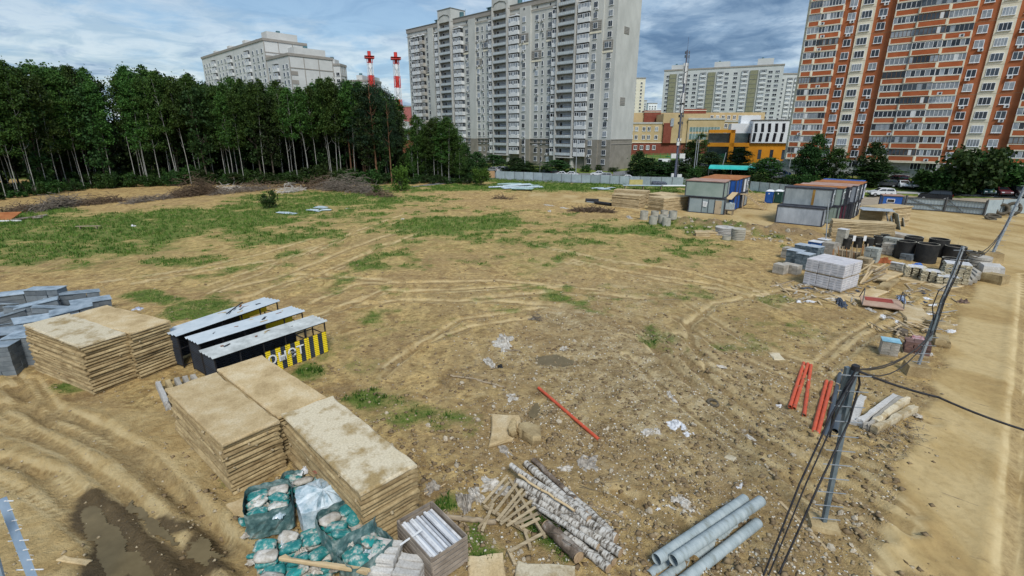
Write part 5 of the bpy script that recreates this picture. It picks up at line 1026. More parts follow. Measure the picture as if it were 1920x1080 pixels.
# named trees on the right part of the wood
for (u, v, vt, ms, lb, nm, w_) in ((708, 345, 152, PT[0], 'big dark pine at the right end of the wood', 'pine_tree', 1.25), (735, 345, 185, PT[1], 'slimmer dark pine at the wood corner beside the flues', 'pine_tree', .95), (688, 344, 150, PT[2], 'tall dark pine second from the wood corner', 'pine_tree', 1.0),
   (785, 342, 218, BT[0], 'birch at the left of the small birch group before the grey block', 'birch_tree', 1.0), (800, 342, 236, BT[1], 'second birch of the small birch group', 'birch_tree', 1.0), (815, 343, 225, BT[3], 'third birch of the small birch group', 'birch_tree', 1.2), (829, 343, 232, BT[5], 'fourth birch of the small birch group', 'birch_tree', 1.3), (842, 343, 222, BT[4], 'fifth and broadest birch of the small birch group', 'birch_tree', 1.35), (852, 341, 245, BT[2], 'short birch at the right end of the small group', 'birch_tree', 1.1),
   (872, 333, 268, DT[1], 'low dark tree between the birch group and the grey block', 'leafy_tree', 1.3), (895, 328, 285, DT[2], 'small dark tree left of the first parked cars', 'leafy_tree', 1.6), (925, 318, 290, DT[3], 'spruce-like dark tree at the left entrance of the grey block', 'leafy_tree', 1.0), (968, 324, 296, DT[0], 'low tree left of the parked cars in front of the grey block', 'leafy_tree', 1.5), (985, 328, 304, DT[2], 'small tree before the middle of the grey block', 'leafy_tree', 1.3), (1042, 326, 300, DT[1], 'round bushy tree at the right entrance of the grey block', 'leafy_tree', 1.9),
   (1196, 333, 284, DT[3], 'round dark tree right of the grey gable', 'leafy_tree', 1.7), (1213, 334, 296, DT[0], 'second round dark tree right of the grey gable', 'leafy_tree', 1.5), (1240, 334, 303, DT[1], 'low dark tree left of the telecom mast', 'leafy_tree', 1.5), (1290, 318, 265, DT[2], 'dark tree directly right of the mast', 'leafy_tree', 1.6), (1308, 318, 250, BT[5], 'tall green tree right of the mast before the school', 'leafy_tree', 1.9), (1330, 322, 285, DT[3], 'dark shrub-like tree left of the turquoise canopy', 'leafy_tree', 1.7), (1262, 332, 300, DT[1], 'dark tree under the mast cabinets', 'leafy_tree', 1.5), (1385, 308, 278, DT[0], 'small tree before the orange centre entrance', 'leafy_tree', 1.3),
   (1437, 336, 295, DT[1], 'dark tree left of the silver cars near the red tower', 'leafy_tree', 1.7), (1505, 338, 270, DT[2], 'dark tree at the left corner of the red tower', 'leafy_tree', 1.3), (1522, 340, 252, DT[0], 'tall dark tree before the left end of the red tower', 'leafy_tree', 1.1), (1560, 342, 277, DT[3], 'broad dark tree before the cream stripe of the red tower', 'leafy_tree', 1.7), (1628, 342, 268, DT[1], 'spruce-like dark tree before the middle of the red tower', 'leafy_tree', 1.3), (1640, 344, 305, DT[2], 'low tree right of the spruce-like one', 'leafy_tree', 1.5),
   (1478, 262 + 30, 262, DT[0], 'small tree beside the orange centre', 'leafy_tree', 1.0)):
    p = GP(u, v); k = ray(u, vt); Ht = CAMH + p.y / k[1] * k[2] - p.z; sm = ms in DT; ms = ST[int(u) % 3] if sm else ms; base = 24 if ms in PT else 9.2 if sm else 23; w_ = w_ * 1.0 if not sm else min(1.5, max(.8, Ht / 9.2 * 1.05)) * base / Ht * (Ht / base) / (Ht / base); tree(nm, lb, 'tree', (p.x, p.y), ms, (w_ if sm else Ht / base * w_), Ht / base)
bigb = bushmesh(2.0, 3.4, lf_shrub, 9, 50, 90, .26); GB = 'hedge bushes before the red tower'
for (u, v, w_, h_, lb) in ((1750, 357, 1.5, 1.1, 'green bush, leftmost of the hedge before the red tower'), (1775, 359, 1.6, 1.2, 'green bush in the hedge left of the big one'), (1812, 361, 2.1, 2.3, 'largest bright green bush of the hedge before the red tower'), (1845, 360, 1.7, 1.9, 'tall green bush right of the largest one'), (1900, 358, 1.8, 1.3, 'dark green bush at the right picture edge'), (1878, 358, 1.4, 1.0, 'low bush left of the one at the right edge'), (1735, 352, 1.0, .7, 'small bush right of the white saloons')):
    tree('bush', lb, 'bush', GP(u, v), (STEM, bigb), w_, h_)
for i in range(20): u = 1418 + i * 11; tree('bush', 'low dark hedge bush behind the cabins', 'bush', GP(u, 346 + (i % 3) * 1.5 + (i > 8) * 3), (STEM, rnd.choice(BU)), rnd.uniform(.8, 1.2), rnd.uniform(.6, .9), 'hedge bushes behind the cabins')
for i in range(16): u = 1190 + i * 14; tree('bush', 'dark shrub on the grassy bank beyond the fence', 'bush', GP(u, 330 + 5 * math.sin(i * 1.7)), (STEM, rnd.choice(BU)), rnd.uniform(.9, 1.5), rnd.uniform(.6, 1.0), 'shrubs on the bank beyond the fence')
for i in range(12): u = 865 + i * 26; tree('bush', 'shrub at the foot of the grey block', 'bush', GP(u, 320 + (i % 2) * 2), (STEM, rnd.choice(BU)), rnd.uniform(.5, 1.0), rnd.uniform(.4, .8), 'shrubs at the foot of the grey block')
for i in range(14): u = 755 + i * 11; tree('bush', 'undergrowth bush around the small birch group', 'bush', GP(u, 343 + (i % 3)), (STEM, rnd.choice(BU)), rnd.uniform(.6, 1.0), rnd.uniform(.4, .9), 'undergrowth of the birch group')
fb = bushmesh(1.0, 3.2, lf_fresh, 21, 26, 50, .2); fb2 = bushmesh(1.6, 3.4, lf_fresh, 22, 34, 60, .22)
tree('young_tree', 'bright green young tree at the left corner before the birch group', 'tree', GP(752, 358), (STEM, fb), 1.25, 1.75); tree('bush', 'bright green bush left of the fence end', 'bush', GP(902, 348), (STEM, fb2), 1.1, 1.25); tree('bush', 'isolated leafy bush on the grass left of the field', 'bush', GP(506, 390), (STEM, bushmesh(1.0, 2.2, lf_shrub, 23, 22, 60, .16)), 1.15, 1.35); tree('bush', 'small bush right of the brushwood heap', 'bush', GP(708, 366), (STEM, fb), .7, .7)
for i, (u, v, h_, w_) in enumerate(((778, 340, 1.0, .8), (792, 339, 1.3, .7), (806, 341, .9, .8), (822, 339, 1.35, .8), (838, 341, 1.1, .9), (852, 340, 1.2, .8), (866, 338, .8, .9), (884, 338, .6, .8), (768, 339, .9, .7), (757, 340, .7, .7))):
    tree('leafy_tree', f'dense young leafy tree in the birch group before the grey block, {ORD[i]} planted', 'tree', GP(u, v), ST[i % 3], w_, h_, 'young trees in the birch group')['label'] = 'dense young leafy tree filling the birch group before the grey block'
for i in range(30): u = 600 + i * 9.5; p = GP(u, 336 + (i % 4)); tree('bush', 'dark bush closing the view behind the pines and birches', 'bush', (p.x, p.y + 4), (STEM, BU[i % 3]), rnd.uniform(1.3, 2), rnd.uniform(1.0, 1.8), 'bushes behind the pines and birches')
for i, (u, vt, w_) in enumerate(((776, 236, .9), (792, 222, 1.0), (808, 230, 1.1), (822, 214, 1.1), (836, 224, 1.25), (850, 232, 1.2), (862, 250, 1.1), (797, 246, 1.2), (829, 240, 1.3), (844, 246, 1.3))):
    p = GP(u, 342 - (i % 3)); k = ray(u, vt); Ht = CAMH + p.y / k[1] * k[2] - p.z; tree('birch_tree', 'x', 'tree', (p.x, p.y), LOWB[i % 3], Ht / 20 * w_, Ht / 20, 'leafy birches of the small group')['label'] = 'leafy low-branched birch crowding the small group before the grey block'
# ---- grass
def tufts(name, n, xr_, yr_, size, kind_m, thr, nb=7, seed=3, w_=.02):
    g = np.random.default_rng(seed); x = g.uniform(xr_[0], xr_[1], n); y = g.uniform(yr_[0], yr_[1], n); gg, rd_, lr_, md_, rb_, gw_ = fields(x[None], y[None]); keep = (gg[0] > thr * g.uniform(.6, 1.3, n)) & (y < np.interp(x, FX, FY) + 30)
    x, y = x[keep], y[keep]; s = np.clip(gg[0][keep], .3, 1); z = height(x[None], y[None])[0]; m = len(x)
    x = np.repeat(x, nb) + g.normal(size=m * nb) * size * .35; y = np.repeat(y, nb) + g.normal(size=m * nb) * size * .35; z = np.repeat(z, nb); s = np.repeat(s, nb)
    a = g.uniform(0, 6.28, len(x)); h = size * g.uniform(.5, 1.2, len(x)) * s; wd = w_ * g.uniform(.6, 1.4, len(x)); ln = h * g.uniform(.1, .7, len(x)); b2 = g.uniform(0, 6.28, len(x))
    A = np.stack([x - np.cos(a) * wd, y - np.sin(a) * wd, z - .02], -1); B = np.stack([x + np.cos(a) * wd, y + np.sin(a) * wd, z - .02], -1); C = np.stack([x + np.cos(b2) * ln, y + np.sin(b2) * ln, z + h], -1)
    V = np.stack([A, B, C], 1).reshape(-1, 3).astype(np.float32); k = len(x); me = bpy.data.meshes.new(name); me.vertices.add(3 * k); me.vertices.foreach_set('co', V.ravel()); me.loops.add(3 * k); me.loops.foreach_set('vertex_index', np.arange(3 * k, dtype=np.int32)); me.polygons.add(k); me.polygons.foreach_set('loop_start', np.arange(0, 3 * k, 3, dtype=np.int32)); me.polygons.foreach_set('loop_total', np.full(k, 3, np.int32)); me.update(calc_edges=True); me.materials.append(kind_m)
    return tag(link(name, me), kind='stuff')
gmA = mat('grass_blade', (.045, .12, .010), (.12, .21, .028), .5, .7, coord='Object', c3=(.075, .14, .02)); gmB = mat('dry_grass_blade', (.20, .18, .06), (.38, .33, .15), .6, .8)
tufts('grass', 30000, (-80, 62), (46, 142), .38, gmA, .30, 6, 3, .055)
tufts('grass', 60000, (-34, 30), (9, 50), .11, gmA, .30, 8, 4, .011)
tufts('dry_grass', 40000, (-70, 45), (26, 110), .16, gmB, .06, 5, 5, .02)
tufts('weeds', 3000, (-20, 12), (9, 28), .24, leafmat('weed_leaf', (.02, .07, .01), (.04, .12, .015), (.07, .18, .03)), .45, 12, 6, .03)
# ---------------------------------------------------------------- concrete road slabs in stacks
def slabmat(name, a, b_, c, lo=.36, hi=.64):
    m = mat(name, a, b_, .9, .9, bump=.35, bscale=9, c3=c, coord='Object', lo=lo, hi=hi, objvar=.12, detail=9); nt = m.node_tree; n, l = nt.nodes, nt.links; b = n['Principled BSDF']
    src = b.inputs['Base Color'].links[0].from_socket; t = n.new('ShaderNodeTexNoise'); t.inputs['Scale'].default_value = 14; t.inputs['Detail'].default_value = 6; t.inputs['Roughness'].default_value = .75
    tcn = [q for q in n if q.bl_idname == 'ShaderNodeTexCoord'][0]; l.new(tcn.outputs['Object'], t.inputs[0]); r = n.new('ShaderNodeValToRGB'); e = r.color_ramp.elements; e[0].position = .34; e[0].color = (.42, .38, .32, 1); e[1].position = .58; e[1].color = (1.12, 1.12, 1.12, 1)
    l.new(t.outputs[0], r.inputs[0]); mx_ = n.new('ShaderNodeMixRGB'); mx_.blend_type = 'MULTIPLY'; mx_.inputs[0].default_value = .45; l.new(src, mx_.inputs[1]); l.new(r.outputs[0], mx_.inputs[2]); l.new(mx_.outputs[0], b.inputs['Base Color']); return m
sl_m = slabmat('weathered_slab_concrete', (.22, .155, .075), (.47, .37, .205), (.35, .265, .14)); sl_top = slabmat('sandy_slab_top', (.33, .235, .115), (.60, .50, .33), (.50, .38, .21), .30, .68); sl_pale = slabmat('stained_slab_top', (.34, .25, .12), (.56, .485, .34), (.60, .53, .39), .38, .66)
sl_far = slabmat('tan_slab_concrete', (.38, .29, .165), (.55, .44, .27), (.46, .36, .21))
def slab_mesh(L, W, H, m, seed, chip=.05, name='concrete_slab', step=.3):
    g = random.Random(seed); out = []; n1 = max(3, int(L / step)); n2 = max(2, int(W / step))
    per = [(-L / 2 + L * i / n1, -W / 2, 0, -1) for i in range(n1)] + [(L / 2, -W / 2 + W * i / n2, 1, 0) for i in range(n2)] + [(L / 2 - L * i / n1, W / 2, 0, 1) for i in range(n1)] + [(-L / 2, W / 2 - W * i / n2, -1, 0) for i in range(n2)]
    b = MB(); k = len(per); V = []; ch = [g.random() ** 2.5 * chip + (g.uniform(.05, .14) if g.random() < .06 else 0) for _ in per]; run = [(ch[i] + ch[i - 1]) / 2 for i in range(k)]
    for (z, ins, w_) in ((0, .02, .6), (H * .35, 0, .3), (H * .75, .004, .8), (H, .03, 1.3)):
        for (x, y, nx_, ny_), c in zip(per, run):
            cc = ins + c * w_ + g.uniform(0, .008); sx = -1 if x > 0 else 1; sy = -1 if y > 0 else 1
            V.append((x + (-nx_ * cc if nx_ else 0), y + (-ny_ * cc if ny_ else 0), z + (g.uniform(-.006, .006) if 0 < z < H else 0)))
    F = []
    for r_ in range(3):
        for i in range(k): j = (i + 1) % k; F.append((r_ * k + i, r_ * k + j, (r_ + 1) * k + j, (r_ + 1) * k + i))
    F.append(tuple(range(3 * k, 4 * k))); F.append(tuple(range(k))[::-1]); b.add(V, F); return b.mesh(name, m)
SH = .158
SLM = [slab_mesh(6, 2, .128, sl_m, s, .08) for s in range(9)]; SLT = slab_mesh(6, 2, SH - .02, sl_top, 50, .035); SLP = slab_mesh(6, 2, SH - .02, sl_pale, 51, .07); SLF = [slab_mesh(6, 2, .16, sl_far, 60 + s, .07, step=.5) for s in range(4)]
crumb = mat('crumbled_concrete', (.30, .22, .12), (.50, .42, .28), 6, .95)
def stack(corners, n, where, H=None, top=None, group=None, pitch=SH, meshes=None, tilt=0.0, cnt_from_top=True, size=(6, 2), sw=.055):
    """corners: px of the top face of the stack (z = top)"""
    H = n * pitch; P = [Vector(G(u, v, H)) for u, v in corners]; c = sum(P, Vector()) / len(P)
    if len(P) == 4: d = ((P[2] - P[1]) + (P[3] - P[0])); ang = math.atan2(d.y, d.x)
    zb = hz(c.x, c.y) - .04
    for k in range(n):
        me_ = rnd.choice(meshes or SLM); me_ = top if (k == n - 1 and top) else me_
        nm = ORD[n - 1 - k] + ' from the top of ' + where if k < n - 1 else 'topmost slab of ' + where
        o = link('concrete_slab', me_, None, (c.x + rnd.uniform(-sw, sw), c.y + rnd.uniform(-sw, sw), zb + k * pitch)); o.rotation_euler = (rnd.uniform(-.004, .004), rnd.uniform(-.003, .003), ang + rnd.uniform(-.018, .018) + (math.pi if rnd.random() < .5 else 0))
        tag(o, 'sandy road slab, ' + nm, 'concrete slab', 'road slabs in ' + where, 'thing')
    b = MB(); cs, sn = math.cos(ang), math.sin(ang)
    for q in range(26 if size[0] > 3 else 10):
        side = rnd.choice((-1, -1, 1)); k = rnd.randrange(1, n)
        if rnd.random() < .6: x, y = rnd.uniform(-2.9, 2.9), side * 1.0 * rnd.uniform(.97, 1.02)
        else: x, y = rnd.choice((-1, 1)) * 3.0 * rnd.uniform(.985, 1.01), rnd.uniform(-.95, .95)
        s = rnd.uniform(.02, .07); X_, Y_ = c.x + x * cs - y * sn, c.y + x * sn + y * cs
        b.box((X_, Y_, zb + k * pitch), (s * 1.6, s, s), mx=Euler((rnd.random() * 3, rnd.random() * 3, rnd.random() * 3)).to_matrix().to_4x4())
    tag(b.build('concrete_crumbs', crumb), kind='stuff'); return c, ang
SA = [(317, 723), (402, 695), (519, 788), (419, 824)]; SB_ = [(410, 692), (485.5, 661.5), (597, 737), (528, 784)]; SC = [(541, 777), (624, 739), (770, 858), (672.6, 910)]
stack(SB_, 14, 'the middle of the three front stacks', top=SLT); stack(SA, 14, 'the left of the three front stacks', top=SLT); stack(SC, 15, 'the right of the three front stacks', top=SLP)
stack([(43.7, 607.5), (127, 588), (232, 621), (150, 645)], 17, 'the left stack of the left pair', top=SLP); stack([(129, 588), (202, 573), (309, 600), (241, 620)], 17, 'the right stack of the left pair', top=SLT)
# far stacks near the left cabin group: front edge base px
def far_stack(a, b_, n, where, deep=6.0, wid=None, meshes=SLF, pitch=.19, group=None, ang=None):
    A_, B_ = GP(*a), GP(*b_); d = (B_ - A_); L = d.length; an = math.atan2(d.y, d.x); c = (A_ + B_) / 2 + Vector((-math.sin(an), math.cos(an), 0)) * (deep / 2)
    ms = [slab_mesh(L, deep, pitch - .02, sl_far, 80 + q + int(a[0]), .09, step=.5) for q in range(3)]
    for k in range(n):
        nm = ORD[n - 1 - k] + ' from the top of ' + where if k < n - 1 else 'topmost slab of ' + where
        o = link('concrete_slab', rnd.choice(ms), None, (c.x + rnd.uniform(-.06, .06), c.y + rnd.uniform(-.06, .06), A_.z - .05 + k * pitch)); o.rotation_euler = (0, 0, an + rnd.uniform(-.012, .012)); tag(o, 'tan road slab, ' + nm, 'concrete slab', 'road slabs in ' + where, 'thing')
far_stack((1146, 388), (1197, 393), 12, 'the leftmost far stack beside the path', 2.6); far_stack((1150, 379), (1212, 383), 13, 'the far stack behind the leftmost one', 2.2, pitch=.18)
far_stack((1214, 394), (1243, 399), 12, 'the end-on stack left of the grey-green cabin', 6.5); far_stack((1247, 391), (1270, 387), 12, 'the narrow stack touching the left cabin group', 3.5)
far_stack((1556, 448), (1674, 456), 13, 'the long stack behind the black tubs', 2.0, pitch=.17); far_stack((1607, 423), (1650, 430), 14, 'the end-on stack behind the long one', 6.2, pitch=.2)
# single slabs lying on the ground
def ground_slab(label, cs, m, H=.16, name='concrete_slab', cat='concrete slab', chip=.1, seed=1, dz=0.0, group=None):
    P = [G(u, v, H) for u, v in cs]; c = sum(P, Vector()) / 4; d = ((P[2] - P[1]) + (P[3] - P[0])); L = d.length / 2; W = (((P[1] - P[0]) + (P[2] - P[3])).length) / 2
    o = link(name, slab_mesh(L, W, H, m, seed, chip, name), None, (c.x, c.y, hz(c.x, c.y) - .03 + dz)); o.rotation_euler = (rnd.uniform(-.015, .015), rnd.uniform(-.015, .015), math.atan2(d.y, d.x)); return tag(o, label, cat, group, 'thing')
ground_slab('sandy slab lying flat between the left front stack and the cement bags', [(417, 940), (560, 880), (612, 935), (470, 1005)], sl_top, .14, seed=3)
ground_slab('wet sandy slab at the bottom edge beside the slatted crate', [(872, 1085), (880, 1050), (935, 1028), (960, 1090)], sl_top, .12, seed=4); ground_slab('pale grey slab at the bottom edge under the birch logs', [(958, 1095), (972, 1047), (1060, 1060), (1100, 1095)], sl_pale, .12, seed=5)
def rock_px(label, pts, h, m, tilt=(0, 0), dz=0.0, name='broken_slab_piece', cat='slab piece', group=None):
    P = [G(u, v, h) for u, v in pts]; Q = []
    for a, c_ in zip(P, P[1:] + P[:1]):
        for t_ in (0, .34, .67): q = a.lerp(c_, t_); Q.append(Vector((q.x + rnd.uniform(-.03, .03), q.y + rnd.uniform(-.03, .03), 0)))
    c = sum(Q, Vector()) / len(Q); n_ = len(Q); b = MB(); V = []
    for (z, s_) in ((-.08, .93), (h * .4, 1.03), (h * .85, 1.0), (h, .93)): V += [((q.x - c.x) * s_ + rnd.uniform(-.02, .02), (q.y - c.y) * s_ + rnd.uniform(-.02, .02), z + rnd.uniform(-.02, .02)) for q in Q]
    V.append((0, 0, h + .01)); b.add(V, [(r_ * n_ + i_, r_ * n_ + (i_ + 1) % n_, (r_ + 1) * n_ + (i_ + 1) % n_, (r_ + 1) * n_ + i_) for r_ in range(3) for i_ in range(n_)] + [(3 * n_ + i_, 3 * n_ + (i_ + 1) % n_, 4 * n_) for i_ in range(n_)][::1]); o = b.build(name, m); o.location = (c.x, c.y, hz(c.x, c.y) + dz); o.rotation_euler = (tilt[0], tilt[1], 0); return tag(o, label, cat, group, 'thing')
rock_px('broken slab piece near the small puddle, flat left one with straight corner', [(917, 834), (960, 822), (975, 800), (975, 781), (923, 780)], .20, sl_top, (.06, .03), .04); rock_px('chunky broken slab piece, right one of three near the orange pipe', [(970, 806), (982, 816), (998, 826), (1013, 823), (1013, 798), (990, 790), (972, 794)], .30, sl_m, (-.12, .1), .06); rock_px('small wedge of broken slab between the two larger pieces', [(953, 808), (958, 817), (968, 814), (970, 797), (962, 793)], .30, sl_m, (.1, -.1), .2)
ground_slab('thin broken board at the edge of the left puddle', [(102, 1047), (115, 1038), (172, 1043), (160, 1056)], sl_top, .06, seed=9, name='board', cat='board'); ground_slab('sandy slab before the ramp sheet on the right', [(1681, 592), (1691, 566), (1747, 571), (1742, 600)], sl_top, .3, seed=10); ground_slab('thick slab block under the foil bag by the track', [(1743, 607), (1746, 598), (1782, 600), (1784, 609)], sl_m, .4, seed=11)
ground_slab('greyish flat piece of slab in the churned soil', [(1442, 672), (1450, 662), (1470, 662), (1464, 674)], sl_pale, .08, seed=12); ground_slab('small pale slab scrap lying below the old tyre', [(1358, 858), (1364, 850), (1382, 857), (1376, 866)], sl_pale, .07, seed=13)
ground_slab('sunken sandy slab scrap before the white pallets', [(1400, 552), (1420, 540), (1452, 545), (1440, 556)], sl_top, .05, seed=14)
# ---------------------------------------------------------------- corrugated sheds
galv = mat('galvanised_roof', (.46, .52, .56), (.58, .63, .66), 1.2, .4, metal=.25, spec=.5, c3=(.52, .575, .61)); rusts = mat('stained_roof', (.36, .38, .37), (.58, .61, .60), 1.5, .55, metal=.2)
nav = mat('navy_sheet', (.018, .024, .036), (.035, .045, .06), 1, .5); yels = mat('yellow_stripe_paint', (.66, .50, .01), (.74, .58, .02), 1, .45); blf = mat('black_steel', (.012, .013, .016), (.03, .03, .034), 2, .5)
groove = mat('dusty_roof_groove', (.07, .085, .095), (.24, .27, .29), 1.6, .7, c3=(.14, .165, .18))  # dark copy of the roof metal: shade of the corrugation put into colour
def shed(label, top4, roofm, sign=False, H=1.95):
    P = [G(u, v, H) for u, v in top4]; a = P[0]; d = (P[1] - P[0] + P[2] - P[3]) / 2; L = d.length; an = math.atan2(d.y, d.x); W = 1.35
    c0 = P[3]; o = thing('site_shed', label, 'shed', (c0.x, c0.y, hz(c0.x, c0.y)), an, 'corrugated fence-panel sheds')    # local x along, y back
    HH = H - hz(c0.x, c0.y) * 0
    b = MB(); n = 44; V = []     # roof: ridges run along the length
    m_ = 10
    for i in range(m_ + 1):
        y = -.15 + (W + .3) * i / m_; z = HH - .02 - .05 * (i / m_) + (.09 if i % 2 else 0)
        for x in (-.15, L * .33, L * .66, L + .15): V.append((x + rnd.uniform(-.01, .01), y, z + rnd.uniform(-.008, .008)))
    [b.add([V[4 * i + k] for k in range(8)], [(q, q + 1, q + 5, q + 4) for q in range(3)], 1 if i % 2 else 0) for i in range(m_)]; b.build('roof_sheet', [roofm, groove], o)  # back slope of every ridge takes the painted shade colour
    for (xx, yy) in [(x, y) for x in [L * i / 5 for i in range(6)] for y in (0, W)]: b = MB(); b.box((xx, yy, HH / 2 - .04), (.06, .06, HH - .08)); b.build('post', blf, o)
    b = MB()
    for y in (0, W):
        for z in (HH - .10, HH * .58, .12): b.bar((0, y, z), (L, y, z), .045)
    for x in (0, L):
        for z in (HH - .10, HH * .58, .12): b.bar((x, 0, z), (x, W, z), .045)
    b.build('rail', blf, o)
    def ribbed(x0, x1, y, z0, z1, m, nm):
        b = MB(); k = max(4, int((z1 - z0) / .11)); V = []
        for i in range(2 * k + 1): z = z0 + (z1 - z0) * i / (2 * k); yy = y + (.028 if i % 2 else 0); V += [(x0, yy, z), (x1, yy, z)]
        b.add(V, [(2 * i, 2 * i + 1, 2 * i + 3, 2 * i + 2) for i in range(2 * k)]); return b.build(nm, m, o)
    ribbed(0, L * .82, W - .04, .1, HH - .35, nav, 'back_sheet')
    q = ribbed(0, W, 0, .1, HH - .15, nav, 'end_sheet'); q.rotation_euler = (0, 0, R(90))
    if not sign: ribbed(L * .1, L * .72, .02, .1, HH * .52, nav, 'front_sheet')
    if sign:
        ribbed(0, L * .5, .03, .1, HH * .55, nav, 'front_sheet')
        n_ = 13; x0, x1 = L * .40, L + .02; w_ = (x1 - x0) / n_
        for i in range(n_): ribbed(x0 + i * w_, x0 + (i + 1) * w_, -.05, -.05, HH * .68, yels if i % 2 == 0 else nav, 'yellow_stripe' if i % 2 == 0 else 'dark_stripe')
        text('онет', .95, whm, o, (x0 + (x1 - x0) * .30, -.085, HH * .42), (R(90), 0, 0), .012)
    else:
        b = MB(); b.box((L * .8, W * .5, HH * .72), (L * .3, .03, .3)); b.build('yellow_board', yels, o)
    for k in range(7):
        x, y = rnd.uniform(.3, L - .4), rnd.uniform(.1, W - .2); b = MB(); b.box((x, y, HH + .03), (rnd.uniform(.12, .5), rnd.uniform(.03, .12), .02), rz=rnd.uniform(-.5, .9)); b.build('litter_scrap', [sl_top, mat('rust_scrap', (.16, .06, .03), (.26, .12, .06), 4, .9), blf][k % 3], o)
    return o, an, L
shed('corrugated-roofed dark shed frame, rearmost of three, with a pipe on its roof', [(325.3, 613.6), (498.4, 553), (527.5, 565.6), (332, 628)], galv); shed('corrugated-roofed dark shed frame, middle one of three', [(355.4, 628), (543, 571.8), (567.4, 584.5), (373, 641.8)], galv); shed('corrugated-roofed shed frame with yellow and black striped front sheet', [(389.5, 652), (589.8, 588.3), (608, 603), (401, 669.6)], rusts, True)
p = G(425, 590, 2.0); q = G(455, 568, 2.0); b = MB(); b.bar((0, 0, 0), (q - p), .05); o = b.build('metal_bar', blf); o.location = p + Vector((0, 0, .05)); tag(o, 'dark metal bar lying on the rearmost shed roof', 'bar')
# concrete kerb beams left of the left front stack
def beam_px(label, a, b_, w_, h_, m, z=0.0, cat='concrete beam', name='concrete_beam', group=None, dz=.0, tilt=0.0):
    A_, B_ = G(*a, h_ + z), G(*b_, h_ + z); c = (A_ + B_) / 2; d = B_ - A_; L = d.length; o = link(name, slab_mesh(L, w_, h_, m, int(a[0] * 7 + a[1]), .02, name), None, (c.x, c.y, hz(c.x, c.y) + z + dz - .02)); o.rotation_euler = (0, tilt, math.atan2(d.y, d.x)); return tag(o, label, cat, group, 'thing')
grc_ = slabmat('grey_concrete', (.30, .28, .24), (.46, .43, .38), (.38, .355, .31)); lgc = slabmat('light_grey_concrete', (.42, .41, .39), (.56, .55, .53), (.49, .48, .46))
for i, (a, b_, m) in enumerate((((295, 713), (313, 752), lgc), ((313, 710), (330, 742), sl_m), ((330, 706), (346, 735), grc_), ((345, 703), (362, 730), grc_), ((360, 700), (378, 724), grc_))): beam_px(f'short grey concrete beam leaning by the left front stack, {ORD[i]} from the left', a, b_, .26, .5, m, group='beams by the left front stack')
for lb, a, b_, w_, m in (('concrete beam left of the bundle by the leaning pole, light top', (1601, 783), (1619, 735), .34, lgc), ('tan concrete beam, left one of the bundle by the track', (1613, 786), (1680, 738), .3, lgc), ('middle concrete beam of the bundle by the track', (1626, 795), (1690, 742), .26, grc_), ('right concrete beam of the bundle by the track', (1642, 788), (1702, 743), .28, sl_pale), ('separate concrete beam nearest the haul road', (1640, 801), (1716, 760), .3, sl_pale)): beam_px(lb, a, b_, w_, .34, m, group='concrete beams by the track')
for i, (a, b_) in enumerate((((1799, 503), (1820, 527)), ((1806, 500), (1829, 523)), ((1812, 495), (1835, 517)), ((1822, 500), (1838, 510)))): beam_px(f'grey beam in the heap left of the third pole block, {ORD[i]} from the left', a, b_, .35, .35, grc_, z=.12 * i, group='beams near the third pole')
# ---------------------------------------------------------------- pipes
def pipe(label, a, b_, r, m, z=None, wall=.012, cat='pipe', group=None, zr_=0.0, n=20):
    z = r if z is None else z; A_, B_ = G(*a, z), G(*b_, z); zz_ = hz((A_.x + B_.x) / 2, (A_.y + B_.y) / 2); A_.z = B_.z = 0; d = B_ - A_; L = d.length; b = MB()
    b.tube([(0, 0, 0), (L / 2, 0, 0), (L, 0, 0)], r, n, 0, caps=False); b.tube([(0, 0, 0), (L, 0, 0)], r - wall, n, 0, caps=False, flip=True)
    for x in (0, L):
        V = [(x, rr * math.cos(2 * math.pi * k / n), rr * math.sin(2 * math.pi * k / n)) for rr in (r, r - wall) for k in range(n)]; b.add(V, [(k, (k + 1) % n, n + (k + 1) % n, n + k) for k in range(n)])
    o = b.build('pipe', m); o.location = (A_.x, A_.y, zz_ + z - .01); o.rotation_euler = (0, 0, math.atan2(d.y, d.x)); return tag(o, label, cat, group, 'thing')
asb = mat('grey_cement_pipe', (.20, .22, .20), (.38, .43, .44), 1.5, .75, bump=.3, bscale=18, stretch=(3, 1, 1), c3=(.30, .355, .37), detail=9, lo=.32, hi=.62); org = mat('orange_plastic_pipe', (.34, .09, .04), (.58, .10, .042), 3.0, .45, spec=.4, c3=(.50, .08, .035), lo=.30, hi=.6, detail=9); dkp = mat('dark_grey_pipe', (.045, .06, .075), (.08, .10, .12), 1, .4); blackpipe = mat('black_pipe', (.012, .013, .015), (.03, .03, .034), 2, .5)
GPp = 'grey cement pipes at the bottom'
pipe('grey cement pipe, lower left one under the pile, open end showing', (1218, 1068), (1375, 950), .16, asb, .16, group=GPp); pipe('grey cement pipe lying second on the ground, open end at the bottom', (1232, 1085), (1400, 962), .16, asb, .16, group=GPp); pipe('grey cement pipe resting on the ground at the right of the pile', (1262, 1100), (1422, 976), .17, asb, .17, group=GPp)
pipe('grey cement pipe, upper left one on top of the pile', (1231, 1046), (1397, 933), .175, asb, .44, group=GPp); pipe('grey cement pipe, upper right one on top of the pile', (1262, 1052), (1427, 940), .175, asb, .45, group=GPp)
pipe('single orange plastic pipe in the middle of the churned soil', (1010, 727), (1123, 824), .075, org); GO = 'orange plastic pipes right'
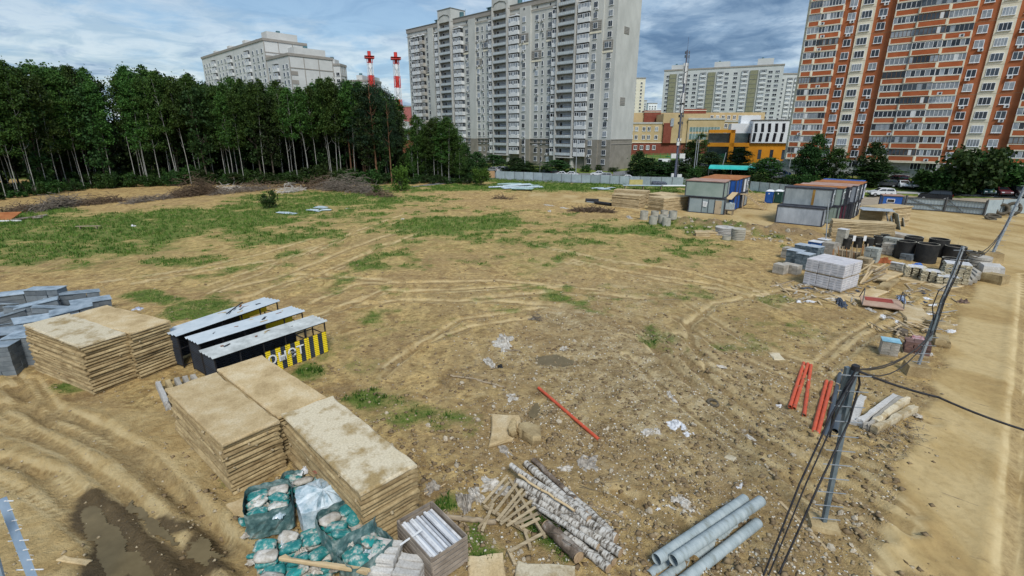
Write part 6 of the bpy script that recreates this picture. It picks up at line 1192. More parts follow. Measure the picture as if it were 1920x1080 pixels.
for lb, a, b_ in (('orange pipe, left of the three fanned ones', (1481, 762), (1507, 680)), ('orange pipe, middle of the three fanned ones', (1489, 764), (1515, 680)), ('orange pipe, right of the three fanned ones, lying askew', (1508, 777), (1521, 683)), ('orange pipe, left of the pair beside the dark pipes', (1524, 812), (1550, 714)), ('orange pipe, right of the pair beside the dark pipes', (1533, 814), (1559, 716))): pipe(lb, a, b_, .085, org, group=GO)
for lb, a, b_, r_ in (('long dark grey pipe right of the orange pair', (1548, 818), (1577, 692), .11), ('dark grey pipe with an open lower end behind the leaning pole', (1566, 806), (1590, 700), .13), ('shorter dark pipe under the pole head', (1578, 770), (1604, 684), .13)): pipe(lb, a, b_, r_, dkp, group='dark pipes right')
pipe('black pipe lying left of the far slab stacks, front one', (1098, 376), (1122, 377), .35, blackpipe, group='black pipes far'); pipe('black pipe touching the far slab stack', (1116, 380), (1146, 384), .3, blackpipe, group='black pipes far'); pipe('grey steel post lying in front of the black pipe', (1100, 379), (1122, 381), .12, pole_steel)
# ---------------------------------------------------------------- birch logs
bm = bpy.data.materials.new('birch_log_bark'); bm.use_nodes = True; nt = bm.node_tree; n, l = nt.nodes, nt.links; bb = n['Principled BSDF']; bb.inputs['Roughness'].default_value = .8
t = n.new('ShaderNodeTexCoord'); oi = n.new('ShaderNodeObjectInfo'); mm = n.new('ShaderNodeMath'); mm.operation = 'MULTIPLY'; mm.inputs[1].default_value = 40; l.new(oi.outputs['Random'], mm.inputs[0]); mp = n.new('ShaderNodeMapping'); l.new(t.outputs['Object'], mp.inputs[0]); l.new(mm.outputs[0], mp.inputs['Location']); mp.inputs['Scale'].default_value = (3.4, .9, .9)
a1 = n.new('ShaderNodeTexNoise'); a1.inputs['Scale'].default_value = 3.4; a1.inputs['Detail'].default_value = 7; a1.inputs['Roughness'].default_value = .7; l.new(mp.outputs[0], a1.inputs[0]); r = n.new('ShaderNodeValToRGB'); e = r.color_ramp.elements; e[0].position = .38; e[0].color = (.045, .038, .03, 1); e[1].position = .50; e[1].color = (.44, .42, .38, 1); q = e.new(.45); q.color = (.22, .19, .155, 1); q = e.new(.66); q.color = (.60, .58, .54, 1); l.new(a1.outputs[0], r.inputs[0]); l.new(r.outputs[0], bb.inputs['Base Color'])
cutw = mat('cut_wood', (.30, .20, .12), (.45, .33, .20), 9, .9); brownlog = mat('rough_brown_bark', (.07, .055, .04), (.34, .31, .27), 2.2, .95, bump=.6, bscale=7, c3=(.17, .13, .10), detail=8)
def log(label, a, b_, r0, r1, z=None, m=None, group='birch logs in the pile', nm='birch_log', cat='log', tilt=0.0):
    z = max(r0, r1) if z is None else z; A_, B_ = G(*a, z), G(*b_, z); zz_ = hz((A_.x + B_.x) / 2, (A_.y + B_.y) / 2); d = B_ - A_; d.z = 0; L = d.length; k = 9; b = MB(); o = thing(nm, label, cat, (A_.x, A_.y, zz_ + z - .03), math.atan2(d.y, d.x), group); o.rotation_euler = (0, tilt, math.atan2(d.y, d.x))
    pts = [(L * i / k, rnd.uniform(-.03, .03), rnd.uniform(-.02, .02)) for i in range(k + 1)]; b.tube(pts, [(r0 + (r1 - r0) * i / k) * rnd.uniform(.93, 1.07) for i in range(k + 1)], 12, 0, caps=False); b.build('bark', m or bm, o)
    for (x, rr, pt) in ((0, r0, pts[0]), (L, r1, pts[-1])): b = MB(); b.tube([(x - .015, pt[1], pt[2]), (x + .015, pt[1], pt[2])], rr * .93, 12); b.build('cut_end', cutw, o)
    for i in range(2): x = rnd.uniform(.2, .8) * L; b = MB(); b.tube([(x, 0, 0), (x + .1, rnd.uniform(-.1, .1), r0 + .08)], [.03, .015], 5); b.build('branch_stub', m or bm, o)
    return o
log('birch log at the back of the pile, bark peeling, right side', (985, 868), (1098, 965), .13, .15, .15); log('long white birch log, upper one with dark bands', (957, 872), (1105, 972), .10, .13, .50); log('mottled birch log beside the broken pallet, long', (968, 902), (1155, 1010), .13, .17, .34); log('mid grey birch log in the pile, half covered', (985, 925), (1163, 1036), .12, .16, .22)
log('slim white birch log crossing low in the pile', (1000, 945), (1120, 1025), .08, .11, .36); log('thick white birch log at the lower end', (1060, 1000), (1142, 1064), .12, .15, .17); log('short birch log at the bottom right of the pile', (1085, 1000), (1152, 1052), .11, .13, .14); log('thick brown mossy log at the bottom left of the pile', (1024, 985), (1086, 1044), .19, .21, .22, brownlog); log('weathered grey log behind the birch pile', (1000, 862), (1080, 935), .10, .10, .12, brownlog); log('dark log lying low behind the pile, right side', (1060, 915), (1150, 1000), .11, .13, .13)
log('peeled thin pole across the birch pile', (972, 890), (1077, 958), .045, .04, .62, timber, nm='pole', cat='pole'); log('brown round post lying left of the broken pallet', (836, 968), (930, 980), .09, .09, .10, timber_old, nm='wooden_post', cat='post', group=None); log('thin branch lying right of the birch pile', (1090, 940), (1168, 966), .035, .025, .05, timber_old, nm='branch', cat='branch', group=None)
log('long pale stick left of the puddle', (845, 703), (905, 712), .05, .04, .08, timber_old, nm='stick', cat='stick', group=None); log('second grey stick left of the puddle', (895, 712), (945, 724), .06, .045, .08, timber_old, nm='stick', cat='stick', group=None); log('short plank-like stick above the puddle edge', (945, 655), (975, 656), .06, .05, .07, timber_old, nm='stick', cat='stick', group=None)
for i in range(16):
    u, v = 985 + rnd.uniform(0, 130), 900 + rnd.uniform(0, 120); b = MB(); p = G(u, v, .35); L = rnd.uniform(.5, 1.3); a = rnd.uniform(-1.2, -.2); b.tube([(0, 0, 0), (L * .5 * math.cos(a), L * .5 * math.sin(a), .12), (L * math.cos(a + .3), L * math.sin(a + .3), rnd.uniform(-.1, .1))], [.014, .01, .005], 4); o = b.build('twig', darkbark); o.location = (p.x, p.y, hz(p.x, p.y) + rnd.uniform(.25, .5)); tag(o, 'thin dark twig on the birch log pile', 'twig', 'twigs on the birch pile')
# ---------------------------------------------------------------- broken pallet, sacks, crate, blocks
wp = mat('pallet_wood', (.26, .20, .12), (.42, .34, .22), 3, .9, stretch=(1, 6, 1), objvar=.18, c3=(.34, .27, .17))
pz = lambda u, v, z: (lambda g_: Vector((g_.x, g_.y, z + hz(g_.x, g_.y))))(G(u, v, z))
o = thing('broken_pallet', 'broken wooden pallet with splayed slats leaning on the birch logs', 'pallet', pz(960, 960, 0))
O0 = o.location.copy()
for (a, c, za, zc, w_) in (((906, 945), (952, 893), .3, .6, .10), ((916, 950), (955, 905), .3, .6, .10), ((925, 965), (969, 908), .28, .58, .11), ((932, 978), (980, 917), .26, .55, .11), ((938, 980), (985, 925), .26, .52, .08), ((938, 985), (997, 940), .25, .48, .10), ((950, 988), (1004, 952), .28, .45, .10), ((965, 985), (1010, 963), .32, .42, .12), ((975, 992), (1012, 973), .30, .4, .11), ((955, 1035), (1021, 1000), .25, .3, .11), ((904, 998), (925, 945), .12, .36, .10), ((897, 992), (915, 968), .05, .35, .09)):
    b = MB(); b.bar(pz(*a, za) - O0, pz(*c, zc) - O0, w_, .025); b.build('slat', wp, o)
for (a, c, za, zc) in (((908, 950), (990, 1000), .22, .22), ((955, 900), (1022, 1010), .5, .25), ((953, 1032), (966, 1060), .2, .1), ((960, 930), (995, 1030), .3, .2)): b = MB(); b.bar(pz(*a, za) - O0, pz(*c, zc) - O0, .09, .09); b.build('bearer', wp, o)
def crumple(label, u, v, sx, sy, h, m, name='plastic_scrap', cat='plastic scrap', seed=0, group=None, rz=0.0, n=14, dz=0.0, rough=.5):
    p = GP(u, v); g = np.random.default_rng(seed + int(u * 3 + v)); a = np.linspace(-1, 1, n); X_, Y_ = np.meshgrid(a, a); rr = np.hypot(X_, Y_); edge = 1 + .75 * (fbm(X_ + seed * 3, Y_ + u, .5, 3, seed + 3) - .5) * 2
    Z_ = h * np.clip(1.05 - rr ** 2, 0, 1) ** .6 * (.02 + 1.9 * np.clip(fbm(X_ + u, Y_ + v, .42, 4, seed, .75) - .3, 0, 1)) + h * rough * (g.random((n, n)) - .5) * .5; Xw = X_ * sx / 2 * edge * (1 - .12 * rr); Yw = Y_ * sy / 2 * edge * (1 - .12 * rr)
    V = np.stack([Xw, Yw, np.maximum(Z_, -.02)], -1).reshape(-1, 3); b = MB(); b.add([tuple(q) for q in V], [(i * n + j, i * n + j + 1, (i + 1) * n + j + 1, (i + 1) * n + j) for i in range(n - 1) for j in range(n - 1) if rr[i, j] < 1.22 and rr[i + 1, j + 1] < 1.22 or h > .3], 0, False)
    o = b.build(name, m); o.location = (p.x, p.y, p.z + dz); o.rotation_euler = (0, 0, rz); return tag(o, label, cat, group)
film = mat('dirty_white_film', (.24, .205, .155), (.60, .575, .53), 6, .6, c3=(.42, .385, .33)); film_w = mat('white_film', (.46, .47, .49), (.72, .73, .75), 4, .4); sackm = mat('grey_sack_cloth', (.14, .12, .10), (.46, .42, .36), 5, .9, c3=(.30, .27, .23)); tealb = mat('teal_bag_print', (.01, .20, .20), (.03, .36, .34), 3, .4, c3=(.015, .28, .27), objvar=.2)
bagm = mat('torn_cement_bag', (.02, .26, .25), (.62, .62, .58), 3.2, .6, c3=(.36, .34, .29), lo=.44, hi=.60, detail=5); bagm2 = mat('grey_cement_bag', (.30, .27, .22), (.60, .58, .54), 4, .8, c3=(.44, .41, .36)); bag_teal = mat('teal_cement_bag', (.015, .16, .16), (.46, .47, .43), 4.5, .45, c3=(.05, .24, .23), lo=.40, hi=.62, detail=7, bump=.5, bscale=12); wrapm = mat('pale_blue_wrap', (.22, .33, .38), (.62, .68, .72), 4, .3, spec=.6, c3=(.44, .53, .58), detail=9); dark_teal = mat('shadowy_teal_wrap', (.035, .085, .09), (.30, .38, .37), 3.5, .3, spec=.5, c3=(.09, .17, .17), detail=9)  # pallet side wrap is a mottled dark teal
for lb, u, v, sx, sy, h, m, s in (('dirty white sack cloth draped left of the broken pallet', 925, 915, 1.1, .8, .25, film, 1), ('twisted greyish sack left of the pallet', 872, 942, 1.2, .55, .38, sackm, 2), ('crumpled white rag in the mud left of the pallet, thin', 895, 930, 1.1, .4, .22, film, 3), ('large torn white film heap above the puddle', 945, 642, 2.6, 1.2, .25, film, 4), ('narrow strip of white film below the torn heap', 920, 682, .5, 1.6, .2, film, 5),
   ('torn white sheet lying on the soil right of the single orange pipe', 1258, 742, 1.3, .5, .14, film, 6), ('white film with blue print among the clods', 1272, 800, .9, 1.3, .18, film_w, 7), ('scrap of white film left of the blue printed one', 1222, 812, 1.0, .6, .15, film, 8), ('small foil scrap near the old tyre', 1348, 685, 1.1, .3, .08, film, 9), ('round heap of torn net and film below the orange pipe', 1100, 868, 1.2, .9, .2, sackm, 10), ('dark rag on the puddle bank', 1000, 600, .6, .4, .2, sackm, 11), ('white rag at the right puddle corner', 1058, 655, .7, .4, .2, film, 12),
   ('strip of white film left of the birch pile top', 1060, 880, .5, .4, .12, film, 13), ('pinkish film tangle above the grey pipes', 1280, 948, 1.1, .8, .15, film, 14), ('small white tray-like scrap left of the film tangle', 1236, 949, .3, .12, .05, film_w, 15), ('white crumpled scrap at the upper right of the pipes', 1388, 912, .45, .2, .08, film_w, 16), ('scrap of pale film far right below the pipes', 1405, 826, .6, .35, .1, film, 17), ('white scrap beside the fanned orange pipes', 1463, 755, .5, .3, .1, film_w, 18), ('pale scrap by the end of the beam bundle', 1722, 778, .5, .4, .12, film, 19), ('grey burnt patch of rags under the broken slab', 945, 845, .9, .35, .08, sackm, 20),
   ('pale rags below the left end of the orange pipe', 960, 745, .9, .5, .1, film, 21), ('black plastic bucket shred beside the film strip', 938, 688, .4, .3, .18, mat('black_film', (.01, .012, .014), (.03, .035, .04), 3, .3), 22), ('foil bag lying on the slab block by the track', 1762, 612, 1.1, .7, .35, film_w, 23), ('white bag right of the foil bag by the track', 1782, 622, .9, .5, .3, film_w, 24), ('dark tarpaulin heap with red rag right of the white pallets', 1575, 568, 2.6, .7, .4, mat('dark_tarp', (.015, .022, .035), (.09, .11, .15), 4, .6), 25), ('white scraps by the tarpaulin heap', 1635, 582, 1.2, .5, .15, film, 26), ('blue and white foil heap right of the ramp sheet', 1690, 562, 2.0, .6, .3, mat('blue_foil', (.08, .14, .30), (.50, .56, .62), 3, .4), 27),
   ('pale rubble bag near the single dark post on the track edge', 1805, 568, .9, .6, .4, mat('brown_junk', (.08, .05, .04), (.20, .14, .11), 4, .8), 28), ('brown rag beside the slatted crate path', 810, 915, .6, .5, .3, sackm, 29), ('white plastic bag by the far concrete rings', 1256, 407, 1.4, .9, .7, film_w, 30), ('white torn film in the far grass, left', 1028, 385, 2.2, .8, .25, film, 31), ('white torn film in the far grass, right', 1058, 390, 2.0, .7, .25, film, 32), ('pale torn film below the left far one', 1030, 396, 2.0, .6, .2, film, 33), ('long pale film strip by the concrete rings', 1180, 408, 3.4, .8, .25, film, 34), ('white plastic scrap in the weeds, far left', 250, 424, 1.0, .5, .25, film_w, 35), ('tiny white scrap on the grass beyond the roofing sheets', 652, 391, .7, .4, .12, film_w, 36), ('small white scrap left of the field centre', 755, 411, .7, .4, .1, film_w, 37),
   ('blue and white scrap behind the right of the left slab pair', 258, 580, .8, .5, .25, mat('blue_scrap', (.02, .06, .20), (.62, .66, .72), 3, .4), 38)):
    crumple(lb, u, v, sx, sy, h, m, seed=s, rz=rnd.uniform(0, 3), cat='sack' if 'sack' in lb else 'scrap')
def pillow(L, W, H, m, seed, name='bag'):
    g = np.random.default_rng(seed); nu, nv = 12, 8; b = MB(); V = []
    for i in range(nv + 1):
        ph = -math.pi / 2 + math.pi * i / nv
        for j in range(nu):
            th = 2 * math.pi * j / nu; f = lambda c, e: math.copysign(abs(c) ** e, c); V.append((L / 2 * f(math.cos(ph), .5) * f(math.cos(th), .45) * g.uniform(.84, 1.08), W / 2 * f(math.cos(ph), .5) * f(math.sin(th), .45) * g.uniform(.93, 1.05), H / 2 * f(math.sin(ph), .7) * g.uniform(.72, 1.18)))
    b.add(V, [(i * nu + j, i * nu + (j + 1) % nu, (i + 1) * nu + (j + 1) % nu, (i + 1) * nu + j) for i in range(nv) for j in range(nu)], 0, True); return b.mesh(name, m)
BG = [pillow(.58, .38, .17, m, 5 + i) for i, m in enumerate((bag_teal, bagm, bagm2, bag_teal, bagm, bag_teal))]
def bag_pallet(label, u, v, ang, nx_, ny_, nz_, wrap=None, z=0.0, mess=.3, teal=.5):
    p = G(u, v, .5 * nz_ * .15 + z); p.z = hz(p.x, p.y) + z; o = thing('cement_pallet', label, 'pallet of bags', p, ang, 'pallets of teal cement bags'); o.scale = (1.12, 1.12, 1.12)
    b = MB(); [b.box((x * .48 * nx_ / 2, 0, .06), (.1, ny_ * .38, .11)) for x in (-1, 0, 1)]; b.box((0, 0, .12), (nx_ * .56, ny_ * .38, .025)); b.build('pallet_base', wp, o)
    for k in range(nz_):
        for i in range(nx_):
            for j in range(ny_):
                last = k >= nz_ - 1
                if last and rnd.random() < mess: continue
                q = part('cement_bag', BG[rnd.choice((0, 3, 5)) if rnd.random() < teal else rnd.choice((1, 2, 4))], o, ((i - (nx_ - 1) / 2) * .55 + rnd.uniform(-.03, .03), (j - (ny_ - 1) / 2) * .37 + rnd.uniform(-.03, .03), .22 + k * .148)); q.rotation_euler = (rnd.uniform(-.06, .06) + (rnd.uniform(-.4, .4) if last else 0), rnd.uniform(-.06, .06) + (rnd.uniform(-.35, .35) if last else 0), rnd.uniform(-.08, .08) + (rnd.uniform(-.8, .8) if last else 0))
    if wrap:
        n = 18; hh_ = nz_ * .148 + .12; b = MB(); V = []; rows = 7
        for r_ in range(rows):
            for i in range(n * 2):
                a = 2 * math.pi * i / (n * 2); cx_, sy_ = math.cos(a), math.sin(a); s = 1 / max(abs(cx_), abs(sy_)); s = s ** .85; V.append((cx_ * s * (nx_ * .30 + .03) * (1 + rnd.uniform(-.03, .05)), sy_ * s * (ny_ * .205 + .03) * (1 + rnd.uniform(-.03, .05)), .12 + hh_ * r_ / (rows - 1) + rnd.uniform(-.03, .03)))
        m2 = n * 2; F = [(r_ * m2 + i, r_ * m2 + (i + 1) % m2, (r_ + 1) * m2 + (i + 1) % m2, (r_ + 1) * m2 + i) for r_ in range(rows - 1) for i in range(m2)]
        if wrap == 'full':
            V.append((.08, -.05, hh_ + .27)); base = (rows - 1) * m2
            for i in range(m2): V.append((V[base + i][0] * .6, V[base + i][1] * .6, hh_ + .22 + rnd.uniform(-.11, .11)))
            o2 = rows * m2 + 1; F += [(base + i, base + (i + 1) % m2, o2 + (i + 1) % m2, o2 + i) for i in range(m2)] + [(o2 + i, o2 + (i + 1) % m2, rows * m2) for i in range(m2)]
        b.add(V, F); b.build('stretch_wrap', wrapm if wrap == 'full' else dark_teal, o)
    return o
bag_pallet('teal cement bag pallet, left one, open top with torn bags', 508, 962, .45, 2, 3, 5, 'side', mess=.25); bag_pallet('cement pallet under a pale blue-white cover in the middle of the pile', 605, 958, .55, 2, 3, 5, 'full'); bag_pallet('cement pallet with split grey bags on top, right of the middle', 652, 1008, .75, 2, 3, 6, 'side', mess=.1, teal=.3)
bag_pallet('low cement pallet with teal and buff bags at the lower left', 545, 1035, .5, 3, 2, 3, None, mess=.1, teal=.65); bag_pallet('half wrapped cement pallet at the right by the slab stack', 688, 1055, .9, 2, 2, 4, 'side', mess=.4); bag_pallet('small cement bag pile at the back below white foil', 587, 925, .3, 2, 2, 4, None, mess=.3, teal=.5); bag_pallet('cement bags at the bottom edge under the timber beam', 560, 1078, .4, 3, 2, 3, None, mess=.2, teal=.6); bag_pallet('small grey cement bag heap behind the left pallet', 548, 922, .2, 1, 2, 3, 'side', mess=.3, teal=.2)
for i_, (u_, v_, z_, m_) in enumerate(((500, 950, .75, film), (525, 962, .78, wrapm), (640, 985, .9, film), (668, 1000, .9, sackm), (655, 1015, .85, film), (540, 1020, .5, wrapm), (565, 1035, .5, film), (590, 1070, .5, film), (630, 1065, .4, sackm), (690, 1040, .65, wrapm), (470, 1010, .05, sackm), (480, 1050, .05, film))):
    p_ = G(u_, v_, z_); o_ = crumple(f'torn plastic shred on the teal bags, {ORD[i_]} from the top', 960, 700, .42, .34, .2, m_, seed=200 + i_, cat='scrap'); o_.location = (p_.x, p_.y, p_.z + hz(p_.x, p_.y)); tag(o_, 'torn plastic shred lying on the teal cement bags', 'scrap', 'plastic shreds on the cement bags')
crumple('white foil crumpled on the back cement bags', 588, 902, .9, .8, .35, film_w, seed=41, dz=.62); crumple('reddish brown board scrap with foil on the covered pallet', 612, 930, .8, .2, .06, mat('red_brown_scrap', (.20, .07, .045), (.30, .12, .08), 3, .7), seed=42, dz=1.12, rz=.5)
for i in range(15):
    u, v = rnd.choice(((rnd.uniform(450, 490), rnd.uniform(975, 1075)), (rnd.uniform(490, 640), rnd.uniform(1050, 1080)), (rnd.uniform(600, 640), rnd.uniform(1010, 1050)))); p = GP(u, v); q = link('cement_bag', rnd.choice(BG), None, (p.x, p.y, p.z + rnd.uniform(.05, .3))); q.rotation_euler = (rnd.uniform(-.7, .7), rnd.uniform(-.7, .7), rnd.uniform(0, 6)); q.scale = (.8, .85, .9); tag(q, 'loose torn cement bag in the spill around the teal pallets', 'bag', 'loose cement bags')
beam_px('pale timber beam lying across the cement bags', (525, 1043), (692, 1066), .16, .14, timber, z=.75, cat='beam', name='timber_beam', tilt=0.02)
# grey blocks at the bottom
GBK = 'grey building blocks at the bottom edge'
blk = slab_mesh(.78, .24, .2, lgc, 3, .01, 'building_block'); p0 = GP(742, 1078); a0 = -.12
for k in range(4):
    for j in range(4):
        for i in range(1 if (k == 3 or j > 2) else 2):
            if k == 3 and j == 0: continue
            x, y = i * .80, j * .26; X_ = p0.x + x * math.cos(a0) - y * math.sin(a0) + rnd.uniform(-.02, .02) - .35; Y_ = p0.y + x * math.sin(a0) + y * math.cos(a0) + rnd.uniform(-.02, .02) - .35
            q = link('building_block', blk, None, (X_, Y_, p0.z + k * .205)); q.rotation_euler = (0, 0, a0 + rnd.uniform(-.05, .05)); tag(q, f'light grey building block, {["lowest", "second", "third", "top"][k]} layer of the pile by the slatted crate', 'block', GBK)
cratew = mat('crate_wood', (.17, .14, .115), (.33, .28, .23), 1.6, .9, objvar=.25, c3=(.25, .21, .17), detail=8)
# slatted crate with white profiles
cp = GP(812, 1040); ca = math.radians(-48); o = thing('slatted_crate', 'wooden slatted crate filled with white metal profiles', 'crate', (cp.x, cp.y, cp.z), ca); Lx, Ly, Hh = 1.9, 1.25, 1.0
for k in range(6):
    z = .12 + k * .165
    for y in (-Ly / 2, Ly / 2): b = MB(); b.box((0, y, z), (Lx, .025, .12)); b.build('side_slat', cratew, o)
    for x in (-Lx / 2, Lx / 2): b = MB(); b.box((x, 0, z), (.025, Ly - .03, .12)); b.build('end_slat', cratew, o)
for x in (-Lx / 2 + .04, Lx / 2 - .04):
    for y in (-Ly / 2 + .04, Ly / 2 - .04): b = MB(); b.box((x, y, Hh / 2), (.06, .06, Hh)); b.build('corner_post', cratew, o)
for i in range(13):
    y = -Ly / 2 + .12 + i * .085; h_ = rnd.uniform(-.12, .02) + (-.1 if 6 < i < 9 else 0); b = MB(); L_ = Lx * rnd.uniform(.84, .93); c = rnd.uniform(-.03, .03)
    b.box((c, y, Hh - .1 + h_), (L_, .07, .01)); b.box((c, y - .035, Hh - .14 + h_), (L_, .006, .09)); b.box((c, y + .035, Hh - .14 + h_), (L_, .006, .09)); q = b.build('metal_profile', [film_w, whm, mat('zinc_profile', (.46, .50, .56), (.60, .64, .70), 1, .35, metal=.3)][i % 3]); q.location = o.location; q.rotation_euler = o.rotation_euler; tag(q, f'white metal profile in the slatted crate, {ORD[i]} from the left side', 'metal profile', 'profiles in the slatted crate')
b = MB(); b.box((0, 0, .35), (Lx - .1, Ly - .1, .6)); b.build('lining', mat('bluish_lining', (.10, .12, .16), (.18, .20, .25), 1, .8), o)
A_, B_ = pz(750, 1022, .8), pz(792, 994, 1.05); b = MB(); b.bar((0, 0, 0), B_ - A_, .05, .03); q = b.build('metal_strip', whm); q.location = A_; tag(q, 'grey metal strip leaning from the blocks onto the crate', 'metal strip')
# scattered planks and stones in the churned soil
for i, (a, c, lb) in enumerate((((1168, 527), (1218, 526), 'grey plank scrap lying in the field centre'), ((1243, 561), (1278, 561), 'thin plank scrap below the field centre one'), ((795, 925), (836, 905), 'brown stick beside the right front stack'), ((798, 905), (806, 930), 'short stick crossing the brown one'), ((1462, 938), (1552, 1028), 'long board lying beside the foot of the front pole'), ((1478, 935), (1500, 950), 'short broken board above the long one'), ((1405, 790), (1500, 800), 'grey branch lying below the fanned orange pipes'), ((1455, 870), (1457, 905), 'thin rusty rod sticking in the mud'), ((1652, 830), (1676, 848), 'wooden stick right of the front pole'), ((1695, 810), (1712, 830), 'broken lath at the beam bundle'), ((1120, 940), (1168, 965), 'second thin branch right of the birch pile'))):
    beam_px(lb, a, c, .07 if i != 4 else .12, .05, timber_old if i % 2 else timber, cat='stick', name='stick')
stone_m = mat('field_stone', (.26, .21, .14), (.50, .45, .36), 4, .9, c3=(.38, .33, .25), objvar=.2)
def stone_mesh(seed):
    g = random.Random(seed); b = MB(); t_ = (1 + 5 ** .5) / 2; V = [Vector(v).normalized() for v in ((-1, t_, 0), (1, t_, 0), (-1, -t_, 0), (1, -t_, 0), (0, -1, t_), (0, 1, t_), (0, -1, -t_), (0, 1, -t_), (t_, 0, -1), (t_, 0, 1), (-t_, 0, -1), (-t_, 0, 1))]
    V = [v * g.uniform(.7, 1.15) for v in V]; V = [(v.x, v.y * .8, v.z * .6) for v in V]; F = [(0, 11, 5), (0, 5, 1), (0, 1, 7), (0, 7, 10), (0, 10, 11), (1, 5, 9), (5, 11, 4), (11, 10, 2), (10, 7, 6), (7, 1, 8), (3, 9, 4), (3, 4, 2), (3, 2, 6), (3, 6, 8), (3, 8, 9), (4, 9, 5), (2, 4, 11), (6, 2, 10), (8, 6, 7), (9, 8, 1)]; b.add(V, F); return b.mesh('stone', stone_m)
STN = [stone_mesh(s) for s in range(8)]
for i in range(120):
    if i < 60: u, v = rnd.uniform(1000, 1500), rnd.uniform(640, 1060)
    elif i < 80: u, v = rnd.uniform(880, 1010), rnd.uniform(1000, 1060) if i % 2 else rnd.uniform(700, 800)
    elif i < 100: u, v = rnd.uniform(1470, 1620), rnd.uniform(930, 1060)
    else: u, v = rnd.uniform(700, 1000), rnd.uniform(650, 900)
    p = GP(u, v); s = rnd.uniform(.06, .17); q = link('stone', rnd.choice(STN), None, (p.x, p.y, p.z + s * .15)); q.scale = (s, s, s); q.rotation_euler = (rnd.random(), rnd.random(), rnd.random() * 6); tag(q, 'loose pale stone lying in the churned soil', 'stone', 'loose stones in the soil')
def rubble(name, n, pxr, smin, smax, m, seed, wfun=None):
    g = np.random.default_rng(seed); u = g.uniform(pxr[0], pxr[1], n); v = pxr[2] + (pxr[3] - pxr[2]) * g.uniform(0, 1, n) ** .8; a, b_ = (u - 960) / FOC, (540 - v) / FOC; t_ = CAMH / (SP - b_ * CP); x, y = a * t_, (CP + b_ * SP) * t_
    gg, rd_, lr_, md_, rb_, gw_ = fields(x[None], y[None]); w_ = (.22 + 1.0 * rb_[0]) * (1 - .93 * rd_[0]) * (1 - .6 * lr_[0]); w_ *= .3 + 1.6 * np.clip(fbm(x, y, 2.2, 3, 88) - .3, 0, 1); keep = g.random(n) < w_; x, y = x[keep], y[keep]; z = height(x[None], y[None])[0]; k = len(x)
    s = smin + (smax - smin) * g.random(k) ** 4; base = np.array([(1, 0, 0), (-1, 0, 0), (0, 1, 0), (0, -1, 0), (0, 0, 1), (0, 0, -1)], float); V = base[None] * g.uniform(.6, 1.25, (k, 6, 1)) + g.normal(size=(k, 6, 3)) * .12; th = g.uniform(0, 6.28, k); c, si = np.cos(th), np.sin(th)
    Vx = V[:, :, 0] * c[:, None] - V[:, :, 1] * si[:, None]; Vy = V[:, :, 0] * si[:, None] + V[:, :, 1] * c[:, None]; V = np.stack([Vx, Vy * 1.0, V[:, :, 2] * .55], -1) * s[:, None, None] + np.stack([x, y, z + s * .12], -1)[:, None, :]
    F = np.array([(0, 2, 4), (2, 1, 4), (1, 3, 4), (3, 0, 4), (2, 0, 5), (1, 2, 5), (3, 1, 5), (0, 3, 5)]); F = (F[None] + (np.arange(k) * 6)[:, None, None]).reshape(-1, 3); me = bpy.data.meshes.new(name); me.vertices.add(6 * k); me.vertices.foreach_set('co', V.astype(np.float32).ravel()); me.loops.add(F.size); me.loops.foreach_set('vertex_index', F.astype(np.int32).ravel()); me.polygons.add(len(F)); me.polygons.foreach_set('loop_start', np.arange(0, F.size, 3, dtype=np.int32)); me.polygons.foreach_set('loop_total', np.full(len(F), 3, np.int32)); me.update(calc_edges=True); me.materials.append(m); return tag(link(name, me), kind='stuff')
rubble('rubble', 60000, (-50, 1800, 480, 1100), .012, .10, mat('rubble_stone', (.20, .15, .09), (.52, .45, .33), 1.7, .95, c3=(.34, .27, .17), detail=9, lo=.3, hi=.7), 5); rubble('pale_gravel', 26000, (850, 1700, 520, 1100), .010, .07, mat('pale_gravel_stone', (.46, .42, .34), (.66, .63, .56), 2, .95), 6); rubble('dark_clods', 40000, (300, 1750, 440, 1100), .02, .16, mat('dark_soil_clod', (.13, .09, .05), (.27, .20, .115), 2, .98), 7)
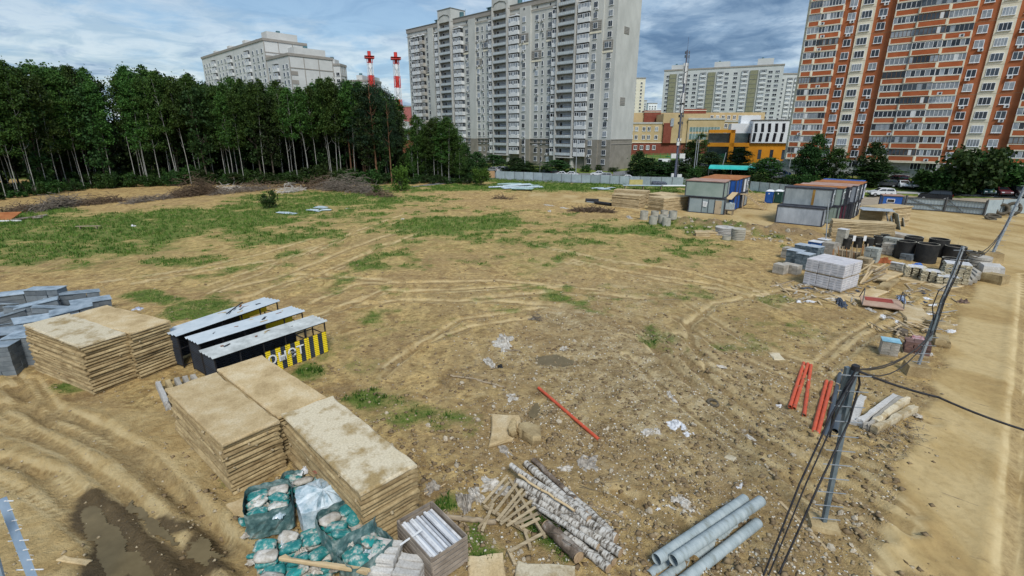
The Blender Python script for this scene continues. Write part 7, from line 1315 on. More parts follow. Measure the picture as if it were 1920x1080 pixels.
# ---------------------------------------------------------------- poles with rungs, cables
def top_at(p, u, v): k = ray(u, v); return Vector((k[0] * p.y / k[1], p.y, CAMH + p.y / k[1] * k[2]))
polem = mat('painted_steel_pole', (.11, .15, .18), (.20, .25, .28), 2, .5, metal=.3); polel = mat('light_steel_pole', (.26, .30, .34), (.40, .44, .48), 2, .5, metal=.3); cablem = mat('black_cable', (.012, .012, .015), (.035, .035, .04), 6, .5)
def steel_pole(label, a, t, r, m, nr, block=None, rung=.42, z0=0.5, double=False):
    p = GP(*a); q = top_at(p, *t); o = thing('utility_pole', label, 'pole', p); d = q - p; L = d.length; b = MB(); b.bar((0, 0, 0), d, r * 1.5, r * 1.5); b.build('shaft', m, o)
    if double: b = MB(); b.bar(Vector((-.14, .12, 0)) + d * .72, Vector((-.14, .12, 0)) + d * .995, r * 1.5); b.build('head_sleeve', m, o)
    ax = Vector((math.cos(-.15), math.sin(-.15), 0))
    for i in range(nr):
        c = d * ((i + .6) / nr); b = MB(); s = .10 if i % 2 else -.10; b.bar(c - ax * rung + Vector((0, -r, 0)), c + ax * rung + Vector((0, -r, 0)), .022); b.build('rung', polel, o)
    if block:
        w_, h_, top_ = block; b = MB(); s = top_ / w_
        V = [(sx * w_ / 2, sy * w_ / 2 * .9, -.25) for sx, sy in ((-1, -1), (1, -1), (1, 1), (-1, 1))] + [(sx * top_ / 2, sy * top_ / 2 * .9, h_) for sx, sy in ((-1, -1), (1, -1), (1, 1), (-1, 1))]
        b.add(V, [(0, 1, 5, 4), (1, 2, 6, 5), (2, 3, 7, 6), (3, 0, 4, 7), (4, 5, 6, 7)]); q2 = b.build('footing_block', sl_m); q2.location = (p.x, p.y, p.z); q2.rotation_euler = (0, 0, -.35); tag(q2, 'tapered concrete footing block of the ' + label.split(',')[0], 'concrete block', None, 'thing')
    return p, q
p1, t1 = steel_pole('front leaning steel pole, the shortest, with climbing rungs', (1543, 985), (1604, 690), .085, polem, 11, (1.0, .14, .8), double=True); p2, t2 = steel_pole('second leaning steel pole, beside the haul road', (1716, 700), (1806, 462), .075, polel, 15, (1.15, .55, .95)); p3, t3 = steel_pole('third steel pole, leaning at the right edge', (1853, 492), (1930, 335), .12, polel, 17, (1.7, 1.0, 1.5), rung=.5)
p0_, t0_ = steel_pole('thin pale pole in front of the right cabin group', (1547, 470), (1554, 372), .05, polel, 6, rung=.45)
b = MB(); b.tube([(0, 0, -.06), (0, 0, .08)], .11, 10); o = b.build('cable_clamp', blf); o.location = t1; tag(o, 'dark cable clamp on the head of the front pole', 'clamp')
def cable(label, pts, r=.022, sag=None, group='cables between the poles'):
    P = []
    for a, c in zip(pts[:-1], pts[1:]):
        a, c = Vector(a), Vector(c); k = 8; s = sag if sag is not None else .0
        for i in range(k): t = i / k; q = a.lerp(c, t); q.z -= 4 * s * t * (1 - t); P.append(q)
    P.append(Vector(pts[-1])); b = MB(); o0 = P[0]; b.tube([p - o0 for p in P], r, 6); o = b.build('cable', cablem); o.location = o0; return tag(o, label, 'cable', group)
def AT(u, v, y): k = ray(u, v); return Vector((k[0] * y / k[1], y, CAMH + y / k[1] * k[2]))
y1 = t1.y
cable('thick black cable from the front pole over to the right picture edge', [t1 + Vector((.1, 0, -.1)), AT(1760, 745, y1 - .2), AT(1940, 812, y1 - .5)], .035, .06)
cable('black cable pair, left strand, hanging from the front pole to the bottom', [t1 + Vector((0, -.05, -.2)), AT(1560, 775, y1 - .4), AT(1500, 905, y1 - 1.1), AT(1425, 1095, y1 - 2.0)], .030, .02); cable('black cable pair, right strand, hanging from the front pole to the bottom', [t1 + Vector((.05, -.05, -.15)), AT(1572, 770, y1 - .4), AT(1512, 905, y1 - 1.1), AT(1434, 1095, y1 - 2.0)], .022, .03)
cable('single cable looping right of the front pole down to the bottom', [t1 + Vector((.1, 0, -.1)), AT(1612, 720, y1), AT(1592, 790, y1 - .2), AT(1535, 910, y1 - 1.0), AT(1452, 1095, y1 - 2.0)], .030, .0); cable('cable hugging the front pole shaft', [t1 + Vector((-.05, -.1, 0)), AT(1583, 730, y1 - .1), AT(1562, 775, y1 - .3), AT(1556, 820, y1 - .3)], .028, .0)
for i, (s, dz_) in enumerate(((1.2, 0), (1.9, -.1), (.9, -.2))): cable(f'cable between the front and second poles, {["middle", "lowest", "upper"][i]} one', [t1 + Vector((.05, 0, -.05)), p2.lerp(t2, .36) + Vector((0, -.1, dz_))], .024, s * .55)
for i, dx_ in enumerate((-.1, .08, .14)): cable(f'cable climbing the second pole, {ORD[i]} strand', [p2.lerp(t2, .33) + Vector((dx_, -.1, 0)), p2.lerp(t2, .6) + Vector((dx_ - .12, -.1, 0)), p2.lerp(t2, .80) + Vector((dx_, -.1, 0)), t2 + Vector((dx_, -.1, -.1))], .020, 0)
cable('looped cable hanging left of the second pole', [p2.lerp(t2, .42) + Vector((-.1, -.1, 0)), AT(1748, 575, t2.y), AT(1760, 545, t2.y), AT(1775, 535, t2.y)], .024, 0)
for i, s in enumerate((1.5, 1.8)): cable(f'cable between the second and third poles, {["upper", "lower"][i]} one', [t2 + Vector((0, 0, -.1)), p3.lerp(t3, .55)], .03, s)
b = MB(); b.bar((0, 0, 0), t2 - p2.lerp(t2, .80), .2, .2); o = b.build('junction_sleeve', polem); o.location = p2.lerp(t2, .22) * 0 + p2.lerp(t2, .28); o.scale = (1, 1, 1); tag(o, 'dark sleeve strapped to the second pole below its middle', 'sleeve')
# steel frame at the bottom left, seen from above
blst = mat('pale_blue_steel', (.22, .31, .42), (.32, .42, .54), 1.5, .45, metal=.2); o = thing('steel_post', 'pale blue steel post bristling with wires at the bottom left corner', 'post', AT(2, 935, 9.6))
A_, B_ = AT(2, 935, 9.6), AT(66, 1100, 9.2); b = MB(); b.bar((0, 0, 0), B_ - A_, .15, .05); b.bar(Vector((.07, .05, 0)), B_ - A_ + Vector((.07, .05, 0)), .03, .16); b.build('shaft', blst, o)
for i in range(9): c = (B_ - A_) * ((i + .3) / 9); L = rnd.uniform(.22, .40); a = rnd.uniform(.2, .7); b = MB(); b.bar(c + Vector((-L * math.cos(a), .06, -L * math.sin(a) * .6)), c + Vector((L * math.cos(a), -.02, L * math.sin(a) * .6)), .02); b.build('wire_spike', whm, o)
b = MB(); A2_, B2_ = AT(-30, 960, 9.0) - A_, AT(8, 1100, 9.0) - A_; b.bar(A2_, B2_, .12, .05); b.build('second_shaft', blst, o)
for i in range(4):
    c = (B_ - A_) * (.3 + i * .17) + Vector((.16, 0, 0)); b = MB(); b.tube([c, c + Vector((.05, -.03, .05)), c + Vector((.09, 0, .01)), c + Vector((.06, .03, -.04))], .006, 5); b.build('wire_loop', whm, o)
# ---------------------------------------------------------------- black tubs and concrete rings
tubm = mat('bitumen_coated_ring', (.012, .013, .014), (.035, .034, .032), 2, .6); tubrim = mat('ring_rim', (.22, .21, .17), (.36, .34, .28), 3, .85); mudwater = mat('tub_inside', (.11, .09, .07), (.20, .16, .13), 2, .8)
def tub(label, u, v, r, h, group='black coated concrete rings', m=None, inner=None, lidz=.25, rings=1):
    r *= .8 if r > .7 else .84 if m is None else 1; h *= .9 if m is None else 1; p = GP(u, v); o = thing('well_ring', label, 'concrete ring', p, 0, group); hh_ = h / rings
    for k in range(rings):
        b = MB(); b.ring((0, 0, k * hh_ + .01 * k), r, r - .09, hh_ - .02, 28, 0, 1); b.build('ring_wall', [m or tubm, inner or tubrim], o)
    if lidz is not None: b = MB(); b.tube([(0, 0, h - lidz - .02), (0, 0, h - lidz)], r - .092, 24); b.build('ring_fill', mudwater, o)
    return o
for lb, u, v, r, h in (('black ring, front left of the large ones, pale rim', 1693, 484, 1.02, 2.0), ('black ring, directly behind the front left one', 1707, 474, 1.02, 2.0), ('black ring in front, middle of the large ones', 1733, 491, 1.12, 2.1), ('black ring behind the middle one, with brownish fill', 1754, 480, 1.08, 2.0), ('black ring at the right of the large ones, lower', 1786, 486, 1.12, 1.5), ('short black ring at the far right end of the row', 1812, 489, .8, 1.1), ('small black ring with green rim behind the stone pallets', 1776, 509, .8, 1.5)): tub(lb, u, v, r, h)
for lb, u, v, r, h in (('narrow black ring, first from the left of the small ones', 1585, 466, .52, 1.35), ('narrow black ring, second from the left of the small ones', 1607, 464, .52, 1.35), ('narrow black ring, third from the left of the small ones', 1627, 465, .52, 1.3), ('narrow black ring, fourth from the left of the small ones', 1643, 460, .52, 1.25), ('narrow black ring, fifth, at the back right', 1656, 457, .52, 1.2), ('narrow black ring standing in front of the others', 1647, 475, .5, 1.1), ('narrow black ring hidden behind the first one', 1590, 457, .5, 1.2)): tub(lb, u, v, r, h, 'small black coated rings')
for (u, v, lb) in ((1602, 447, 'white paper tag on the first small black ring'), (1622, 447, 'white paper tag on the second small black ring')): p = AT(u, v, GP(u, 464).y - .6); b = MB(); b.box((0, 0, 0), (.32, .02, .6)); o = b.build('paper_tag', whm); o.location = p; tag(o, lb, 'tag')
pr = mat('pale_concrete_ring', (.32, .31, .26), (.46, .44, .38), 2, .9); pri = mat('ring_inside', (.14, .15, .13), (.22, .22, .20), 2, .9)
for lb, u, v, k in (('buff concrete ring of two courses, leftmost of the small far group', 1207, 412, 2), ('greyish ring, back row middle of the small far group', 1227, 410, 1), ('greyish ring, back row right of the small far group', 1245, 408, 1), ('pale ring, front left of the small far group', 1224, 420, 1), ('greyish ring, middle of the small far group', 1241, 419, 1), ('pale ring, front right of the small far group', 1249, 423, 1), ('darker ring at the right end of the small far group', 1260, 419, 1)): tub(lb, u, v, .58, 1.15 if k == 1 else 1.3, 'pale concrete rings far', pr, pri, None, k)
def disc_stack(where, u, v, r, n, h, m, hole=True):
    p = GP(u, v)
    for k in range(n):
        b = MB()
        if hole and k == n - 1: b.ring((0, 0, 0), r, r * .35, h - .06, 26, 0)
        else: b.tube([(0, 0, 0), (0, 0, h - .06)], r * rnd.uniform(.97, 1.0), 26)
        o = b.build('concrete_disc', m); o.location = (p.x + rnd.uniform(-.02, .02), p.y + rnd.uniform(-.02, .02), p.z + k * h); tag(o, f'concrete cover disc, {ORD[n - 1 - k] + " from the top" if k < n - 1 else "topmost"} of {where}', 'concrete disc', 'discs in ' + where, 'thing')
disc_stack('the wide grey disc stack left', 1358, 439, 1.15, 5, .2, lgc); disc_stack('the tall buff disc stack right', 1382.5, 449, .82, 7, .2, pr, False); tub('small grey ring leaning before the wide disc stack', 1362, 449, .5, .5, None, pr, pri, None)
for (u0, u1, v, n_, wh) in ((1392, 1407, 448, 5, 'the square plate stack right of the discs'), (1304, 1331, 443, 3, 'the low plate stack left of the discs'), (1330, 1346, 440, 2, 'the lowest plate pile beside the wide discs')): far_stack((u0, v), (u1, v + (1 if n_ > 2 else 0)), n_, wh, 1.4, pitch=.2, meshes=None)
# ---------------------------------------------------------------- wrapped block pallets
wblk = mat('printed_white_wrap', (.50, .50, .53), (.68, .68, .71), 1.2, .35, spec=.5, c3=(.60, .59, .62)); wpr = mat('grey_wrap_print', (.36, .37, .40), (.48, .49, .52), 3, .4)
P00, P10, P11 = GP(1504, 533), GP(1576, 550), GP(1614, 527); ex = (P10 - P00); ex.z = 0; wx = ex.length / 3; an = math.atan2(ex.y, ex.x); ey = Vector((-math.sin(an), math.cos(an), 0)); ux = Vector((math.cos(an), math.sin(an), 0))
for k in range(2):
    for i in range(3):
        for j in range(2):
            c = P00 + ux * (wx * (i + .5)) + ey * (1.5 * (j + .5)); o = thing('block_pallet', f'white wrapped block pallet, {["lower", "upper"][k]} level, {["left", "middle", "right"][i]} in the {["front", "rear"][j]} row', 'pallet of blocks', (c.x + rnd.uniform(-.02, .02), c.y + rnd.uniform(-.02, .02), P00.z + k * 1.15), an, 'white wrapped block pallets')
            b = MB(); b.box((0, 0, .05), (wx - .1, 1.4, .09)); b.build('pallet_base', wp, o); hb = 1.02; nn = 5; b = MB(); V = []; g = rnd
            for z_ in range(nn + 1):
                for q in range(16): a = 2 * math.pi * q / 16; cx_, sy_ = math.cos(a), math.sin(a); s = 1 / max(abs(cx_), abs(sy_)); V.append((cx_ * s * (wx / 2 - .02) + rnd.uniform(-.012, .012), sy_ * s * .73 + rnd.uniform(-.012, .012), .1 + hb * z_ / nn))
            b.add(V, [(z_ * 16 + q, z_ * 16 + (q + 1) % 16, (z_ + 1) * 16 + (q + 1) % 16, (z_ + 1) * 16 + q) for z_ in range(nn) for q in range(16)] + [tuple(range(nn * 16, nn * 16 + 16))]); b.build('printed_wrap', wblk, o)
            b = MB()
            for r_ in range(5):
                for q in range(2): b.box((-wx / 4 + q * wx / 2 + rnd.uniform(-.05, .05), -.745, .2 + r_ * .2), (wx * .36, .012, .05)); b.box((wx / 2 - .005, -.36 + q * .72, .2 + r_ * .2), (.012, .5, .05))
            b.build('print_band', wpr, o)['kind'] = 'stuff'
def block_cube(label, u, v, ang, nx_, ny_, nz_, bs, m, group=None, jit=.01, z=0.0, nm='block_pallet', cat='pallet of blocks', wrapt=None, tilt=(0, 0), base=True, gap=.012):
    p = GP(u, v); o = thing(nm, label, cat, (p.x, p.y, p.z + z), ang, group); o.rotation_euler = (tilt[0], tilt[1], ang); b = MB(); b.box((0, 0, 0), (bs[0] - gap, bs[1] - gap, bs[2] - gap)); bmsh = b.mesh('block', m)
    if base: b = MB(); b.box((0, 0, .05), (nx_ * bs[0], ny_ * bs[1], .09)); b.build('pallet_base', wp, o)
    for k in range(nz_):
        for i in range(nx_):
            for j in range(ny_):
                if 0 < i < nx_ - 1 and 0 < j < ny_ - 1 and k < nz_ - 1: continue
                q = part('block', bmsh, o, ((i - (nx_ - 1) / 2) * bs[0] + rnd.uniform(-jit, jit), (j - (ny_ - 1) / 2) * bs[1] + rnd.uniform(-jit, jit), (.1 if base else 0) + (k + .5) * bs[2])); q.rotation_euler = (0, 0, rnd.uniform(-jit * 2, jit * 2))
    if wrapt: b = MB(); b.box((0, 0, (.1 if base else 0) + nz_ * bs[2] + .02), (nx_ * bs[0] + .06, ny_ * bs[1] + .06, .03)); b.build('top_sheet', wrapt, o)
    return o
gblk = mat('slate_grey_block', (.105, .125, .145), (.19, .215, .235), 1.5, .85, c3=(.145, .17, .19), objvar=.18); gtop = mat('pale_blue_film', (.30, .37, .44), (.50, .57, .64), 2, .35, spec=.5, c3=(.38, .45, .52))
gtop2 = mat('slate_block_film', (.15, .19, .23), (.34, .40, .46), 2, .35, spec=.5, c3=(.24, .30, .35), objvar=.25)
# pile at the left edge: orderly pallets in front, toppled bundles behind
for (u, v, a_, nz_, lb, z) in ((20, 696, .25, 6, 'grey block pallet, front one at the left picture edge', 0), (58, 680, .25, 6, 'grey block pallet touching the left slab stack', 0), (-22, 690, .3, 6, 'grey block pallet cut by the left picture edge', 0)): block_cube(lb, u, v, a_, 2, 2, nz_, (.62, .6, .27), gblk, 'grey block pallets at the left edge', wrapt=gtop2)
BD = 'toppled grey block bundles at the left edge'; kk = 0
spots = [(88, 552, 1.5, .1, .0, .0, 'grey block bundle standing highest on the pile'), (150, 560, 1.05, .75, .0, .1, 'grey block bundle at the upper right end of the pile, with gaps'), (172, 575, .75, .8, .1, .05, 'grey block bundle below the right end one'), (140, 590, .9, .7, .15, -.1, 'long bundle lying tilted right of the pile centre'), (165, 600, .35, .75, .3, .0, 'dark-sided bundle leaning behind the left slab stack'), (100, 590, .85, .6, -.1, .25, 'bundle with pale film top in the pile centre'), (70, 610, .75, .9, .2, .1, 'bundle with loose blocks in the pile centre'), (50, 590, .8, .5, -.2, .2, 'tilted bundle left of the pile centre'), (45, 630, .55, .8, .25, .1, 'long dark bundle in front of the pile centre'), (115, 615, .45, .7, .2, -.1, 'bundle touching the left slab stack, film torn'), (20, 600, .6, .6, .1, -.2, 'bundle near the left edge, upper'), (10, 625, .5, 1.0, -.3, .1, 'bundle near the left edge, lower'), (-5, 580, .4, .7, .1, .2, 'bundle cut by the left picture edge'), (40, 560, .9, .5, .1, 0, 'small bundle at the back left of the pile'), (120, 570, .7, .9, 0, .15, 'bundle behind the centre, pale film top'), (75, 580, 1.0, .7, 0, -.1, 'flat bundle beneath the highest one')]
for (u, v, z, a_, tx, ty, lb) in spots:
    p = G(u, v, z + .3); uu, vv = u, v; o = block_cube(lb, 100, 620, a_, 3, 1, 2, (.62, .72, .30), gblk, BD, z=0, tilt=(tx, ty), base=False, wrapt=gtop2, jit=.02, gap=.02, nm='block_bundle', cat='bundle of blocks'); o.location = (p.x, p.y, z * .92 + .12); o.scale = (1.12, 1.2, 1.2); kk += 1
for i in range(34):
    u, v = rnd.uniform(-10, 180), rnd.uniform(555, 640); zc = rnd.uniform(.2, 1.1); p = G(u, v, zc); b = MB(); b.box((0, 0, 0), (.6, .4, .28)); o = b.build('grey_block', gblk); o.location = (p.x, p.y, zc * .8); o.rotation_euler = (rnd.uniform(-.5, .5), rnd.uniform(-.5, .5), rnd.uniform(0, 3)); tag(o, 'loose grey block lying among the toppled bundles', 'block', 'loose grey blocks in the left pile')
# small pallets on the right
block_cube('small stack of grey blocks at the left end of the right storage area', 1462, 513, an, 2, 2, 3, (.5, .45, .28), grc_, None); block_cube('wider stack of grey blocks right of the small one', 1482, 512, an, 3, 2, 3, (.5, .45, .26), grc_, None)
netm = mat('blue_grey_netting', (.07, .10, .12), (.20, .24, .27), 3, .7, c3=(.12, .16, .185)); GN = 'netted block pallets'
for i, (u, v, nz_) in enumerate(((1488, 497, 5), (1506, 504, 5), (1502, 486, 5), (1522, 495, 6))): block_cube(f'blue-grey netted block pallet, {ORD[i]} of the dark group', u, v, an, 2, 2, nz_, (.6, .6, .28), netm, GN, wrapt=gtop, jit=.03)
block_cube('white-topped pallet with a blue side behind the netted ones', 1527, 478, an, 2, 2, 4, (.6, .6, .33), mat('bright_blue_side', (.02, .09, .30), (.04, .14, .40), 2, .5), None, wrapt=film_w); block_cube('light grey paver pallet beside the blue-sided one', 1552, 482, an, 2, 2, 6, (.55, .5, .24), grc_, None); block_cube('tall narrow pallet of buff tiles with white cap', 1575, 464, an, 2, 2, 10, (.45, .45, .2), pr, None, wrapt=film_w)
block_cube('grey rough-edged pallet behind the brown planks', 1633, 492, an, 2, 2, 5, (.55, .5, .28), mat('grey_rough', (.26, .28, .26), (.40, .42, .39), 4, .9), None, jit=.05)
flagm = mat('buff_flagstone', (.34, .30, .20), (.58, .53, .40), 2.5, .9, c3=(.46, .41, .29), objvar=.25)
def flag_pallet(label, u, v, w_, d_, h, ang, group='pallets of split stone'):
    p = GP(u, v); o = thing('stone_pallet', label, 'pallet of stone', p, ang, group); b = MB(); b.box((0, 0, .05), (w_, d_, .1)); b.build('pallet_base', wp, o); z = .1; b = MB(); fl = [slab_mesh(.42, .3, .07, flagm, s, .04, 'flagstone', .2) for s in range(3)]; n = 0
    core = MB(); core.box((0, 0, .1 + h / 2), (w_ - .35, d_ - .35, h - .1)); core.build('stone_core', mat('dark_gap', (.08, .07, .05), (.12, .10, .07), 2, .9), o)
    while z < h:
        for (x0, x1, y0, y1, ax) in ((-1, 1, -1, -1, 0), (1, 1, -1, 1, 1), (-1, -1, -1, 1, 1)):
            L = w_ if ax == 0 else d_; k = int(L / .38)
            for i in range(k):
                t = -L / 2 + .2 + i * (L - .4) / max(1, k - 1); x, y = (t, -d_ / 2 + .14) if ax == 0 else (x0 * (w_ / 2 - .14), t); q = part('flagstone', rnd.choice(fl), o, (x + rnd.uniform(-.04, .04), y + rnd.uniform(-.04, .04), z)); q.rotation_euler = (rnd.uniform(-.08, .08), rnd.uniform(-.08, .08), (0 if ax == 0 else 1.57) + rnd.uniform(-.3, .3)); n += 1
        z += .085
    b = MB(); b.box((0, 0, h + .04), (w_ - .05, d_ - .05, .05)); b.build('white_cover', film_w, o)
flag_pallet('pallet of buff split stone with white cover, left one by the black rings', 1712, 519, 1.5, 1.2, .95, -.55); flag_pallet('pallet of buff split stone with white cover, middle one by the black rings', 1744, 527, 1.5, 1.2, .95, -.55); flag_pallet('low pallet of split stone in front of the tall one', 1772, 533, 1.4, 1.1, .75, -.55); flag_pallet('tall pallet of split stone with domed white cover beside the second pole top', 1786, 529, 1.7, 1.4, 1.7, -.55)
for i, (u, v, a_, nx_, ny_, nz_, bs, m, top_, lb) in enumerate(((1478, 484, an, 2, 2, 4, (.55, .5, .26), grc_, None, 'grey block pallet behind the netted group, left one'), (1542, 470, an, 2, 2, 5, (.5, .5, .24), pr, film_w, 'buff tile pallet with white cap left of the small black rings'), (1560, 474, an, 2, 2, 4, (.5, .5, .26), grc_, None, 'grey block pallet between the white wrapped cube and small black rings'), (1664, 478, an, 2, 2, 4, (.55, .5, .28), grc_, None, 'grey block pallet left of the large black rings'), (1672, 462, an, 3, 2, 3, (.55, .5, .28), MATS['grey_rough'] if 'grey_rough' in MATS else grc_, None, 'grey block pallet behind the large black rings'), (1618, 500, an, 2, 2, 3, (.5, .45, .26), wp, None, 'brown crate-like pallet right behind the white wrapped cube'), (1680, 508, an, 2, 1, 3, (.5, .45, .22), pr, film_w, 'low white-capped pallet left of the split stone pallets'), (1800, 512, an, 2, 2, 3, (.5, .45, .26), grc_, None, 'grey block pallet right of the tall stone pallet'), (1640, 508, an, 3, 2, 2, (.6, .3, .18), timber, None, 'stack of sawn timber pieces right of the white wrapped cube'), (1700, 488, an, 2, 2, 2, (.5, .45, .28), gblk, None, 'dark grey block pallet before the large black rings'), (1590, 482, an, 3, 2, 2, (.6, .3, .25), timber_old, None, 'weathered timber stack before the small black rings'))): block_cube(lb, u, v, a_, nx_, ny_, nz_, bs, m, None, wrapt=top_, jit=.04)
for i, cs in enumerate((((1640, 512), (1646, 503), (1690, 510), (1686, 520)), ((1692, 522), (1697, 511), (1742, 520), (1738, 532)), ((1745, 534), (1750, 522), (1796, 532), (1792, 545)), ((1612, 552), (1630, 533), (1662, 540), (1650, 560)), ((1560, 556), (1600, 545), (1622, 556), (1590, 566)))): ground_slab(f'thin sandy slab on the ground of the storage strip, {ORD[i]} of a broken row', cs, sl_top, .10, seed=90 + i, group='thin slabs in the storage strip')
# boards, bags, junk on the right
for i in range(15): p = GP(1560 + i * 4.6, 489 - i * .25); b = MB(); L = rnd.uniform(1.0, 1.5); b.bar((0, 0, 0), (rnd.uniform(-.3, .15), rnd.uniform(.1, .4), L), .12, .03); o = b.build('brown_board', timber_old if i % 3 else mat('rusty_brown_board', (.22, .10, .04), (.34, .18, .08), 2, .9)); o.location = p; tag(o, f'upright brown board leaning behind the white pallets, {ORD[i]} from the left', 'board', 'brown boards behind the white pallets')
for i in range(14):
    p = GP(1640 + rnd.uniform(-22, 26), 522 + rnd.uniform(-14, 12)); a = .62 + rnd.uniform(-.25, .25); L = rnd.uniform(1.6, 3.2); b = MB(); b.bar((-L / 2 * math.cos(a), -L / 2 * math.sin(a), .05), (L / 2 * math.cos(a), L / 2 * math.sin(a), rnd.uniform(.1, .7)), .14, .035); o = b.build('plank', timber if i % 2 else timber_old); o.location = p + Vector((0, 0, .08 * (i % 5))); tag(o, 'brown plank in the loose heap right of the white pallets', 'plank', 'planks right of the white pallets')
crumple('rust red sack heap behind the plank pile', 1655, 492, 1.9, 1.2, .75, mat('rust_red_heap', (.22, .06, .02), (.36, .12, .05), 3, .9), seed=61, cat='heap'); 
for (u, v, lb, m, s) in ((1718, 498, 'blue plastic tub among scraps left of the stone pallets', mat('blue_tub', (.04, .13, .42), (.07, .18, .50), 2, .5), 62), (1703, 504, 'pale pink foil scrap beside the blue tub', mat('pink_foil', (.55, .40, .44), (.68, .55, .58), 3, .4), 63), (1690, 497, 'pale blue foil scrap left of the blue tub', gtop, 64), (1818, 505, 'yellow sheeting behind the grey beams', yels, 65)): crumple(lb, u, v, 1.2, .8, .45 if 'tub' in lb else .2, m, seed=s)
for (a_, c, lb, w_) in (((1455, 528), (1482, 552), 'white-green plank left below the white pallets', .16), ((1470, 541), (1519, 549), 'thick pale plank with a green end below the white pallets', .3), ((1482, 534), (1516, 541), 'narrow plank above the thick pale one', .1), ((1445, 536), (1490, 524), 'grey plank crossing at the left of the storage area', .14)): beam_px(lb, a_, c, w_, .12, timber if 'pale' in lb or 'white' in lb else timber_old, cat='plank', name='plank')
ground_slab('grey concrete trough-like block right of the planks', [(1652, 537), (1660, 515), (1682, 520), (1676, 540)], sl_m, .35, seed=31); ground_slab('upper slab on the trough-like block', [(1656, 530), (1662, 512), (1680, 516), (1674, 533)], sl_top, .2, seed=32, dz=.33)
o = thing('ramp_sheet', 'reddish ramp sheet with bent tube rails in front of the storage area', 'ramp', GP(1650, 575), -.45); b = MB(); b.box((0, 0, .35), (2.5, 1.7, .06), mx=Euler((.14, 0, 0)).to_matrix().to_4x4()); b.build('sheet', mat('dusty_pink_sheet', (.34, .22, .16), (.44, .31, .23), 2, .8), o); b = MB(); [b.box((-.1, .1 + .22 * q, .42 + .03 * q), (1.7, .14, .05)) for q in range(3)]; b.build('red_slat', mat('dull_red', (.30, .06, .05), (.38, .09, .07), 2, .7), o)
for s in (-1, 1): b = MB(); b.tube([(s * 1.25, -.7, .2), (s * 1.2, -.3, 1.25), (s * 1.15, .1, 1.3), (s * 1.25, .7, .4)], .035, 6); b.build('tube_rail', posts, o)
for i in range(46):
    u, v = 1672 + abs(rnd.gauss(0, 1)) * 48, 622 + rnd.gauss(0, 1) * 8; u = min(u, 1782); p = GP(u, v); a = rnd.uniform(0, 3.1); L = rnd.uniform(.3, .9); b = MB(); b.bar((-L / 2 * math.cos(a), -L / 2 * math.sin(a), 0), (L / 2 * math.cos(a), L / 2 * math.sin(a), rnd.uniform(-.05, .15)), .11, .03); o = b.build('broken_board', (timber, timber_old, wp)[i % 3]); o.location = p + Vector((0, 0, rnd.uniform(.05, .28))); tag(o, 'broken board in the scrap wood heap between the slab and the second pole', 'board', 'scrap wood heap boards')
block_cube('grey paver pallet with light blue cover near the scrap wood heap', 1664, 664, -.5, 2, 2, 5, (.42, .36, .16), grc_, None, wrapt=mat('light_blue_cover', (.18, .40, .52), (.34, .56, .66), 3, .4)); block_cube('dark brick pallet with red tiles on top, left of the second pole', 1716, 662, -.6, 3, 2, 4, (.4, .38, .17), mat('dark_brick', (.10, .06, .055), (.20, .12, .10), 4, .9, objvar=.3), None, jit=.03)
crumple('red and purple debris on the dark brick pallet', 1716, 652, 1.1, .6, .2, mat('red_purple', (.22, .05, .05), (.45, .36, .38), 5, .7), seed=71, dz=.62); crumple('purplish-white bag lying right of the dark brick pallet', 1738, 664, .7, .4, .25, film, seed=72)
ground_slab('rectangular concrete block right of the scrap wood, lower one', [(1748, 636), (1755, 625), (1784, 630), (1781, 641)], sl_m, .5, seed=33); p = GP(1690, 628); b = MB(); b.tube([(0, 0, 0), (0, 0, .4)], [.34, .30], 14, caps=False); b.tube([(0, 0, .38), (0, 0, .4)], .28, 14); o = b.build('iron_tub', mat('brown_iron', (.09, .075, .06), (.16, .13, .10), 2, .8)); o.location = p; tag(o, 'round brown tub in front of the scrap wood heap', 'tub')
b = MB(); n_ = 22
for i in range(n_):
    for j in range(8):
        a, c = 2 * math.pi * i / n_, 2 * math.pi * j / 8; b.v.append(((.24 + .075 * math.cos(c)) * math.cos(a), (.24 + .075 * math.cos(c)) * math.sin(a), .07 + .07 * math.sin(c)))
for i in range(n_):
    for j in range(8): b.f.append((i * 8 + j, ((i + 1) % n_) * 8 + j, ((i + 1) % n_) * 8 + (j + 1) % 8, i * 8 + (j + 1) % 8)); b.m.append(0); b.sm.append(True)
tyre = b.mesh('old_tyre', mat('dusty_rubber', (.05, .045, .035), (.13, .11, .08), 3, .9)); o = link('old_tyre', tyre, None, GP(1337, 752)); o.rotation_euler = (.15, .1, 0); tag(o, 'small old tyre lying in the churned soil', 'tyre')
for (u, v, s, lb, rx) in ((1862, 408, 3.0, 'large dark tyre beside the fence right of the gate', .2), (1875, 404, 3.0, 'second large tyre behind the third pole', 1.3), (1895, 404, 3.4, 'upright large tyre with rusty hub right of the third pole', 1.4), (1856, 412, 2.4, 'dark tyre nearest the gate post', .3), (1820, 502, 2.2, 'grey tyre ring standing by the black rings', 1.4)): o = link('old_tyre', tyre, None, GP(u, v)); o.scale = (s, s, s); o.rotation_euler = (rx, 0, rnd.uniform(-.6, .2)); o.location.z += .3 * s * (1 if rx > 1 else 0); tag(o, lb, 'tyre', 'tyres on the right')
ground_slab('long concrete box at the foot of the third pole, behind', [(1838, 499), (1842, 492), (1882, 496), (1880, 503)], lgc, .8, seed=34); ground_slab('tapered concrete block right of the third pole footing', [(1864, 520), (1858, 512), (1872, 510), (1878, 517)], sl_m, .8, seed=35); disc_stack('the striped ring stack behind the grey beams', 1832, 504, .9, 4, .3, grc_, False)
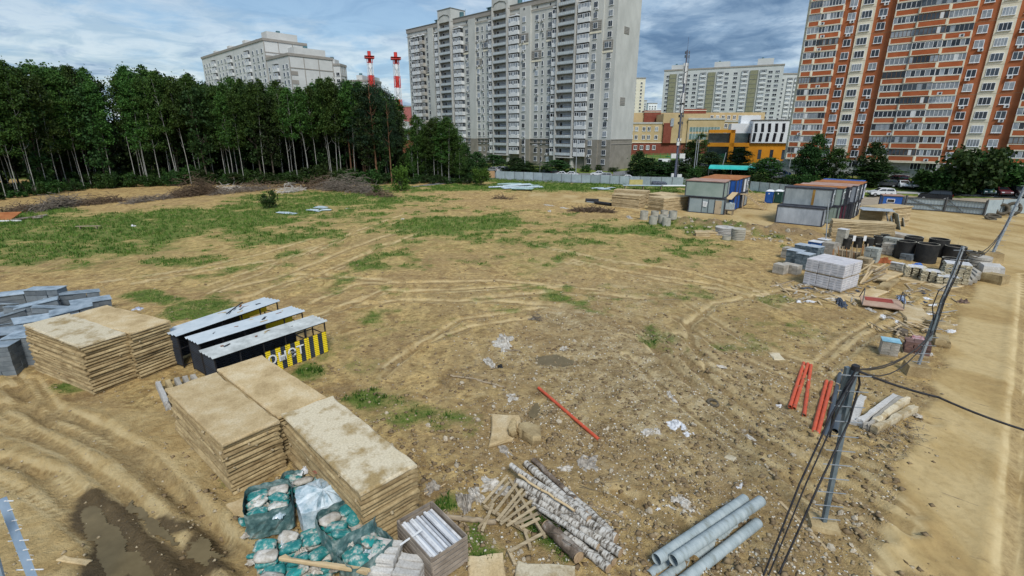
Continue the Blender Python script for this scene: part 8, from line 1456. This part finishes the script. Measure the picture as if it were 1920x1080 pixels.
for (u, v, rz_2, m, lb, h_) in ((1676, 440, .9, polem, 'dark blue-grey metal sheet leaning on the end-on slab stack, front one', 2.4), (1668, 436, .9, gblk, 'dark metal sheet leaning behind the front one', 2.6), (1684, 430, 1.2, sheet, 'light grey metal sheet leaning at the right of the slab stack', 2.2), (1690, 424, 1.3, cab_grey, 'smaller grey sheet by the block at the gate yard', 1.3)): p = GP(u, v); b = MB(); b.box((0, 0, h_ / 2), (1.9, .05, h_)); o = b.build('metal_sheet', m); o.location = p; o.rotation_euler = (-.32, 0, rz_2); tag(o, lb, 'metal sheet')
ground_slab('grey concrete block at the right end of the leaning sheets', [(1680, 445), (1676, 433), (1692, 432), (1697, 443)], grc_, .8, seed=36)
for i in range(4): p = G(1645, 387, 2.9 + i * .16); b = MB(); b.box((0, 0, 0), (3.4, 2.0, .06)); o = b.build('roofing_sheet', [gtop, sheet, cab_light, gtop][i]); o.location = (p.x, p.y, 2.6 + i * .12); o.rotation_euler = (0, 0, aB + .1 * i); tag(o, f'blue-grey roofing sheet lying on the end-on slab stack, {ORD[i]} from below', 'roofing sheet', 'roofing sheets on the slab stack')
# ---------------------------------------------------------------- things in the far grass
def wavy(label, u, v, L, W, ang, m, z=.12, tilt=0.0, group=None, n=16):
    b = MB(); V = []
    for i in range(n + 1):
        y = -W / 2 + W * i / n
        for x in (-L / 2, 0, L / 2): V.append((x, y + rnd.uniform(-.02, .02), .04 * (i % 2) + rnd.uniform(0, .06) + (.12 if x == 0 and rnd.random() < .4 else 0)))
    b.add(V, [(3 * i + q, 3 * i + q + 1, 3 * i + q + 4, 3 * i + q + 3) for i in range(n) for q in range(2)]); o = b.build('roofing_sheet', m); p = GP(u, v); o.location = (p.x, p.y, p.z + z); o.rotation_euler = (tilt, rnd.uniform(-.06, .06), ang); return tag(o, label, 'roofing sheet', group)
shf = mat('pale_roofing_sheet', (.28, .36, .41), (.48, .56, .61), 1, .4); shg = mat('green_grey_sheet', (.20, .30, .30), (.36, .46, .45), 1, .4); GF = 'roofing sheets in the far grass'
wavy('pale grey roofing sheet lying on the grass, left one, curled', 538, 401, 3.4, 1.2, -.25, shf); wavy('pale grey roofing sheet right of the curled one, lower of the overlap', 590, 396, 2.6, 1.4, -.35, shf, .1); wavy('pale roofing sheet crossing over its neighbour on the grass', 602, 392, 2.4, 1.2, -.5, sheet, .25, .1); wavy('grey roofing sheet at the right of the overlapping ones', 612, 396, 1.6, .8, .1, sheet, .15)
for i, (u, v, L, W, a_) in enumerate(((940, 352, 6, 1.8, .1), (955, 347, 6, 2, -.1), (970, 350, 7, 2, .25), (985, 348, 7, 2, -.2), (960, 354, 5, 2, .5), (980, 357, 5, 2.2, -.3), (995, 352, 6, 1.6, .2))): wavy(f'greenish-grey sheet in the heap before the fence, {ORD[i]} from the left', u, v, L, W, a_, shg if i % 2 else shf, .15 + .12 * (i % 3), .04, 'sheets in the heap before the fence')
for i, (u, v) in enumerate(((1120, 354), (1132, 356), (1142, 354))): wavy(f'white-grey sheet lying in the grass by the fence, {ORD[i]} from the left', u, v, 3, 1.5, .3 * i, shf, .15)
p = GP(1205, 356); o = thing('long_table', 'long low table of pale boards behind the far slab stacks', 'table', p, -.08); [tag(q, None) for q in []]
for i in range(3): b = MB(); b.box((0, -.7 + i * .7, 1.0), (9, .62, .06)); b.build('table_board', shf, o)
for x in (-4, 0, 4): b = MB(); b.box((x, 0, .5), (.08, 1.6, 1)); b.build('leg', timber, o)
p = GP(1222, 348); b = MB(); b.tube([(0, 0, 0), (3, 0, 0), (5, 0, 0)], [.6, .65, .3], 8); o = b.build('tarpaulin_roll', MATS['dark_tarp']); o.location = (p.x, p.y, p.z + .5); tag(o, 'black tarpaulin roll lying along the fence', 'tarpaulin'); p = GP(1192, 350); b = MB(); b.box((0, 0, .9), (3.2, .06, 1.5)); o = b.build('yellow_panel', mat('faded_yellow', (.42, .36, .12), (.52, .46, .2), 1, .7)); o.location = p; tag(o, 'faded yellow board on the fence behind the slab stacks', 'board')
P_ = G(1268, 357); b = MB(); b.box((0, 0, 1.6), (5.0, 1.6, .12)); o = b.build('white_shelf', whm); o.location = GP(1262, 362); tag(o, 'white shelf-like board between the slab stacks and the cabins', 'board')
p = G(8, 413, .3); b = MB(); b.box((0, 0, .45), (4.2, 3.0, .12), mx=Euler((.28, .0, 0)).to_matrix().to_4x4()); o = b.build('rusty_sheet_board', rust); o.location = GP(0, 412); o.rotation_euler = (0, 0, .25); tag(o, 'tilted rusty orange board with white edge at the left picture edge', 'board'); b = MB(); b.bar((0, 0, 0), (4.6, .5, 0), .12, .16); o = b.build('white_beam', whm); o.location = GP(-25, 417) + Vector((0, 0, .2)); tag(o, 'white beam under the rusty board at the left edge', 'beam', None, 'thing')
log('dark long log lying in the grass right of the rusty board', (20, 413), (88, 404), .16, .2, .2, brownlog, group=None); log('stump end of a log right of the dark one', (62, 409), (80, 407), .12, .12, .25, brownlog, group=None)
p = GP(167, 430); o = thing('bench', 'simple low bench standing in the grass at the left', 'bench', p, .12); b = MB(); b.box((0, 0, .42), (3.0, .35, .07)); b.build('seat', timber_old, o); [MB().box((x, 0, .2), (.1, .3, .4)).build('leg', timber_old, o) for x in (-1, 1)]
def brush(name, label, px0, px1, n, h, w_, seed, m, lmin=.8, lmax=2.6, r=.03):
    g = random.Random(seed); A_, B_ = GP(*px0), GP(*px1); b = MB(); O = (A_ + B_) / 2
    for i in range(n):
        t = g.random(); c = A_.lerp(B_, t); env = math.sin(math.pi * min(1, max(0, t))) ** .5; c = c + Vector((g.gauss(0, w_ * .3), g.gauss(0, w_ * .4), abs(g.gauss(0, .45)) * h * env)); a = g.uniform(0, 6.28); e = g.gauss(0, .35); L = g.uniform(lmin, lmax)
        dd = Vector((math.cos(a) * math.cos(e), math.sin(a) * math.cos(e), math.sin(e))) * L / 2; mid = c + Vector((g.uniform(-.12, .12), g.uniform(-.12, .12), g.uniform(-.05, .15))); c0 = c - dd; c0.z = max(c0.z, c.z * .2 - .05); b.tube([c0 - O, mid - O, c + dd - O], [r, r * .8, r * .3], 3, caps=False, smooth=False)
    o = b.build(name, m); o.location = O; return tag(o, kind='stuff')
brwn = mat('dry_brushwood', (.07, .045, .03), (.20, .14, .095), 3, .95, c3=(.12, .085, .055)); brgr = mat('grey_brushwood', (.10, .085, .07), (.25, .21, .17), 3, .95); brpale = mat('peeled_branches', (.40, .37, .33), (.66, .63, .58), 3, .85)
for i, (a_, c, n_, h, w_, m) in enumerate((((10, 402), (60, 392), 260, 1.2, 2.5, brwn), ((70, 396), (150, 384), 620, 2.4, 2.5, brgr), ((150, 386), (230, 377), 320, 1.3, 2.5, brwn), ((240, 382), (330, 370), 280, 1.0, 2.2, brgr), ((335, 370), (408, 362), 1000, 3.7, 3.2, brwn), ((400, 366), (500, 356), 300, 1.3, 2.5, brgr), ((430, 356), (560, 350), 420, 1.6, 3, brwn), ((570, 354), (640, 353), 620, 2.8, 3, brwn), ((610, 356), (705, 362), 1300, 3.2, 3.6, brgr), ((690, 366), (735, 370), 160, 1.2, 2, brwn), ((1077, 396), (1148, 398), 300, .7, 1.2, brwn), ((930, 372), (960, 374), 60, .5, 1, brwn))): brush('brushwood_heap', '', a_, c, n_, h, w_, 40 + i, m, .8, 2.8, .045)
for i, (a_, c, n_) in enumerate((((528, 362), (565, 358), 130), ((410, 358), (450, 356), 70))): brush('peeled_branch_heap', '', a_, c, n_, 1.6, 1.8, 80 + i, brpale, 1.2, 3.2, .05)
for i in range(170):
    t_ = rnd.random(); u = 1450 + 340 * t_; v = 548 + rnd.uniform(-18, 70) if u > 1620 else 545 + rnd.uniform(-12, 26); u += (v - 560) * .1; k_ = rnd.random(); p = GP(u, v); a = rnd.uniform(0, 3.1)
    if k_ < .5: L = rnd.uniform(.3, 1.5); b = MB(); b.bar((-L / 2 * math.cos(a), -L / 2 * math.sin(a), 0), (L / 2 * math.cos(a), L / 2 * math.sin(a), rnd.uniform(0, .1)), rnd.uniform(.05, .14), .03); o = b.build('scrap_board', (timber, timber_old, wp, grc_)[i % 4]); o.location = p + Vector((0, 0, .04)); tag(o, 'loose board scrap on the ground of the right storage strip', 'board', 'board scraps in the right storage strip')
    elif k_ < .8: s_ = rnd.uniform(.12, .32); o = link('concrete_lump', rnd.choice(STN), None, p); o.scale = (s_, s_, s_ * .8); o.rotation_euler = (rnd.random(), rnd.random(), a); tag(o, 'concrete lump on the ground of the right storage strip', 'rubble lump', 'concrete lumps in the right storage strip', 'thing')
    else: o = crumple('x', u, v, rnd.uniform(.3, .9), rnd.uniform(.2, .5), .15, (film, sackm, film_w, MATS['dark_tarp'])[i % 4], seed=300 + i); tag(o, 'scrap of plastic on the ground of the right storage strip', 'scrap', 'plastic scraps in the right storage strip')
for i in range(90):
    u = rnd.uniform(1270, 1520); v = 424 + (u - 1270) * .10 + rnd.uniform(-5, 12); p = GP(u, v); s_ = rnd.uniform(.12, .42); o = link('soil_clod', rnd.choice(STN), None, p); o.scale = (s_, s_, s_ * .7); o.rotation_euler = (rnd.random(), rnd.random(), rnd.random() * 6); tag(o, 'rough clod on the dug-up ridge before the cabins', 'clod', 'clods on the ridge before the cabins', 'thing')
brush('root_tangle', '', (1002, 600), (1012, 602), 60, .5, .5, 91, brgr, .3, .8, .012); brush('stick_litter', '', (1640, 850), (1720, 800), 90, .12, 1.2, 92, brgr, .2, .6, .012); brush('stick_litter', '', (860, 700), (960, 690), 60, .08, 2.0, 93, brgr, .2, .6, .01); brush('stick_litter', '', (1400, 820), (1500, 760), 70, .06, 1.5, 94, brgr, .2, .7, .01)
